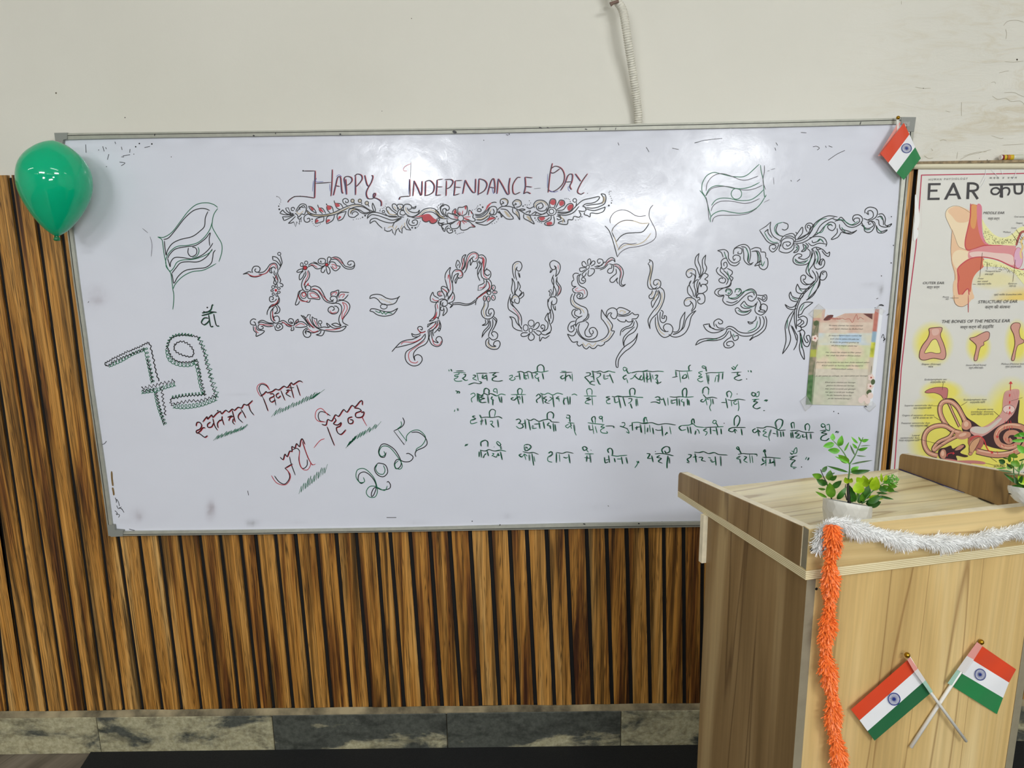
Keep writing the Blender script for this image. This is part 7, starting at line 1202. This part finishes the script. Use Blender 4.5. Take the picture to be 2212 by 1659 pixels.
mesh_obj('tape_piece', *box(onY(1940, 300, 0).x-0.006, onY(1940, 300, 0).x+0.014, -0.030, -0.0095, onY(1940, 266, 0).z-0.012, onY(1940, 266, 0).z), [M['tape']], fl3)
# ------------------------------------------------------------------ tinsel garlands
def garland(name, label, px, rad, mt, nst, seed, wid, lens, offs, extra=None):
    P = [onP(x, y, FL+NF*o, NF) for (x, y), o in zip(px, offs)]
    C_ = [Vector(p) for p in catmull([tuple(p) for p in P], 10)]
    rt = empty(name, C_[0]); tag(rt, label, 'garland')
    mesh_obj('cord', *tube_mesh(C_, 0.004, 8), [mt], rt, smooth=True)
    r = random.Random(seed); V, Fc = [], []; L = [0]
    for a, b in zip(C_[:-1], C_[1:]): L.append(L[-1]+(b-a).length)
    for s in range(nst):
        d = r.uniform(0, L[-1]); i = 0
        while i < len(L)-2 and L[i+1] < d: i += 1
        a, b = C_[i], C_[i+1]; p = a+(b-a)*((d-L[i])/max(1e-6, L[i+1]-L[i])); t = (b-a).normalized()
        n1 = t.cross(NF).normalized(); n2 = NF; th = r.uniform(0, 2*math.pi); o = n1*math.cos(th)+n2*math.sin(th)
        if o.dot(NF) < -0.1: o = o-NF*(o.dot(NF)*1.9)
        lf = lens*r.uniform(0.7, 1.12)*(0.85+0.2*math.sin(d*70)); tilt = r.uniform(-0.35, 0.8)
        dr = (o+t*tilt).normalized(); mid = p+dr*lf*0.55; end = p+dr*lf+Vector((0, 0, -1))*lf*r.uniform(0.02, 0.3)+t*lf*r.uniform(-0.05, 0.15)
        w_ = dr.cross(t+Vector((r.uniform(-.6, .6), r.uniform(-.6, .6), r.uniform(-.6, .6)))).normalized()*wid*r.uniform(0.6, 1.1)
        k = len(V); V += [p-w_*0.5, p+w_*0.5, mid+w_, mid-w_, end+w_*0.45, end-w_*0.45]; Fc += [(k, k+1, k+2, k+3), (k+3, k+2, k+4, k+5)]
    f = mesh_obj('fringe', V, Fc, [mt], rt); f['kind'] = 'stuff'; return rt
def G6(x, y): return (1740+x/4.686, 1100+y/4.686)
garland('garland', 'fluffy white tinsel garland draped along the front rail of the lectern', [G6(120, 430), G6(150, 340), G6(165, 220), G6(230, 150), G6(350, 130), G6(500, 190), G6(700, 235), G6(950, 300), G6(1200, 315), G6(1450, 325), G6(1650, 310), G6(1850, 270), G6(2050, 225), G6(2250, 190), G6(2450, 150)],
        0.02, M['tinsel_white'], 9500, 21, 0.00080, 0.0200, [0.010, 0.010, 0.010, 0.006, 0.002, 0.008, 0.012, 0.013, 0.013, 0.013, 0.013, 0.013, 0.012, 0.012, 0.012])
garland('garland', 'bright orange tinsel garland hanging down the left front edge of the lectern', [G6(260, 158), G6(255, 230), G6(265, 330), G6(255, 450), G6(235, 560), G6(240, 700), (1791, 1300), (1785, 1350), (1781, 1400), (1786, 1450), (1796, 1500), (1797, 1545), (1803, 1595), (1811, 1640), (1816, 1690), (1822, 1760)],
        0.02, M['tinsel_orange'], 5200, 22, 0.0019, 0.0195, [0.026]*5+[0.014]*11)
# ------------------------------------------------------------------ potted plants on the lectern tray
def rowz(v): return ZSt_f+(ZSt_b-ZSt_f)*0.2
def pot_plant(name, label, cpx, rim_l, rim_r, basew, leaves, stems, tuft, KX, z0=None):
    """cpx: pixel on the tray under the pot centre; rim pixels fix the rim's height, width and tilt."""
    z0 = z0 or ZSt_f+0.0002; base = onZ(cpx[0], cpx[1], z0)
    n = Vector((base.x-CAM.x, base.y-CAM.y, 0)).normalized(); right = Vector((n.y, -n.x, 0)); 
    A_ = onP(rim_l[0], rim_l[1], base, n); B_ = onP(rim_r[0], rim_r[1], base, n); cen = (A_+B_)/2; R_ = (B_-A_).length/2; tiltv = (B_-A_).normalized()
    rt = empty(name, base); tag(rt, label, 'potted plant')
    vd = (cen-CAM).normalized(); vd = (vd*0.9+n*0.1).normalized(); back = (vd-tiltv*vd.dot(tiltv)).normalized(); NS, NH = 26, 6; V, Fc = [], []
    for j in range(NH+1):
        v = j/NH; c = base.lerp(cen, v); u1 = right.lerp(tiltv, v).normalized(); u2 = n.lerp(back, v).normalized(); rr = R_*(basew+(1-basew)*min(1, v*1.5)**0.7)
        for i in range(NS):
            a = 2*math.pi*(i+0.5*(j % 2))/NS; f = 1+(0.013 if (i % 2) else -0.008)*(1 if 0 < j < NH else 0); V.append(c+u1*(rr*f*math.cos(a))+u2*(rr*f*0.92*math.sin(a)))
    for j in range(NH):
        for i in range(NS):
            i2 = (i+1) % NS; a, b, c2, d = j*NS+i, j*NS+i2, (j+1)*NS+i2, (j+1)*NS+i
            Fc += ([(a, b, d), (b, c2, d)] if j % 2 == 0 else [(a, b, c2), (a, c2, d)])
    k = len(V); inner = []
    for i in range(NS): a = 2*math.pi*(i+0.5*(NH % 2))/NS; V.append(cen+tiltv*(R_*0.93*math.cos(a))+back*(R_*0.85*math.sin(a)))
    for i in range(NS): V.append(V[k+i]+Vector((0, 0, -0.014)))
    for i in range(NS):
        i2 = (i+1) % NS; Fc.append((NH*NS+i, NH*NS+i2, k+i2, k+i)); Fc.append((k+i, k+i2, k+NS+i2, k+NS+i))
    Fc.append(tuple(range(NS))[::-1]); mesh_obj('pot', V, Fc, [M['pot']], rt)['label'] = 'white faceted ceramic pot'
    sv = [cen+tiltv*(R_*0.92*math.cos(2*math.pi*i/24))+back*(R_*0.84*math.sin(2*math.pi*i/24))+Vector((0, 0, -0.012)) for i in range(24)]
    mesh_obj('soil', sv+[p+Vector((0, 0, -0.004)) for p in sv], [tuple(range(24)), tuple(range(24, 48))[::-1]]+[(i, 24+i, 24+(i+1) % 24, (i+1) % 24) for i in range(24)], [M['soil']], rt)
    r = random.Random(int(cpx[0])); soil_c = cen+Vector((0, 0, -0.013))
    def C3(x, y, dep): q = KX(x, y); return onP(q[0], q[1], base+n*dep, n)
    for pts, wd, mk in stems:
        dep = r.uniform(-0.008, 0.008); P = [C3(x, y, dep*(0.3+i*0.25)) for i, (x, y) in enumerate(pts)]
        P = [Vector(p) for p in catmull([tuple(p) for p in P], 4)]
        if mk: P = P
        mesh_obj('stem', *tube_mesh(P, [wd*(1-0.5*i/len(P)) for i in range(len(P))], 6), [M['stem_dark' if mk == 'd' else 'stem']], rt, smooth=True)
    for a, b, wpx, mk in leaves:
        dep = r.uniform(-0.014, 0.014); p = C3(*a, dep); q = C3(*b, dep+r.uniform(-0.012, 0.004)); ln = q-p; L_ = ln.length
        s_ = ln.normalized(); wv = s_.cross(n).normalized(); w_ = (C3(a[0]+wpx, a[1], dep)-p).length/2*1.22; out = []
        fold = -n*w_*r.uniform(0.25, 0.5); m_ = 7; bow = -n*L_*r.uniform(-0.08, 0.14)
        V = []; 
        for i in range(m_+1):
            t = i/m_; c = p+ln*t+bow*math.sin(math.pi*t); h = w_*(math.sin(math.pi*t**0.8))**0.75 if 0 < t < 1 else 0.0002
            V += [c+wv*h+fold*(h/max(w_, 1e-6)), c, c-wv*h+fold*(h/max(w_, 1e-6))]
        Fc = []
        for i in range(m_): b0 = i*3; Fc += [(b0, b0+3, b0+4, b0+1), (b0+1, b0+4, b0+5, b0+2)]
        lfm = {'b': 'leaf_bright', 'l': 'leaf_lime', 'd': 'leaf_dark', 'm': 'leaf_mid', 'g': 'leaf_grey'}[mk]
        mesh_obj('leaf', V, Fc, [M[lfm]], rt, smooth=True)
    if tuft:
        x, y, rd, cnt = tuft; V, Fc = [], []
        for i in range(cnt):
            a = r.uniform(0, 6.28); d = rd*math.sqrt(r.random()); c = C3(x+d*math.cos(a), y+d*0.8*math.sin(a), r.uniform(-0.012, 0.006)); e = Vector((r.uniform(-1, 1), r.uniform(-1, 1), r.uniform(-0.3, 1))).normalized(); f = e.cross(Vector((r.uniform(-1, 1), r.uniform(-1, 1), r.uniform(-1, 1)))).normalized(); k = len(V); l_ = 0.0042
            V += [c, c+e*l_*0.5+f*l_*0.28, c+e*l_, c+e*l_*0.5-f*l_*0.28]; Fc.append((k, k+1, k+2, k+3))
        t_ = mesh_obj('leaf_tuft', V, Fc, [M['leaf_bright']], rt); t_['kind'] = 'stuff'; t_['label'] = 'cluster of tiny bright leaves'
    return rt
def K6(x, y): return (1740+x/6.914, 900+y/6.914)
leaves1 = [((405, 355), (408, 250), 62, 'b'), ((430, 400), (265, 445), 85, 'b'), ((505, 440), (545, 280), 78, 'b'), ((515, 510), (335, 500), 85, 'b'), ((580, 515), (650, 380), 26, 'b'), ((780, 400), (685, 300), 34, 'b'), ((830, 370), (790, 300), 26, 'b'), ((835, 365), (945, 340), 48, 'b'),
 ((820, 440), (970, 430), 14, 'g'), ((770, 475), (700, 400), 38, 'b'), ((785, 500), (930, 460), 46, 'b'), ((735, 575), (665, 420), 24, 'g'), ((760, 580), (905, 595), 18, 'g'), ((652, 690), (490, 570), 95, 'm'), ((650, 700), (440, 592), 32, 'b'), ((680, 712), (1000, 655), 24, 'g'), ((640, 830), (320, 735), 38, 'd'), ((668, 828), (970, 802), 66, 'd'), ((680, 810), (795, 745), 70, 'b'),
 ((250, 830), (322, 740), 56, 'd'), ((252, 900), (100, 860), 84, 'm'), ((350, 955), (372, 798), 92, 'm'), ((370, 950), (468, 882), 60, 'd'), ((325, 1015), (162, 930), 84, 'd'), ((325, 1000), (235, 930), 50, 'd'), ((400, 1065), (540, 955), 78, 'd'), ((388, 1215), (362, 985), 125, 'm'), ((300, 1085), (185, 1070), 36, 'm'), ((320, 1208), (150, 1118), 44, 'm'), ((472, 1235), (612, 1045), 74, 'd'), ((390, 862), (440, 838), 20, 'd'),
 ((630, 1000), (595, 905), 70, 'l'), ((660, 990), (692, 920), 60, 'l'), ((800, 1150), (785, 965), 145, 'l'), ((850, 1000), (765, 905), 95, 'l'), ((905, 1055), (865, 875), 115, 'l'), ((960, 1010), (1000, 900), 70, 'l'), ((1015, 1110), (1060, 890), 130, 'l'), ((1138, 980), (1130, 845), 38, 'l'), ((1180, 960), (1215, 868), 48, 'l'), ((745, 1275), (640, 1010), 84, 'd'), ((800, 1295), (780, 1120), 60, 'm'), ((810, 1295), (860, 1130), 70, 'd'),
 ((880, 1235), (950, 1020), 105, 'd'), ((1085, 1040), (1222, 1118), 80, 'd'), ((1190, 1045), (1330, 1115), 84, 'm'), ((1200, 1085), (1392, 1128), 20, 'g'), ((1060, 1135), (1225, 1150), 34, 'd'), ((1080, 1185), (1315, 1235), 40, 'd'), ((900, 1305), (1130, 1272), 120, 'd'), ((930, 1290), (1140, 1180), 84, 'd'), ((990, 1190), (1165, 1225), 70, 'l'), ((940, 1210), (1060, 1175), 50, 'l'), ((1230, 1010), (1372, 1042), 66, 'm'), ((1150, 1040), (1245, 1045), 60, 'm'), ((1170, 1000), (1260, 930), 70, 'b'), ((730, 1270), (690, 1190), 70, 'd'), ((860, 1270), (840, 1150), 60, 'm'), ((690, 1280), (720, 1180), 60, 'd')]
stems1 = [([(655, 1290), (640, 1120), (632, 1000), (655, 830), (660, 700)], 0.0022, ''), ([(655, 1290), (640, 1150), (635, 1020), (640, 930)], 0.0034, 'd'), ([(655, 710), (590, 570), (510, 460), (400, 345)], 0.0013, ''), ([(665, 700), (740, 580), (800, 440), (860, 310)], 0.0013, ''), ([(390, 1230), (320, 1000), (270, 900), (225, 790)], 0.0014, 'd'),
 ([(620, 1250), (590, 1130), (600, 1010)], 0.0012, 'd'), ([(840, 1300), (1000, 1115), (1150, 1010), (1290, 960)], 0.0013, ''), ([(860, 1290), (1060, 1180), (1180, 1110)], 0.0012, ''), ([(800, 1290), (800, 1150)], 0.0012, '')]
pot_plant('potted_plant', 'leafy plant in white faceted pot near front left corner of lectern tray', (1829, 1150), (1777.5, 1075.5), (1884.5, 1094.5), 0.86, leaves1, stems1, (1290, 950, 88, 170), K6)
def K7(x, y): return (2120+x/7.902, 900+y/7.9)
leaves2 = [((760, 280), (550, 335), 75, 'b'), ((760, 400), (510, 415), 66, 'b'), ((760, 620), (610, 480), 110, 'b'), ((740, 330), (640, 290), 60, 'b'), ((545, 705), (560, 622), 118, 'm'), ((405, 790), (295, 738), 95, 'd'), ((525, 890), (440, 810), 100, 'm'), ((555, 850), (610, 745), 140, 'm'), ((615, 935), (722, 800), 62, 'm'), ((480, 780), (482, 640), 50, 'm'), ((640, 755), (760, 715), 26, 'd'), ((470, 720), (350, 700), 22, 'd'),
 ((530, 945), (288, 912), 36, 'g'), ((430, 870), (250, 890), 30, 'b'), ((645, 975), (380, 970), 26, 'g'), ((640, 1150), (385, 972), 56, 'd'), ((650, 1155), (560, 1025), 90, 'd'), ((770, 1150), (628, 1010), 130, 'l'), ((760, 1270), (605, 1208), 66, 'l'), ((700, 1200), (520, 1180), 70, 'd'), ((740, 1230), (640, 1130), 70, 'd'), ((640, 1160), (700, 1000), 60, 'd'), ((650, 960), (560, 880), 22, 'g'), ((780, 1100), (860, 900), 90, 'l'), ((820, 1100), (960, 960), 90, 'm'), ((860, 1200), (1050, 1100), 90, 'd')]
stems2 = [([(650, 1200), (560, 1020), (550, 880), (550, 700)], 0.0014, ''), ([(640, 1180), (640, 960), (700, 760)], 0.0012, ''), ([(430, 800), (520, 880)], 0.001, 'd'), ([(800, 1250), (780, 900), (760, 400), (800, 250)], 0.002, '')]
pot_plant('potted_plant', 'leafy plant in white pot on lectern, cut by the right photo edge', (2232, 1083), (2176.5, 1048), (2288, 1064), 0.80, leaves2, stems2, None, K7, z0=max(zRf, ZTf, zcol(FRo, 1094-0.1075*(proj(at(FRo, ZTf))[0]-2212)))+0.0003)
